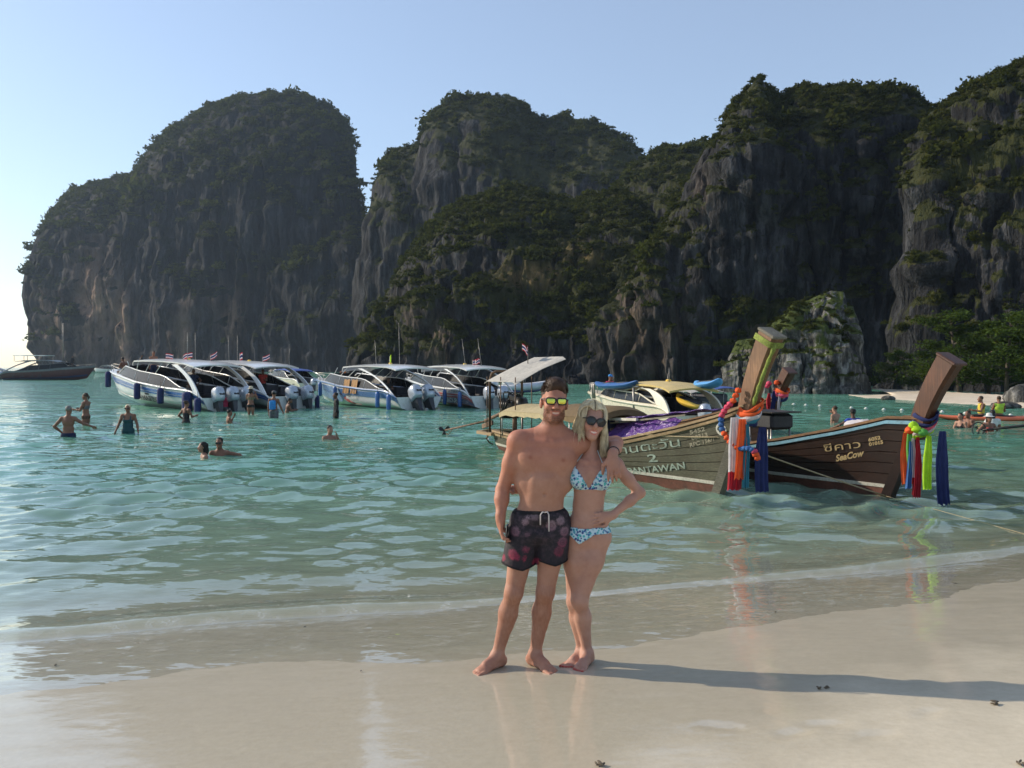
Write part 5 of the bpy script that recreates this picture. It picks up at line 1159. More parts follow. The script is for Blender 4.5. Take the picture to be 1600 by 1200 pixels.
# low craft with dark awnings behind the olive boat prow
for q, (px, Y, lb, col) in enumerate(((1122, 33, 'dark roofed ferry boat behind the yellow speedboat stern', 'grey'), (1150, 37, 'low covered boat farther back, right of the yellow speedboat', 'blue'))):
    c = P(px, 600, Y); r_ = thing('covered_boat', lb, 'boat', (c.x, c.y, 0), R(112+5*q), 'covered boats behind the longtails')
    hl = Hull(6.5, [(0, .7), (.4, .9), (.8, .6), (1, .06)], [(0, .55), (.5, .55), (1, 1.0)], [(0, -.2), (1, -.1)], .7, LT_SEC)
    for sd in (-1, 1): hl.band(MB(), sd, lambda u: hl.zk(u), lambda u: hl.zg(u), m=5).build('hull_side', w_dark, r_)
    MB().sheet(arched(.6, 4.6, .8, 1.12, .10), .02).build('awning_top', canvas_grey if q == 0 else paint('blue_canvas_top', (.05, .10, .34), .6), r_)
    for x in (.7, 2.6, 4.5):
        for sd in (-1, 1): MB().tube([(x, sd*.75, .5), (x, sd*.75, 1.12)], .02, 5).build('pole', steel, r_)
    MB().box((2.2, 0, .7), (2.4, .9, .4), None, .05).build('cargo', seat_m, r_)
# swim-line floats
fl = paint('white_float', (.72, .70, .64), .5, .1)
ORD = ('leftmost', 'second from the left', 'third from the left', 'fourth from the left', 'fifth from the left', 'sixth from the left', 'seventh from the left', 'eighth from the left', 'second from the right', 'rightmost')
for i, (px, py) in enumerate(sorted(((1259, 633.5), (1281, 634.8), (1330, 638), (1353, 639), (1381, 640.5), (1409, 641.5), (1472, 644), (1579, 649.5), (1508, 646.5), (1240, 632.3)))):
    w = W(px, py); o = MB().ell((0, 0, .03), (.07, .07, .06), None, 12, 8).tube([(-.11, 0, .01), (.11, 0, .01)], .014, 6).build('buoy', fl); o.location = w
    tag(o, 'small white swim line float below the far beach, '+ORD[i], 'buoy', 'floats of the swim line', 'thing')
# ------------------------------------------------------------------ people: one continuous skin per body
class Body:
    """smooth union of round cones and ellipsoids, turned into one mesh by surface nets"""
    def __init__(s): s.prims = []; s.cuts = []
    def cone(s, a, b, ra, rb, k=0.03): s.prims.append(('c', np.array(a, float), np.array(b, float), ra, rb, k)); return s
    def path(s, pts, rs, k=0.03):
        for i in range(len(pts)-1): s.cone(pts[i], pts[i+1], rs[i], rs[i+1], k)
        return s
    def ell(s, c, r, rot=None, k=0.03): s.prims.append(('e', np.array(c, float), np.array(r, float), np.eye(3) if rot is None else np.array(rot, float), 0, k)); return s
    def cut(s, c, r, rot=None, k=0.012): s.cuts.append(('e', np.array(c, float), np.array(r, float), np.eye(3) if rot is None else np.array(rot, float), 0, k)); return s
    def _eval(s, pr, pts):
        if pr[0] == 'c':
            _, a, b, ra, rb, k = pr; ba = b-a; L2 = max(ba @ ba, 1e-9); pa = pts-a; h = np.clip((pa @ ba)/L2, 0, 1)
            return np.linalg.norm(pa-h[..., None]*ba, axis=-1)-(ra+(rb-ra)*h)
        _, c, r, rot, _, k = pr; q = (pts-c) @ rot; k0 = np.linalg.norm(q/r, axis=-1); k1 = np.linalg.norm(q/(r*r), axis=-1)
        return k0*(k0-1)/np.maximum(k1, 1e-6)
    def _box(s, pr, m):
        if pr[0] == 'c': r = max(pr[3], pr[4]); return np.minimum(pr[1], pr[2])-r-m, np.maximum(pr[1], pr[2])+r+m
        e = np.sqrt(((pr[3]*pr[2][None, :])**2).sum(1)); return pr[1]-e-m, pr[1]+e+m
    def mesh(s, h, clip_z=None):
        bs = [s._box(p, 4*h) for p in s.prims]; lo = np.min([b[0] for b in bs], 0); hi = np.max([b[1] for b in bs], 0)
        if clip_z is not None: lo[2] = max(lo[2], clip_z)
        n = np.ceil((hi-lo)/h).astype(int)+1; Fd = np.full(n, 0.08, np.float32)
        for lst, sub in ((s.prims, False), (s.cuts, True)):
            for pr in lst:
                k = pr[5]; a, b = s._box(pr, max(k, 2*h)+h); i0 = np.clip(np.floor((a-lo)/h).astype(int), 0, n); i1 = np.clip(np.ceil((b-lo)/h).astype(int)+1, 0, n)
                if (i1 <= i0).any(): continue
                g = np.stack(np.meshgrid(*[lo[d]+h*np.arange(i0[d], i1[d]) for d in range(3)], indexing='ij'), -1)
                d = s._eval(pr, g); sl = tuple(slice(i0[q], i1[q]) for q in range(3)); f = Fd[sl]
                if sub:
                    d = -d; hh = np.maximum(k-np.abs(f-d), 0)/k; Fd[sl] = np.maximum(f, d)+hh*hh*k*0.25
                else:
                    hh = np.maximum(k-np.abs(f-d), 0)/k; Fd[sl] = np.minimum(f, d)-hh*hh*k*0.25
        if clip_z is not None: Fd[:, :, 0] = 0.05
        return surface_nets(Fd, lo, h)
def surface_nets(Fd, lo, h):
    S = Fd < 0; nx, ny, nz = Fd.shape
    cnt = np.zeros((nx-1, ny-1, nz-1), np.int8)
    for dx in (0, 1):
        for dy in (0, 1):
            for dz in (0, 1): cnt += S[dx:nx-1+dx, dy:ny-1+dy, dz:nz-1+dz]
    act = (cnt > 0) & (cnt < 8); idx = np.full(act.shape, -1, np.int64); ijk = np.argwhere(act); idx[act] = np.arange(len(ijk))
    acc = np.zeros((len(ijk), 3)); num = np.zeros(len(ijk)); cs = [(a, b, c) for a in (0, 1) for b in (0, 1) for c in (0, 1)]
    for p in cs:
        for ax in range(3):
            if p[ax]: continue
            q = list(p); q[ax] = 1
            fa = Fd[ijk[:, 0]+p[0], ijk[:, 1]+p[1], ijk[:, 2]+p[2]]; fb = Fd[ijk[:, 0]+q[0], ijk[:, 1]+q[1], ijk[:, 2]+q[2]]
            c = (fa < 0) != (fb < 0); t_ = np.where(c, fa/np.where(c, fa-fb, 1), 0); pos = np.tile(np.array(p, float), (len(ijk), 1)); pos[:, ax] += t_
            acc[c] += pos[c]; num[c] += 1
    v = lo+h*(ijk+acc/num[:, None]); faces = []
    for ax in range(3):
        o = [(1, 2), (2, 0), (0, 1)][ax]; sl0 = [slice(None)]*3; sl1 = [slice(None)]*3; sl0[ax] = slice(0, -1); sl1[ax] = slice(1, None)
        ch = S[tuple(sl0)] != S[tuple(sl1)]; e = np.argwhere(ch)
        ok = (e[:, o[0]] > 0) & (e[:, o[1]] > 0) & (e[:, o[0]] < Fd.shape[o[0]]-1) & (e[:, o[1]] < Fd.shape[o[1]]-1); e = e[ok]
        ins = S[tuple(sl0)][e[:, 0], e[:, 1], e[:, 2]]; q = []
        for (a, b) in ((-1, -1), (0, -1), (0, 0), (-1, 0)):
            c = e.copy(); c[:, o[0]] += a; c[:, o[1]] += b; q.append(idx[c[:, 0], c[:, 1], c[:, 2]])
        f = np.stack(q, 1); f[~ins] = f[~ins][:, ::-1]; faces.append(f)
    return v, np.concatenate(faces)
def vnormals(v, f):
    n = np.zeros_like(v); fn = np.cross(v[f[:, 2]]-v[f[:, 0]], v[f[:, 3]]-v[f[:, 1]])
    for k in range(4): np.add.at(n, f[:, k], fn)
    return n/np.maximum(np.linalg.norm(n, axis=1, keepdims=True), 1e-12)
def relax(v, f, it=1, lam=0.5):
    for _ in range(it):
        s = np.zeros_like(v); c = np.zeros(len(v))
        for a, b in ((0, 1), (1, 2), (2, 3), (3, 0)):
            np.add.at(s, f[:, a], v[f[:, b]]); np.add.at(c, f[:, a], 1)
        v = v*(1-lam)+lam*s/np.maximum(c, 1)[:, None]
    return v
def shell(v, f, nrm, mask, off, th=0.0):
    """the part of a skin inside mask, lifted off it: clothing"""
    fm = mask[f].all(1); ff = f[fm]; u = np.unique(ff); mp = np.full(len(v), -1); mp[u] = np.arange(len(u)); off = np.broadcast_to(off, (len(v),))
    return v[u]+nrm[u]*off[u, None], mp[ff], u
def rotm(yaw=0, pitch=0, roll=0):
    """yaw about z, pitch about x (nod), roll about y; degrees"""
    return np.array(Matrix.Rotation(R(yaw), 3, 'Z') @ Matrix.Rotation(R(roll), 3, 'Y') @ Matrix.Rotation(R(pitch), 3, 'X'))

def skin_material(name, base, rough=0.58):
    t = NT(name); co = t.coord(); n = t.noise(co, 9, 5, 0.7); n2 = t.noise(co, 160, 2, 0.6); va = t('Attribute', attribute_name='tint').outputs['Color']
    b = t.ramp(n, [(0.3, (base[0]*.86, base[1]*.80, base[2]*.78)), (0.7, (base[0]*1.08, base[1]*1.12, base[2]*1.14))]); b = t.mix(1.0, b, va, 'MULTIPLY')
    p = t.principled(Base_Color=b, Roughness=rough, Subsurface_Weight=0.12, Subsurface_Radius=(0.012, 0.005, 0.003), Subsurface_Scale=0.6, Specular_IOR_Level=0.32, Normal=t.bump(n2, 0.25, 0.004)); t.surf(p.outputs[0]); return t.m

def add_head(B, c, rot, female=False, s=1.0):
    c = np.array(c, float); rot = np.array(rot)
    def T(p): return c+rot @ (np.array(p, float)*s)
    E = lambda p, r, k=0.02: B.ell(T(p), np.array(r)*s, rot, k); C = lambda a, b, ra, rb, k=0.015: B.cone(T(a), T(b), ra*s, rb*s, k)
    j = 0.92 if female else 1.0
    E((0, .018, .040), (.076, .096, .088)); E((0, -.018, -.030 if not female else -.026), (.060*j, .074, .086 if not female else .080), .03)
    E((0, -.066, -.098 if not female else -.092), (.026*j, .024, .022), .03); 
    jr, jz = (.024, -.078) if not female else (.016, -.066)
    C((.040*j, -.015, jz), (0, -.062, -.100 if not female else -.090), jr, .018, .03); C((-.040*j, -.015, jz), (0, -.062, -.100 if not female else -.090), jr, .018, .03)
    for sg in (-1, 1):
        E((sg*.036, -.062, -.026), (.024, .022, .024), .03); C((sg*.012, -.086, .018), (sg*.046, -.070, .020), .010, .009, .02)
        E((sg*.079, .012, -.008), (.011, .022, .034), .006); B.cut(T((sg*.030, -.100, .000)), np.array((.017, .016, .011))*s, rot, .015)
        E((sg*.030, -.076, .000), (.014, .013, .012), .004)
        E((sg*.012, -.098, -.036), (.009, .011, .008), .01)
    C((0, -.088, .014), (0, -.120, -.028), .0085, .0130, .012); E((0, -.112, -.034), (.013, .013, .010), .008)
    C((-.024, -.083, -.058), (.024, -.083, -.058), .0065, .0065, .012); C((-.018, -.086, -.060), (.018, -.086, -.060), .007, .007, .01); C((-.017, -.084, -.076), (.017, -.084, -.076), .008, .008, .012)
    B.cut(T((0, -.098, -.0675)), np.array((.023, .012, .0040))*s, rot, .006)
    return T
def add_hand(B, wrist, d, palm_n, curl=0.5, s=1.0, thumb_side=1, spread=0.10, rad=1.0):
    """d: direction of the fingers, palm_n: direction the palm faces"""
    d = np.array(d, float); d /= np.linalg.norm(d); n = np.array(palm_n, float); n -= d*(n @ d); n /= np.linalg.norm(n); w = np.cross(d, n)*thumb_side; wr = np.array(wrist, float)
    B.ell(wr+d*.045*s, np.array((.046, .040, .016))*s, np.stack([d, w, n], 1), .02); B.cone(wr-d*.02*s, wr+d*.03*s, .026*s, .024*s, .02)
    for i, (off, L) in enumerate(((.030, .072), (.010, .082), (-.010, .076), (-.029, .060))):
        p = wr+d*.082*s+w*off*s; dd = d+w*spread*(off/.03); dd /= np.linalg.norm(dd); a = curl*(0.85+.08*i); pts = [p-dd*.03*s]
        cur = p; ang = a*.45
        for q, fr in enumerate((.45, .30, .25)):
            pts.append(cur); cur = cur+(dd*math.cos(ang)+n*math.sin(ang))*L*fr*s; ang += a*.7
        pts.append(cur); B.path(pts, [.0095*s*rad, .0095*s*rad, .0088*s*rad, .0080*s*rad, .0068*s*rad], .006)
    p = wr+d*.025*s+w*.034*s; dd = d*.62+w*.62+n*.35; dd /= np.linalg.norm(dd); d2 = d*.85+w*.15+n*.45; d2 /= np.linalg.norm(d2)
    B.path([p-w*.01*s, p+dd*.036*s, p+dd*.036*s+d2*.030*s, p+dd*.036*s+d2*.054*s], [.015*s, .0115*s, .010*s, .008*s], .012)
def add_foot(B, ankle, toe_dir, s=1.0, ground=0.0):
    a = np.array(ankle, float); d = np.array([toe_dir[0], toe_dir[1], 0.0]); d /= np.linalg.norm(d); w = np.array([-d[1], d[0], 0]); g = np.array([a[0], a[1], ground])
    B.cone(a, g-d*.028*s+[0, 0, .036*s], .036*s, .034*s, .03); B.ell(g-d*.035*s+[0, 0, .034*s], (.036*s, .033*s, .033*s), np.stack([d, w, [0, 0, 1]], 1), .02)
    B.cone(a+[0, 0, -.01*s], g+d*.10*s+[0, 0, .040*s], .034*s, .028*s, .03); B.ell(g+d*.06*s+[0, 0, .022*s], (.10*s, .036*s, .020*s), np.stack([d, w, [0, 0, 1]], 1), .02); B.ell(g+d*.125*s+[0, 0, .018*s], (.045*s, .046*s, .018*s), np.stack([d, w, [0, 0, 1]], 1), .02)
    return g, d, w
def add_toes(B, g, d, w, inner, s=1.0):
    for i, (o, L, r) in enumerate(((.036, .062, .0135), (.015, .058, .0100), (-.004, .052, .0095), (-.021, .043, .0090), (-.036, .032, .0085))):
        b = g+d*.145*s+w*inner*o*s; B.cone(b+[0, 0, .014*s], b+d*(L-.012)*s+[0, 0, .011*s], r*s, r*.9*s, .006)

# ------------------------------------------------------------------ the couple
GX, GY = 0.185, 5.50
GZ = sz1(GX, GY)
def kp(px, py, y=0.0):
    """photo pixel to metres in the couple's own frame (origin between the man's feet)"""
    k = (GY+y)/F
    return np.array([(px-800)*k-GX, y, H-(py-HOR)*k-GZ])
def gnd(x, y): return sz1(GX+x, GY+y)-GZ

def build_skin(name, B, h, mat, parent_root, tintf, it=1):
    v, f = B.mesh(h); v = relax(v, f, it, 0.5); n = vnormals(v, f); me = mesh_np(name, v, f); me.materials.append(mat); set_col(me, 'tint', tintf(v, n)); o = link(name, me, parent_root); return v, f, n, o
def blob(v, c, r): return np.exp(-(((v-np.array(c))/np.array(r))**2).sum(1))
def head_tint(v, Tinv, tint, beard=None, lip=(1.15, .72, .68), brow=None, blush=None):
    q = Tinv(v); x, y, z = q[:, 0], q[:, 1], q[:, 2]; inside = (np.abs(x) < .1) & (y > -.16) & (y < .13) & (z > -.15) & (z < .16)
    def app(m, c): tint[:] = tint*(1-m[:, None])+np.array(c)*m[:, None]
    app(inside*blob(np.stack([np.abs(x), y, z], 1), (.038, -.078, -.03), (.022, .03, .022))*.45, blush or (1.18, .78, .72)); app(inside*blob(q, (0, -.11, -.03), (.014, .02, .016))*.4, (1.15, .78, .72))
    if beard is not None:
        nz = fbm(x*120, y*120, z*120, 2)
        line = np.where(np.abs(x) > .045, -.035, -.052-.012*(np.abs(x) < .02))
        m = sstep(.012, -.012, z-(line-.35*np.maximum(0, np.abs(x)-.05)*0))*sstep(.045, .015, y)*sstep(-.15, -.118, z)*inside
        m = np.maximum(m, inside*sstep(.008, .0, np.abs(z+.0485)-.006)*(np.abs(x) < .030)*(y < -.06)); app(np.clip(m*(.66+.5*nz), 0, .85), beard)
    mouth = inside*sstep(1.25, .85, np.sqrt((x/.026)**2+((z+.067-.22*x*x/.03)/.0155)**2))*(y < -.06); app(mouth*.85, lip)
    teeth = inside*sstep(1.15, .85, np.sqrt((x/.021)**2+((z+.0665-.22*x*x/.03)/.0062)**2))*(y < -.055); app(teeth, (1.75, 2.4, 2.9))
    if brow is not None: app(inside*sstep(1.2, .8, np.sqrt(((np.abs(x)-.032)/.020)**2+((z-.024+.12*(np.abs(x)-.032))/.0055)**2))*(y < -.05)*.85, brow)
    return tint

skin_m = skin_material('tanned_skin', (0.40, 0.205, 0.138)); skin_f = skin_material('light_tanned_skin', (0.44, 0.24, 0.172))
man = thing('person', 'shirtless man in dark floral swim shorts and mirrored sunglasses, arm round the woman', 'person', (GX, GY, GZ), 0, 'couple on the beach')
B = Body()
hm = kp(866, 629); Rm = rotm(4, -3, 3); Tm = add_head(B, hm, Rm, False, 1.03)
nk = kp(862, 676, .015); B.cone(hm+np.array((0, .03, -.07)), nk, .062, .070, .03); 
shR, shL = kp(809, 690, .01), kp(904, 692, .02)
chest = kp(853, 725, .0); belly = kp(847, 772, .0); pel = kp(843, 812, .01)
for a, b in ((nk, shR), (nk, shL)): B.cone(a+np.array((0, .025, .0)), b*.75+a*.25+np.array((0, .02, .0)), .050, .050, .06); B.cone(a+np.array((0, .02, -.02)), b+np.array((0, .015, 0)), .055, .055, .05)
B.ell(kp(854, 716, .015), (.165, .100, .125), None, .05); B.ell(kp(850, 745, .005), (.150, .098, .13), None, .05); B.ell(belly, (.142, .095, .14), None, .05); B.ell(kp(844, 800, .01), (.150, .105, .10), None, .05)
B.ell(kp(832, 715, -.042), (.082, .036, .060), None, .08); B.ell(kp(876, 717, -.042), (.080, .036, .060), None, .08)
B.cone(shR+np.array((.05, .02, -.02)), kp(820, 752, .02), .06, .07, .05); B.cone(shL+np.array((-.05, .02, -.02)), kp(880, 752, .02), .06, .07, .05)
for dx in (-.035, .035):
    for k, py in enumerate((750, 764, 778)): B.ell(kp(849, py, -.078)+np.array((dx, .008*k, 0)), (.034, .017, .025), None, .045)
B.cut(kp(851, 773, -.112), (.009, .02, .011), None, .012)
B.cone(kp(852, 692, -.058), kp(822, 690, -.025), .009, .008, .05); B.cone(kp(866, 692, -.058), kp(892, 690, -.025), .009, .008, .05)
# his right arm (left in the picture) hanging, slightly bent
elR, wrR = kp(785, 766, .035), kp(782, 811, -.055)
B.ell(shR, (.062, .062, .066), None, .04); B.path([shR, shR*.55+elR*.45, elR], [.056, .050, .040], .03); B.ell(shR*.6+elR*.4+np.array((-.004, -.018, 0)), (.040, .040, .075), None, .03); B.ell(shR*.5+elR*.5+np.array((0, .022, 0)), (.038, .034, .08), None, .03)
B.path([elR, elR*.68+wrR*.32, wrR], [.040, .043, .027], .03); add_hand(B, wrR, (.06, -.10, -1), (1, .1, .05), .75, 1.05, 1 if False else -1)
# his left arm round her shoulders
elL, wrL = kp(963, 692, .16), kp(957, 712, -.105)
B.ell(shL, (.060, .060, .062), None, .04); B.path([shL, shL*.5+elL*.5, elL], [.056, .050, .040], .03); B.path([elL, elL*.6+wrL*.4, wrL], [.040, .041, .027], .03)
add_hand(B, wrL, (.03, -.42, -.9), (.1, .85, -.2), .55, 1.05, -1)
# legs
hpR, knR, akR = kp(822, 822, .01), kp(803, 925, -.02), kp(777, 1012, .0); hpL, knL, akL = kp(866, 822, .01), kp(852, 925, -.02), kp(836, 1015, .02)
gR, gL = gnd(akR[0], akR[1]), gnd(akL[0], akL[1]); akR[2] = gR+.075; akL[2] = gL+.075
for hp, kn, ak in ((hpR, knR, akR), (hpL, knL, akL)):
    B.path([hp, hp*.6+kn*.4, kn], [.092, .082, .056], .04); B.ell(kn+np.array((0, -.028, .0)), (.038, .030, .045), None, .03); B.path([kn, kn*.66+ak*.34+np.array((0, .022, 0)), ak], [.054, .056, .034], .03); B.ell(kn*.62+ak*.38+np.array((0, .030, 0)), (.046, .040, .10), None, .03)
fR = add_foot(B, akR, (-.62, -.72), 1.08, gR); fL = add_foot(B, akL, (.55, -.80), 1.08, gL)
add_toes(B, *fR, 1, 1.08); add_toes(B, *fL, -1, 1.08)
RmI = np.linalg.inv(Rm)
def man_tint(v, n):
    t_ = np.ones((len(v), 3)); 
    def app(m, c): t_[:] = t_*(1-m[:, None])+np.array(c)*m[:, None]
    for px in (829, 880): app(np.minimum(1, 1.3*blob(v, kp(px, 715 if px < 850 else 719, -.10), (.013, .05, .011))), (.62, .42, .38))
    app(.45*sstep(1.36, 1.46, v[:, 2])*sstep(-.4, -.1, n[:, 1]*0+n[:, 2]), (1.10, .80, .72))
    hair = fbm(v[:, 0]*90, v[:, 1]*90, v[:, 2]*28, 2); leg = sstep(.62, .40, v[:, 2])*sstep(.10, .18, v[:, 2]); app(np.clip(leg*(.32+.55*hair), 0, .6), (.52, .42, .36)); app(.25*leg, (.8, .68, .58))
    arm = sstep(-.20, -.24, v[:, 0])*sstep(1.15, 1.05, v[:, 2])*sstep(.85, .93, v[:, 2]); app(np.clip(arm*(.15+.4*hair), 0, .4), (.6, .46, .38))
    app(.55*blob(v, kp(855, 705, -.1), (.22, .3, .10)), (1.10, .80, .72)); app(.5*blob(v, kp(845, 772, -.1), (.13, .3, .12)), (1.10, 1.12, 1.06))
    armc = sstep(kp(806, 760)[0]+.01, kp(796, 760)[0], v[:, 0])*sstep(.70, .9, v[:, 2]); app(.6*armc, (1.04, .78, .68)); blo = fbm(v[:, 0]*11, v[:, 1]*11, v[:, 2]*11, 3); app(np.clip(.35*blo, 0, .3), (.86, .70, .62)); app(np.clip(-.3*blo, 0, .25), (1.12, 1.04, 1.0))
    nl = sstep(.10, .07, v[:, 2]); app(nl*.25, (1.0, .80, .75))
    return head_tint(v, lambda p: (p-hm) @ Rm/1.03, t_, beard=(.24, .17, .13), brow=(.2, .14, .11))
vM, fM, nM_, skM = build_skin('body', B, 0.0047, skin_m, man, man_tint)
# swim shorts
S_ = Body(); wz = kp(843, 797)[2]
S_.ell(kp(844, 806, .012), (.162, .122, .075), None, .05)
for hp, kn, sg in ((hpR, knR, -1), (hpL, knL, 1)):
    a = hp+np.array((0, .0, .02)); b = hp*.30+kn*.70; S_.path([a, b+np.array((-.012 if sg < 0 else .006, -.005, -.025))], [.100, .096], .03)
S_.ell(kp(843, 832, .012), (.155, .118, .06), None, .05)
v, f = S_.mesh(0.0055); v = relax(v, f, 2); n = vnormals(v, f)
hemR, hemL = kp(815, 886)[2], kp(868, 879)[2]
hem = np.where(v[:, 0] < kp(842, 860)[0], hemR, hemL)+.015*np.abs(v[:, 0]-np.where(v[:, 0] < kp(842, 860)[0], kp(815, 0)[0], kp(866, 0)[0]))/.05
wtop = wz+.004+.05*(v[:, 0]+.01)
n[:, 2] *= np.where(v[:, 2] < hem+.03, 0.0, 1.0)
keep = (v[:, 2] < wtop+.006) & (v[:, 2] > hem-.006); vc = v.copy(); vc[:, 2] = np.clip(v[:, 2], hem, wtop)
v2, f2, u2 = shell(vc, f, n, keep, 0.004+.005*fbm(v[:, 0]*18, v[:, 1]*18, v[:, 2]*8, 3))
me = mesh_np('swim_shorts', v2, f2); sh_ob = link('swim_shorts', me, man)
t = NT('floral_fabric'); co = t.coord(); sep = t('SeparateXYZ', {0: co}); zz = sep.outputs[2]
vo = t('TexVoronoi', {'Vector': t.mapping(co, (1, .5, 1)), 'Scale': 13.0, 'Randomness': 1.0}); d = vo.outputs['Distance']; cr = t('SeparateColor', {0: vo.outputs['Color']}).outputs[0]
pet = t.noise(co, 60, 4, 0.65, 2.5); ring = t.math('ADD', d, t.math('MULTIPLY', t.math('SUBTRACT', pet, .5), .55))
rose = t.ramp(ring, [(0.0, 0.25), (0.10, 0.9), (0.20, 0.45), (0.30, 1.0), (0.40, 0.5), (0.48, 0.0)]); rose = t.math('MULTIPLY', rose, t.ramp(cr, [(0.25, 0.0), (0.55, 1.0)]))
hz_ = t('MapRange', {'Value': zz, 'From Min': float(hemR), 'From Max': float(wz)}).outputs[0]
rcol = t.ramp(hz_, [(0.0, (0.16, 0.008, 0.03)), (0.25, (0.30, 0.02, 0.06)), (0.5, (0.17, 0.05, 0.085)), (0.8, (0.27, 0.17, 0.20)), (1.0, (0.34, 0.25, 0.28))])
leafn = t.ramp(t.noise(co, 38, 4, 0.7), [(0.48, 0.0), (0.62, 0.5)])
basec = t.mix(leafn, (0.012, 0.009, 0.013), t.mix(hz_, (0.03, 0.012, 0.02), (0.10, 0.065, 0.085))); col = t.mix(t.math('MULTIPLY', rose, .85), basec, rcol)
t.surf(t.principled(Base_Color=col, Roughness=0.8, Normal=t.bump(t.noise(co, 30, 3), .3, .01)).outputs[0]); me.materials.append(t.m); md = sh_ob.modifiers.new('thick', 'SOLIDIFY'); md.thickness = .004; md.offset = 1
# dark hem, waistband and white draw cord
dark_trim = cloth('cloth_black_trim', (.012, .011, .013))
for hemz, lo_, hi_ in ((hemR, -9, kp(842, 860)[0]-.004), (hemL, kp(842, 860)[0]+.004, 9)):
    m_ = (v[:, 0] > lo_) & (v[:, 0] < hi_) & (v[:, 2] > hem-.006) & (v[:, 2] < hem+.014); v3, f3, _ = shell(vc, f, n, m_, .0115)
    if len(f3): link('hem', mesh_np('hem', v3, f3), sh_ob, dark_trim)
top_z = wz+.004+.05*(v[:, 0]+.01); m_ = (v[:, 2] < top_z+.002) & (v[:, 2] > top_z-.020); v3, f3, _ = shell(v, f, n, m_, .010); link('waistband', mesh_np('waistband', v3, f3), sh_ob, dark_trim)
cordm = cloth('cloth_white_cord', (.62, .58, .58))
c0 = kp(852, 801, -.128)
for a, b in ((-.030, -.075), (.022, -.115)): MB().tube([c0+np.array((-.004, -.006, .002)), c0+np.array((a*.6, -.012, .006)), c0+np.array((a, -.010, -.012)), c0+np.array((a*1.02, -.008, b))], .0042, 6).build('draw_cord', cordm, sh_ob)

# hair made of many tapered locks
def locks(name, roots, dirs, length, mat, parent, r0=.0022, seg=6, gravity=0.0, curl=0.004, seed=0, clump=None):
    rg = np.random.default_rng(seed); n = len(roots); V = []; Fc = []; L = np.broadcast_to(length, (n,)); ph = rg.random(n)*6.28
    p = roots.copy(); d = dirs/np.linalg.norm(dirs, axis=1, keepdims=True); g = np.array([0, 0, -1.0])
    side = np.cross(d, rg.normal(size=(n, 3))); side /= np.linalg.norm(side, axis=1, keepdims=True); up = np.cross(d, side); rings = []
    for i in range(seg+1):
        f = i/seg; r = r0*(1-.8*f**2)
        w = curl*np.sin(f*5+ph)[:, None]*side
        rings.append(np.stack([p+w+side*r, p+w-side*r*.5+up*r*.87, p+w-side*r*.5-up*r*.87], 1))
        d = d+g*gravity[:, None]*(1/seg) if isinstance(gravity, np.ndarray) else d+g*gravity/seg
        if clump is not None: d = d+clump(p, f)/seg
        d /= np.linalg.norm(d, axis=1, keepdims=True); p = p+d*(L/seg)[:, None]
    V = np.stack(rings, 1).reshape(n, -1, 3); K = (seg+1)*3; fb_ = []
    for i in range(seg):
        for k in range(3): fb_.append((i*3+k, i*3+(k+1) % 3, i*3+3+(k+1) % 3, i*3+3+k))
    fb_ = np.array(fb_); Fc = (fb_[None]+np.arange(n)[:, None, None]*K).reshape(-1, 4)
    return link(name, mesh_np(name, V.reshape(-1, 3), Fc), parent, mat)
def hair_mat(name, a, b, c):
    t = NT(name); co = t.coord(); n = t.noise(t.mapping(co, (60, 60, 18)), 1, 3, .6); n2 = t.noise(co, 22, 2)
    col = t.mix(.4, t.ramp(n, [(.3, a), (.55, b), (.75, c)]), t.ramp(n2, [(.35, a), (.65, c)])); t.surf(t.principled(Base_Color=col, Roughness=.58, Specular_IOR_Level=.25).outputs[0]); return t.m
hairM = hair_mat('dark_brown_hair', (.020, .011, .007), (.045, .025, .015), (.095, .055, .034))
hairW = hair_mat('blonde_hair', (.46, .35, .20), (.72, .60, .38), (.88, .79, .57))
rg = np.random.default_rng(3)
def scalp(n, hc, Rh, s, rfun, keepf, seed):
    g = np.random.default_rng(seed); d = g.normal(size=(n*6, 3)); d /= np.linalg.norm(d, axis=1)[:, None]; loc = np.array((0, .018, .040))+d*np.array((.077, .097, .090)); k = keepf(loc, d); loc, d = loc[k][:n], d[k][:n]
    return loc, d
# his short hair: dense cap plus upright locks on top
hc = Body(); A = lambda p: hm+Rm @ (np.array(p, float)*1.03)
hc.ell(A((0, .026, .056)), np.array((.080, .094, .088))*1.03, Rm, .02); hc.ell(A((.006, -.040, .100)), np.array((.050, .044, .040))*1.03, Rm, .04); hc.ell(A((.004, -.005, .118)), np.array((.050, .060, .034))*1.03, Rm, .04)
hc.cut(A((.004, -.118, .0)), np.array((.074, .09, .088))*1.03, Rm, .025); hc.cut(A((0, -.02, -.10)), np.array((.12, .10, .098))*1.03, Rm, .02)
for sg in (-1, 1): hc.cut(A((sg*.10, -.015, -.03)), np.array((.035, .04, .045))*1.03, Rm, .01)
v, f = hc.mesh(.006); v = relax(v, f, 1); n = vnormals(v, f); v = v+n*(.004*fbm(v[:, 0]*70, v[:, 1]*70, v[:, 2]*70, 2))[:, None]
hair_o = link('hair', mesh_np('hair', v, f), man, hairM)
loc, d = scalp(2600, hm, Rm, 1, None, lambda p, d: (p[:, 2] > .066+.75*np.maximum(0, -p[:, 1]-.02)) & (d[:, 1] > -.9), 5)
up_ = np.clip((loc[:, 2]-.05)/.07, 0, 1); dirs = d*.9+np.array((.25, -.05, .45))*up_[:, None]+rg.normal(size=loc.shape)*.12; L = (.008+.036*up_*np.clip(.75-loc[:, 1]*6, .4, 1.15))*(.7+.5*rg.random(len(loc)))
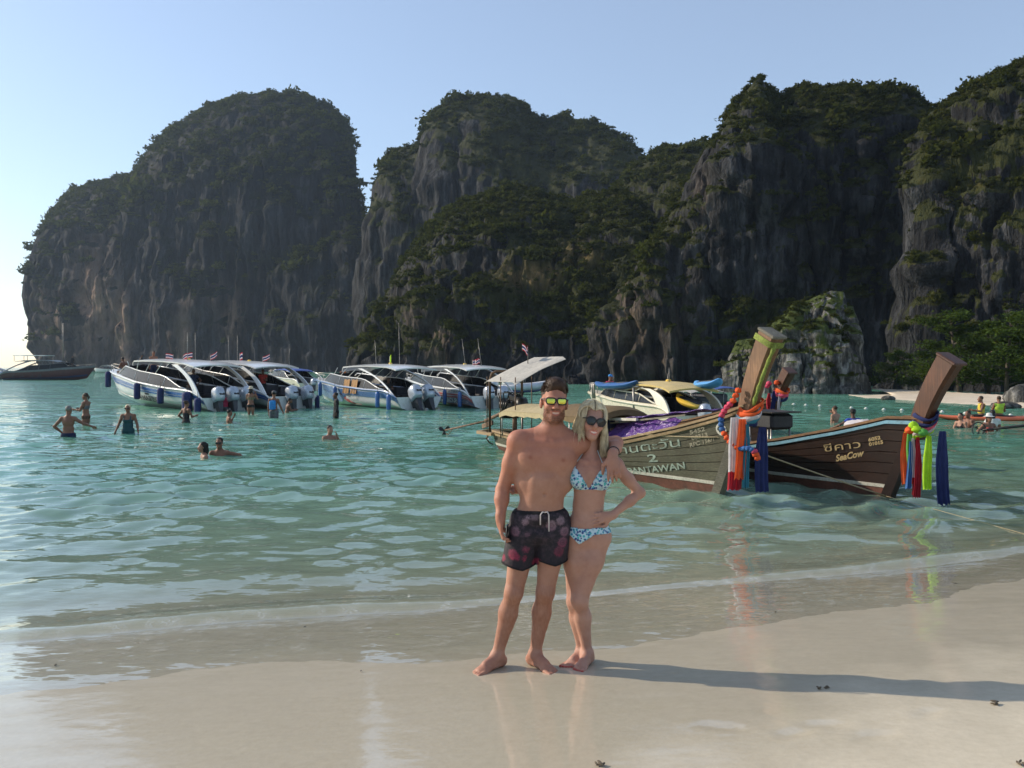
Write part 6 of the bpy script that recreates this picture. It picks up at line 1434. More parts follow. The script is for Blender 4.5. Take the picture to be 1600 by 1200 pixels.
locks('hair_locks', hm+(loc*1.03) @ Rm.T, dirs @ Rm.T, L, hairM, hair_o, .0022, 6, 1.0, .005, 1)
# beard stubble volume
g5 = np.random.default_rng(8); nb = 420; sel = g5.choice(len(vM), len(vM), False); q = (vM-hm) @ Rm/1.03
m_ = (q[:, 2] < -.060+.02*(np.abs(q[:, 0]) > .04)) & (q[:, 2] > -.135) & (q[:, 1] < .02) & (np.abs(q[:, 0]) < .08) & ~((np.abs(q[:, 0]) < .032) & (q[:, 2] > -.090)); ids = np.where(m_)[0]; ids = ids[g5.choice(len(ids), min(nb, len(ids)), False)]
locks('beard', vM[ids], nM_[ids]*.5+np.array((0, -.1, -.8)), 0.0042*(.5+g5.random(len(ids))), hairM, hair_o, .0007, 2, 0.3, 0, 2)

def sunglasses(parent, hc_, Rh, s, frame_m, lens_m, shape, zc=.004, half=.034, sz=(.0285, .0225)):
    def T(p): return Vector(hc_+Rh @ (np.array(p, float)*s))
    o = MB(); outl = []
    for sg in (-1, 1):
        pts = []
        for k in range(20):
            a = 2*math.pi*k/20; ca, sa = math.cos(a), math.sin(a); e = shape; x = math.copysign(abs(ca)**e, ca)*sz[0]; z = math.copysign(abs(sa)**e, sa)*sz[1]
            if sa < 0: x *= .90
            xx = sg*half+x; pts.append((xx, -.113+.55*xx*xx*4, zc+z))
        outl.append(pts); o.tube([T(p) for p in pts], .0046*s, 6, closed=True)
    for sg in (-1, 1): o.tube([T((sg*(half+sz[0]-.002), -.104, zc+.012)), T((sg*.074, -.085, zc+.012)), T((sg*.082, -.02, zc+.010)), T((sg*.081, .02, zc)), T((sg*.079, .035, zc-.012))], .0036*s, 6)
    o.tube([T((-half+sz[0]-.003, -.112, zc+.008)), T((0, -.117, zc+.011)), T((half-sz[0]+.003, -.112, zc+.008))], .0038*s, 6)
    g = o.build('sunglasses', frame_m, parent)
    for pts in outl:
        c = np.mean(pts, 0)+np.array((0, -.003, 0)); m = MB(); m.add([T(c)]+[T(p) for p in pts], [(0, 1+k, 1+(k+1) % 20) for k in range(20)], True); m.build('lens', lens_m, g)
    return g
t = NT('mirrored_yellow_lens'); lw = t('LayerWeight', {'Blend': .4}); colr = t.ramp(t('SeparateXYZ', {0: t.coord('Generated')}).outputs[2], [(0.0, (.62, .52, .06)), (.6, (.55, .58, .10)), (1.0, (.30, .42, .12))]); t.surf(t.principled(Base_Color=colr, Roughness=.12, Metallic=.75).outputs[0]); lens_y = t.m
t = NT('black_lens'); t.surf(t.principled(Base_Color=t.ramp(t.coord('Generated'), [(0, (.006, .006, .007)), (1, (.012, .012, .014))]), Roughness=.08).outputs[0]); lens_b = t.m
frame_b = paint('black_acetate', (.012, .010, .010), .25, .1)
sunglasses(man, hm, Rm, 1.03, frame_b, lens_y, .5, .006, .034, (.0285, .0190))
band = MB(); ww = wrL*.72+elL*.28; ax_ = (elL-wrL)/np.linalg.norm(elL-wrL); s1 = np.cross(ax_, (0, 0, 1)); s1 /= np.linalg.norm(s1); s2 = np.cross(ax_, s1)
band.tube([ww+(s1*math.cos(a)+s2*math.sin(a))*.0345 for a in np.linspace(0, 2*math.pi, 17)[:-1]], .0045, 6, closed=True); band.build('wristband', black_rubber, man)

# ------------------------------------------------------------------ the woman
woman = thing('person', 'blonde woman in a blue and white bikini and black sunglasses, hand on her hip', 'person', (GX, GY, GZ), 0, 'couple on the beach')
B = Body(); yo = .03
hw = kp(925, 660, yo-.005); Rw = rotm(8, -4, 11); Tw = add_head(B, hw, Rw, True, .98)
nkw = kp(924, 711, yo+.01); B.cone(hw+np.array((0, .025, -.06)), nkw, .046, .048, .03)
sr, sl = kp(893, 728, yo+.02), kp(962, 727, yo+.01)
for a in (sr, sl): B.cone(nkw+np.array((0, .015, -.02)), a+np.array((0, .01, 0)), .042, .040, .04)
B.ell(kp(926, 738, yo), (.122, .080, .10), None, .05); B.ell(kp(922, 762, yo), (.105, .074, .10), None, .05); B.ell(kp(919, 790, yo), (.100, .070, .10), None, .05); B.ell(kp(917, 818, yo+.005), (.124, .088, .085), None, .05); B.ell(kp(918, 838, yo+.01), (.134, .094, .070), None, .05)
for px in (905, 941): B.ell(kp(px, 750, yo-.062), (.054, .052, .052), None, .028); B.ell(kp(px, 738, yo-.045), (.045, .040, .05), None, .04)
B.cut(kp(909, 796, yo-.085), (.006, .015, .011), None, .01); B.cone(kp(917, 722, yo-.055), kp(900, 718, yo-.02), .009, .008, .025); B.cone(kp(931, 722, yo-.055), kp(950, 718, yo-.02), .009, .008, .025)
# her left arm: elbow out, hand on the hip
el, wr = kp(1000, 770, yo+.03), kp(955, 806, yo-.055); B.ell(sl, (.044, .045, .048), None, .035); B.path([sl, sl*.5+el*.5, el], [.041, .036, .031], .03); B.path([el, el*.65+wr*.35, wr], [.031, .032, .021], .025)
add_hand(B, wr, (-.93, -.25, -.12), (.05, .9, -.2), .5, .88, 1, .16)
# her right arm reaches behind him, hand with the phone shows at his waist
er, wrr = kp(866, 748, .175), kp(806, 765, .115); B.ell(sr, (.042, .043, .046), None, .035); B.path([sr, er], [.040, .033], .03); B.path([er, er*.6+wrr*.4, wrr], [.033, .030, .022], .025); add_hand(B, wrr, (-.86, -.40, .15), (.25, -.45, .8), .9, .9, -1)
hl_, kl_, al_ = kp(934, 838, yo+.005), kp(906, 938, yo-.035), kp(918, 1014, yo+.02); hr_, kr_, ar_ = kp(901, 838, yo+.01), kp(898, 940, yo+.03), kp(909, 1008, yo+.08)
gl1, gr1 = gnd(al_[0], al_[1]), gnd(ar_[0], ar_[1]); al_[2] = gl1+.068; ar_[2] = gr1+.068
for hp, kn, ak in ((hl_, kl_, al_), (hr_, kr_, ar_)):
    B.path([hp+np.array((0, .01, -.01)), hp*.62+kn*.38, kn], [.086, .074, .049], .045); B.ell(kn+np.array((0, -.022, 0)), (.032, .026, .040), None, .03); B.path([kn, kn*.66+ak*.34+np.array((.004, .020, 0)), ak], [.047, .048, .028], .03); B.ell(kn*.64+ak*.36+np.array((.004, .026, 0)), (.040, .036, .09), None, .03)
f1_ = add_foot(B, al_, (-.42, -.9), .95, gl1); f2_ = add_foot(B, ar_, (-.62, -.75), .95, gr1); add_toes(B, *f1_, 1, .95); add_toes(B, *f2_, -1, .95)
nailc = [(f[0]+f[1]*(.145+.05)*.95) for f in (f1_, f2_)]
def woman_tint(v, n):
    t_ = np.ones((len(v), 3))
    def app(m, c): t_[:] = t_*(1-m[:, None])+np.array(c)*m[:, None]
    app(.35*blob(v, kp(926, 722, yo-.05), (.13, .1, .06)), (1.12, .80, .74)); app(.25*sstep(.12, .07, v[:, 2]), (.95, .78, .74))
    blo = fbm(v[:, 0]*12, v[:, 1]*12, v[:, 2]*12, 3); app(np.clip(.35*blo, 0, .3), (.88, .74, .66)); app(np.clip(-.3*blo, 0, .25), (1.12, 1.05, 1.0)); app(.4*blob(v, kp(918, 790, -.05), (.12, .3, .10)), (1.08, 1.10, 1.06))
    for (g_, d_, w_), inn in ((f1_, 1), (f2_, -1)):
        for o_, L_ in ((.036, .062), (.015, .058), (-.004, .052), (-.021, .043), (-.036, .032)):
            c = g_+d_*(.145+L_-.004)*.95+w_*inn*o_*.95+np.array((0, 0, .016)); app(np.minimum(1, 1.6*blob(v, c, (.008, .008, .007))), (.9, .08, .10))
    return head_tint(v, lambda p: (p-hw) @ Rw/.98, t_, None, (1.2, .62, .60), (.55, .42, .30))
vW, fW, nW, skW = build_skin('body', B, 0.0045, skin_f, woman, woman_tint)
# bikini: pieces of cloth lifted off the skin
t = NT('bikini_print'); co = t.coord(); vo = t('TexVoronoi', {'Vector': t.mapping(co, (1, .6, 1)), 'Scale': 62.0}); sp = t.ramp(vo.outputs['Distance'], [(.42, 1.0), (.54, 0.0)]); cc = t('SeparateColor', {0: vo.outputs['Color']}).outputs[1]
pc = t.ramp(cc, [(0.0, (.02, .05, .20)), (.30, (.03, .26, .36)), (.6, (.02, .12, .30)), (.75, (.05, .38, .40))], 'CONSTANT'); msk = t.math('MULTIPLY', sp, t.ramp(t.noise(co, 24, 3), [(.36, .3), (.46, 1.0)]))
t.surf(t.principled(Base_Color=t.mix(msk, (.46, .62, .68), pc), Roughness=.6).outputs[0]); bik = t.m
bt = thing_b = None
x, y, z = vW[:, 0], vW[:, 1], vW[:, 2]
def tri_mask(apex, bl, br, bz_drop=.0):
    ax_, az_ = apex; m = (z < az_) & (z > np.minimum(bl[1], br[1])-.03); f_ = np.clip((az_-z)/(az_-(bl[1]+br[1])/2), 0, 1.2)
    xl = ax_-.006+(bl[0]-ax_)*f_**1.0; xr = ax_+.006+(br[0]-ax_)*f_**1.0; zb_ = bl[1]+(br[1]-bl[1])*np.clip((x-bl[0])/(br[0]-bl[0]), 0, 1)-.010*np.sin(np.clip((x-bl[0])/(br[0]-bl[0]), 0, 1)*math.pi)
    return m & (x > xl) & (x < xr) & (z > zb_) & (y < yo+.02)
K = lambda px, py: (kp(px, py, -.05)[0], kp(px, py, -.05)[2])
m1 = tri_mask(K(943, 727), K(921, 763), K(959, 765)); m2 = tri_mask(K(897, 727), K(884, 757), K(917, 763))
strap_z = kp(920, 764, -.05)[2]+.10*(np.abs(x-kp(921, 764)[0])**1.5)*.4; m3 = (np.abs(z-strap_z) < .0075) & (np.abs(x-kp(922, 764)[0]) < .125) & (np.abs(y-yo) < .16)
v3, f3, _ = shell(vW, fW, nW, m1 | m2 | m3, .0045); bk = link('bikini_top', mesh_np('bikini_top', v3, f3), woman, bik); md = bk.modifiers.new('thick', 'SOLIDIFY'); md.thickness = .002
strapm = cloth('cloth_bikini_strap', (.55, .66, .70)); zs_ = np.argsort(z)
for px, top in ((943, (934, 704)), (897, (914, 706))):
    a, b = kp(px, 728, -.05), kp(top[0], top[1], -.02); pts = []
    for f_ in np.linspace(0, 1, 7):
        c = a*(1-f_)+b*f_; near_ = np.where((np.abs(x-c[0]) < .008) & (np.abs(z-c[2]) < .008) & (y < yo+.03))[0]; yy = vW[near_, 1].min()-.003 if len(near_) else c[1]; pts.append((c[0], yy, c[2]))
    MB().tube(pts, .003, 5).build('strap', strapm, bk)
hipz = kp(918, 824, -.05)[2]
top_line = hipz+.10*np.abs(x-kp(913, 0)[0])*.35-.006; legw = np.abs(x-kp(905, 0)[0])
low_line = np.where(x < kp(905, 850, -.05)[0], kp(905, 851, -.05)[2]+.95*(kp(905, 850, -.05)[0]-x), kp(905, 851, -.05)[2]+np.minimum(.62*(x-kp(905, 850, -.05)[0]), .060))
low_line = np.where(y > yo+.03, kp(918, 850)[2], low_line); low_line = np.minimum(low_line, top_line-.030)
mb_ = (z < top_line) & (z > low_line) & (x > kp(878, 0)[0]) & (x < kp(965, 0)[0]) & (z > .70)
hand_ex = (((vW-wr)**2).sum(1) < .12**2) & (y < yo-.075) & (z > hipz-.012)
v3, f3, _ = shell(vW, fW, nW, mb_ & ~hand_ex, .0045); bkb = link('bikini_bottom', mesh_np('bikini_bottom', v3, f3), woman, bik); md = bkb.modifiers.new('thick', 'SOLIDIFY'); md.thickness = .002
sunglasses(woman, hw, Rw, .98, frame_b, lens_b, .85, .004, .033, (.029, .0255))
# long blonde hair, parted and falling past the shoulders
hc = Body(); A = lambda p: hw+Rw @ (np.array(p, float)*.98)
hc.ell(A((0, .030, .052)), np.array((.086, .094, .088)), Rw, .02); hc.cut(A((.004, -.135, -.028)), np.array((.062, .090, .088)), Rw, .012); hc.cut(A((0, -.02, -.12)), np.array((.07, .08, .10)), Rw, .02)
v, f = hc.mesh(.006); v = relax(v, f, 1); n = vnormals(v, f); v = v+n*(.004*fbm(v[:, 0]*50, v[:, 1]*50, v[:, 2]*16, 2))[:, None]; hw_o = link('hair', mesh_np('hair', v, f), woman, hairW)
def strands(name, paths, r0, mat, parent, seed=0):
    """paths: n x k x 3 points; each becomes a thin three-sided tapered lock"""
    n, k, _ = paths.shape; g = np.random.default_rng(seed); d = np.gradient(paths, axis=1); d /= np.maximum(np.linalg.norm(d, axis=2, keepdims=True), 1e-9)
    ref = g.normal(size=(n, 1, 3)); sd = np.cross(d, np.broadcast_to(ref, d.shape)); sd /= np.maximum(np.linalg.norm(sd, axis=2, keepdims=True), 1e-9); up = np.cross(d, sd)
    r = (r0*(.7+.6*g.random(n)))[:, None, None]*(1-.85*np.linspace(0, 1, k)**3)[None, :, None]
    V = np.stack([paths+sd*r, paths-sd*r*.5+up*r*.87, paths-sd*r*.5-up*r*.87], 2).reshape(-1, 3); fb_ = np.array([(i*3+q, i*3+(q+1) % 3, i*3+3+(q+1) % 3, i*3+3+q) for i in range(k-1) for q in range(3)])
    return link(name, mesh_np(name, V, (fb_[None]+np.arange(n)[:, None, None]*k*3).reshape(-1, 4)), parent, mat)
g6 = np.random.default_rng(17); nst = 4600; sg_ = np.where(g6.random(nst) < .5, -1.0, 1.0); psi = R(-88)+(R(54)-R(-88))*g6.random(nst)**.75; rho = 1.0+.17*g6.random(nst)**1.4; a0 = R(2)+R(62)*g6.random(nst)**2.2; ph = g6.random(nst)*6.28
nA_, nB_ = 9, 10; pths = np.zeros((nst, nA_+nB_, 3))
for i in range(nA_):
    al = a0+(R(96)-a0)*i/(nA_-1); sa, ca = np.sin(al), np.cos(al)
    pths[:, i] = np.stack([sg_*sa*np.maximum(np.cos(psi), .70)*.085*rho-.010*(1-sa), .018-sa*np.sin(psi)*.098*rho, .042+ca*.094*rho], 1)
pths[:, :nA_] = pths[:, :nA_]*.98 @ Rw.T+hw
end = pths[:, nA_-1]; Lf = np.where(sg_ > 0, .225, .155)*(.50+.58*g6.random(nst)**.7)*np.where(psi < R(-40), 1.0, 1.0)
clus = np.round(psi*5)/5
for i in range(nB_):
    f_ = (i+1)/nB_; tw = .016*np.sin(f_*4.5+clus*9)*f_; fl = np.where(sg_ > 0, -.004, -.030*f_)
    pths[:, nA_+i] = end+np.stack([sg_*(.006*np.sin(f_*2.2)-.012*f_*f_)+fl+tw+.004*np.sin(f_*9+ph)*f_, np.where(psi > 0, -.012, .010)*f_+.006*np.cos(f_*7+ph)*f_, -Lf*f_], 1)
strands('hair_locks', pths, .0019, hairW, hw_o, 4)
nsw = 1300; y0 = -.078+.15*g6.random(nsw); s0 = np.sqrt(np.clip(1-((y0-.018)/.103)**2, .05, 1)); sg2 = np.where(g6.random(nsw) < .42, -1.0, 1.0); rh2 = 1.02+.10*g6.random(nsw); swp = np.zeros((nsw, 13, 3))
for i in range(13):
    be = R(4)+R(104)*i/12; sb, cb = math.sin(be), math.cos(be); bl_ = sb*sb
    swp[:, i] = np.stack([-.012+sg2*(sb*.086*rh2*(s0+(1-s0)*bl_)), y0*(1-bl_)+np.minimum(y0, -.028)*bl_*.6+.004*np.sin(be*6+y0*90), .042+cb*.096*rh2*(s0*(1-bl_)+bl_)+.004*np.sin(be*5+y0*200)], 1)
strands('hair_fringe', swp*.98 @ Rw.T+hw, .0020, hairW, hw_o, 6)
# flyaway wisps on the breezy side
nw_ = 60; rt_ = np.stack([-.078+.006*g6.normal(size=nw_), .0+.02*g6.normal(size=nw_), -.01+.03*g6.normal(size=nw_)], 1)
locks('hair_wisps', hw+rt_ @ Rw.T, np.tile(np.array((-.40, -.1, -.9)), (nw_, 1))+g6.normal(size=(nw_, 3))*.22, .13*(.6+.6*g6.random(nw_)), hairW, hw_o, .0014, 9, 1.2, .008, 9)

# phone held behind his back, and the dark object in his own hand
def phone(label, c, rot, body, edge, sz=(.067, .008, .138)):
    o = thing('smartphone', label, 'phone', c); o.rotation_euler = rot; MB().box((0, 0, 0), sz, None, .004).build('case', body, o); MB().box((0, -.0002, 0), (sz[0]+.002, sz[1]*.5, sz[2]+.002), None, .003).build('edge', edge, o); return o
silver = paint('bright_silver_edge', (.6, .6, .58), .25, .05, metal=.8)
c = kp(795, 750, .045); phone('dark smartphone with a silver edge held at the man\'s back', (GX+c[0], GY+c[1], GZ+c[2]), (R(4), R(6), R(68)), black_rubber, silver)
c = kp(788, 832, -.075); phone('dark phone half hidden in the man\'s lowered hand', (GX+c[0]+.014, GY+c[1]+.004, GZ+c[2]-.005), (R(6), R(-6), R(80)), black_rubber, silver, (.06, .008, .11))
# ------------------------------------------------------------------ bathers and people on the boats
SK = {'tan': skin_material('backlit_skin_tan', (0.23, 0.11, 0.068)), 'pale': skin_material('backlit_skin_pale', (0.36, 0.195, 0.13)), 'dark': skin_material('backlit_skin_dark', (0.13, 0.065, 0.04)), 'brown': skin_material('backlit_skin_brown', (0.15, 0.07, 0.042))}  # skin tones darkened so the colour carries the backlit look
def cl(name, col): return cloth('swimwear_'+name, col, .15, .05)
COLS = dict(black=(.012, .012, .014), navy=(.012, .02, .06), teal=(.02, .07, .08), pink=(.62, .05, .12), red=(.45, .04, .03), blue=(.02, .06, .36), skyblue=(.03, .22, .55), khaki=(.18, .15, .09), white=(.62, .60, .56), lime=(.42, .62, .06), yellow=(.6, .45, .05), grey=(.12, .12, .13), orange=(.7, .2, .05), cream=(.55, .48, .34), brown=(.10, .05, .03))
hair_c = {'black': hair_mat('hair_black', (.006, .005, .005), (.012, .010, .009), (.03, .025, .02)), 'brown': hairM, 'blonde': hairW, 'grey': hair_mat('hair_grey', (.10, .09, .08), (.2, .18, .16), (.32, .30, .27))}
ARMS = {'down': ((.05, .0, -.28), (.06, -.05, -.52)), 'out': ((.24, -.02, -.14), (.40, -.22, -.24)), 'hip': ((.19, .05, -.22), (.05, -.10, -.40)), 'fwd': ((.06, -.10, -.26), (.02, -.33, -.22)), 'up': ((.10, -.10, .22), (.04, -.16, .42)), 'face': ((.10, -.14, -.18), (-.06, -.24, .10)), 'low': ((.10, -.02, -.27), (.16, -.14, -.48)), 'back': ((.10, .12, -.24), (.12, .24, -.42)), 'wide': ((.27, .0, -.05), (.46, -.05, -.22))}
def bather(label, root_loc, face, h, skin, armL='down', armR='down', top=None, bottom=None, hair=('black', 'short'), hat=None, legs='stand', clip=None, bulk=1.0, lean=0.0, group='bathers and people on the boats', glasses=False, female=False, vox=.017, extra=None, shirt=False, stride=0.0, turn=0.0):
    """root_loc: between the feet (or under the seat); face: degrees, 0 looks at the camera"""
    s = h/1.75; o = thing('person', label, 'person', root_loc, R(face), group); B = Body(); b = bulk
    seat = legs != 'stand'; dz = -.50 if legs == 'sit' else 0.0
    V3 = lambda x, y, z: np.array((x, y+lean*(z-.9), z+dz))*s
    hd = V3(0, -.03, 1.62); Rh = rotm(turn, 0, 0); add_head(B, hd, Rh, female, s)
    B.cone(V3(0, .0, 1.56), V3(0, .01, 1.44), .055*s, .06*s, .03)
    for sg in (-1, 1): B.cone(V3(0, .02, 1.42), V3(sg*.165*b**.5, .015, 1.385), .055*s, .05*s, .05)
    B.ell(V3(0, .01, 1.28), np.array((.158*b**.5, .105*b, .16))*s, None, .05); B.ell(V3(0, .0, 1.08), np.array((.135*b, .10*b, .14))*s, None, .05); B.ell(V3(0, .01, .93), np.array((.155*b**.7, .115*b**.7, .11))*s, None, .05)
    if female:
        for sg in (-1, 1): B.ell(V3(sg*.07, -.085, 1.24), np.array((.06, .055, .06))*s, None, .04)
    hands = {}
    for sg, nm in ((-1, armR), (1, armL)):
        e, w = ARMS[nm]; sh = V3(sg*.175*b**.5, .015, 1.375); el = sh+np.array((sg*e[0], e[1], e[2]))*s; wr_ = sh+np.array((sg*w[0], w[1], w[2]))*s
        B.ell(sh, np.array((.055, .055, .06))*s, None, .04); B.path([sh, sh*.5+el*.5, el], [.050*s, .046*s, .038*s], .03); B.path([el, el*.65+wr_*.35, wr_], [.038*s, .039*s, .026*s], .03)
        add_hand(B, wr_, wr_-el, np.array((-sg, .1, 0.3)), .5, s, sg, .10, 1.25); hands[sg] = wr_
    hips = {}
    for sg in (-1, 1):
        hp = V3(sg*.09*b**.5, .01, .88)
        if seat: kn = hp+np.array((sg*.06, -.42, .02))*s; ak = kn+np.array((0, -.02, -.40))*s
        else: kn = V3(sg*.095, -.01-sg*stride*.5, .47); ak = V3(sg*.10, .01-sg*stride, .085)
        B.path([hp, hp*.6+kn*.4, kn], [.092*s*b**.5, .080*s*b**.5, .055*s], .04); B.path([kn, kn*.66+ak*.34+np.array((0, .02, 0))*s, ak], [.053*s, .054*s, .034*s], .03); add_foot(B, ak, (sg*.15, -1), s, ak[2]-.075*s); hips[sg] = (hp, kn)
    v, f = B.mesh(vox*s, clip); v = relax(v, f, 1, .4); n = vnormals(v, f); me = mesh_np('body', v, f); me.materials.append(SK[skin])
    tint = np.ones((len(v), 3)); q = (v-hd) @ Rh/s
    set_col(me, 'tint', head_tint(v, lambda p: (p-hd) @ Rh/s, tint, None, (1.0, .6, .55), (.3, .25, .2)))
    link('body', me, o); z = v[:, 2]/s-dz; x = v[:, 0]/s; y = v[:, 1]/s
    inhead = (np.abs(q[:, 0]) < .10) & (np.abs(q[:, 1]) < .14) & (q[:, 2] > -.13)
    dl = np.full(len(v), 9.0)
    for sg in (-1, 1):
        e, w = ARMS[armR if sg < 0 else armL]; sh = V3(sg*.175*b**.5, .015, 1.375); el = sh+np.array((sg*e[0], e[1], e[2]))*s; wr_ = sh+np.array((sg*w[0], w[1], w[2]))*s
        for a_, b_ in ((sh+(el-sh)*(.62 if shirt == 'short' else .2), el), (el, wr_+(wr_-el)*.8)):
            ba = b_-a_; hh = np.clip(((v-a_) @ ba)/(ba @ ba), 0, 1); dl = np.minimum(dl, np.linalg.norm(v-a_-hh[:, None]*ba, axis=1))
    arm = dl < (.075*s if not shirt == 'long' else -1); torso = ~inhead & (~arm)
    def wear(nm, m_, col, off=.012):
        v3, f3, _ = shell(v, f, n, m_, off*s)
        if len(f3): ob = link(nm, mesh_np(nm, v3, f3), o, cl(col, COLS[col]))
    if top:
        kind, col = top
        if kind == 'shirt': wear('shirt', torso & (z < 1.455) & (z > .90), col, .016)
        elif kind == 'bra': wear('bikini_top', torso & (z < 1.30) & (z > 1.16) & (np.abs(x) < .19), col)
        elif kind == 'suit': wear('swimsuit', torso & (z < 1.27+.12*(np.abs(np.abs(x)-.10) < .022)) & (z > .80) & (np.abs(x) < .21), col)
        elif kind == 'vest': wear('life_vest', torso & (z < 1.43) & (z > 1.02) & (np.abs(x) < .20), col, .03)
    if bottom:
        kind, col = bottom
        if kind == 'trunks':
            if seat: wear('swim_trunks', torso & (z < .97) & (y > -.36) & (z > .70), col, .016)
            else: wear('swim_trunks', torso & (z < .97) & (z > .52) & (np.abs(x) < .24), col, .018)
        else: wear('bikini_bottom', torso & (z < .93) & (z > .80) & (np.abs(x) < .2), col)
    hc_, hs_ = hair; hb = Body()
    hb.ell(hd+Rh @ (np.array((0, .028, .052))*s), np.array((.082, .094, .086))*s, Rh, .02); hb.cut(hd+Rh @ (np.array((0, -.135, -.02))*s), np.array((.075, .09, .085))*s, Rh, .01)
    if hs_ == 'long': hb.path([hd+Rh @ (np.array((0, .07, .03))*s), hd+Rh @ (np.array((0, .085, -.09))*s), hd+Rh @ (np.array((0, .09, -.20))*s)], [.075*s, .065*s, .035*s], .03); hb.path([hd+Rh @ (np.array((.06, .03, .0))*s), hd+Rh @ (np.array((.07, .03, -.11))*s)], [.03*s, .02*s], .03); hb.path([hd+Rh @ (np.array((-.06, .03, .0))*s), hd+Rh @ (np.array((-.07, .03, -.11))*s)], [.03*s, .02*s], .03)
    elif hs_ == 'tail': hb.path([hd+Rh @ (np.array((0, .10, .03))*s), hd+Rh @ (np.array((0, .15, -.02))*s), hd+Rh @ (np.array((0, .14, -.10))*s)], [.03*s, .032*s, .018*s], .02)
    elif hs_ == 'bun': hb.ell(hd+Rh @ (np.array((0, .10, .09))*s), np.array((.045,)*3)*s, None, .02)
    else: hb.cut(hd+Rh @ (np.array((0, .0, -.115))*s), np.array((.12, .14, .10))*s, Rh, .01)
    hv, hf = hb.mesh(.012*s); hn = vnormals(hv, hf); hv = hv+hn*(.008*fbm(hv[:, 0]*40, hv[:, 1]*40, hv[:, 2]*25, 2))[:, None]; link('hair', mesh_np('hair', hv, hf), o, hair_c[hc_])
    if hat:
        m = MB(); c = Vector(hd)+Vector((0, .01, .085*s)); col = cl(hat[1], COLS[hat[1]])
        if hat[0] == 'brim':
            rows = [[c+Vector((r*math.cos(a)*s, r*math.sin(a)*s, zz*s)) for a in np.linspace(0, 2*math.pi, 19)] for r, zz in ((.19, -.025), (.11, .0), (.098, .02), (.09, .075), (.05, .10), (.0, .105))]; m.sheet(rows)
        else:
            rows = [[c+Vector((r*math.cos(a)*s, r*math.sin(a)*s, zz*s)) for a in np.linspace(0, 2*math.pi, 19)] for r, zz in ((.097, -.03), (.095, .02), (.07, .055), (.0, .07))]; m.sheet(rows); m.sheet([[c+Vector((x_*s, -.085*s, -.02*s)) for x_ in np.linspace(-.07, .07, 7)], [c+Vector((x_*s, (-.175+.6*x_*x_*8)*s, -.03*s)) for x_ in np.linspace(-.07, .07, 7)]], .006)
        m.build('hat', col, o)
    if glasses: sunglasses(o, hd, Rh, s*1.05, frame_b, lens_b, .8)
    return o, hands, s
def wade(label, px, ytop, ywater, face=0, h=1.72, **k):
    w = W(px, ywater); zt = P(px, ytop, w.y).z; return bather(label, (w.x, w.y, zt-h), face, h, clip=max(-.0, -(zt-h)-.45), **k)
wade('heavy man seen from behind, waist deep, left arm stretched out, far left', 107, 634, 683, 180, 1.80, skin='tan', armL='hip', armR='out', hair=('grey', 'short'), bottom=('trunks', 'navy'), bulk=1.18)
wade('woman in profile behind the heavy man, hair tied back', 134, 614, 664, -95, 1.72, skin='tan', armL='fwd', armR='fwd', top=('bra', 'grey'), bottom=('brief', 'brown'), hair=('brown', 'tail'), female=True)
wade('blonde woman in a dark swimsuit wading towards the camera at the left', 200, 632, 678, 8, 1.68, skin='tan', armL='low', armR='low', top=('suit', 'teal'), hair=('blonde', 'bun'), glasses=True, female=True, bulk=1.12)
wade('person in a black swimsuit holding a camera, beside the SSE MARINE boat stern', 291, 626, 660.5, 150, 1.66, skin='tan', armL='hip', armR='fwd', top=('suit', 'black'), hair=('brown', 'bun'), female=True)
wade('person in a pink shirt behind the outboard engines', 352, 612, 642, 170, 1.60, skin='brown', armL='out', armR='fwd', top=('shirt', 'pink'), bottom=('trunks', 'grey'), hair=('black', 'short'), shirt='long')
wade('bather sunk to the chest photographing, in front of the pink shirt', 358, 640, 660.5, 120, 1.55, skin='tan', armL='face', armR='fwd', hair=('black', 'short'), bottom=('trunks', 'black'))
wade('woman in a bikini and pale sun hat standing knee deep by the outboards', 392, 605, 648, 170, 1.62, skin='tan', armL='face', armR='face', top=('bra', 'khaki'), bottom=('brief', 'black'), hair=('black', 'long'), hat=('brim', 'cream'), female=True)
o, hd_, s_ = wade('man with a bright blue backpack standing knee deep by the moored boats', 428, 611, 652.5, 176, 1.74, skin='tan', armL='down', armR='low', bottom=('trunks', 'grey'), hair=('black', 'short'), hat=('cap', 'grey'))
bp = thing('backpack', 'bright blue backpack on the back of the man by the moored boats', 'backpack', o.location, o.rotation_euler[2]); MB().box((0, .17*s_, 1.18*s_), (.26, .14, .40), None, .05).build('pack', cl('skyblue', COLS['skyblue']), bp); MB().box((0, .25*s_, 1.08*s_), (.2, .05, .18), None, .02).build('pocket', cl('skyblue', COLS['skyblue']), bp)
wade('brown skinned boatman bending at the right outboard of the second boat', 447, 622, 644.5, 120, 1.62, skin='brown', armL='fwd', armR='fwd', bottom=('trunks', 'brown'), hair=('black', 'short'), lean=-.25)
wade('dark slim figure standing thigh deep left of the blue and white speedboat', 525, 613, 653, -70, 1.70, skin='dark', armL='down', armR='down', top=('shirt', 'black'), bottom=('trunks', 'black'), hair=('black', 'short'), shirt='long', bulk=.9)
wade('swimmer with wet dark hair, only head and shoulders above water, centre left', 515, 664.5, 685.5, 40, 1.70, skin='pale', armL='face', armR='down', hair=('black', 'short'))
wade('dark haired woman turned to the man beside her, shoulder deep', 318, 690.5, 714, -60, 1.64, skin='pale', armL='down', armR='down', hair=('black', 'long'), female=True)
wade('dark haired man in sunglasses facing the camera, shoulder deep', 343, 683.5, 712, 8, 1.74, skin='tan', armL='wide', armR='down', hair=('black', 'short'), glasses=True, bulk=1.1)
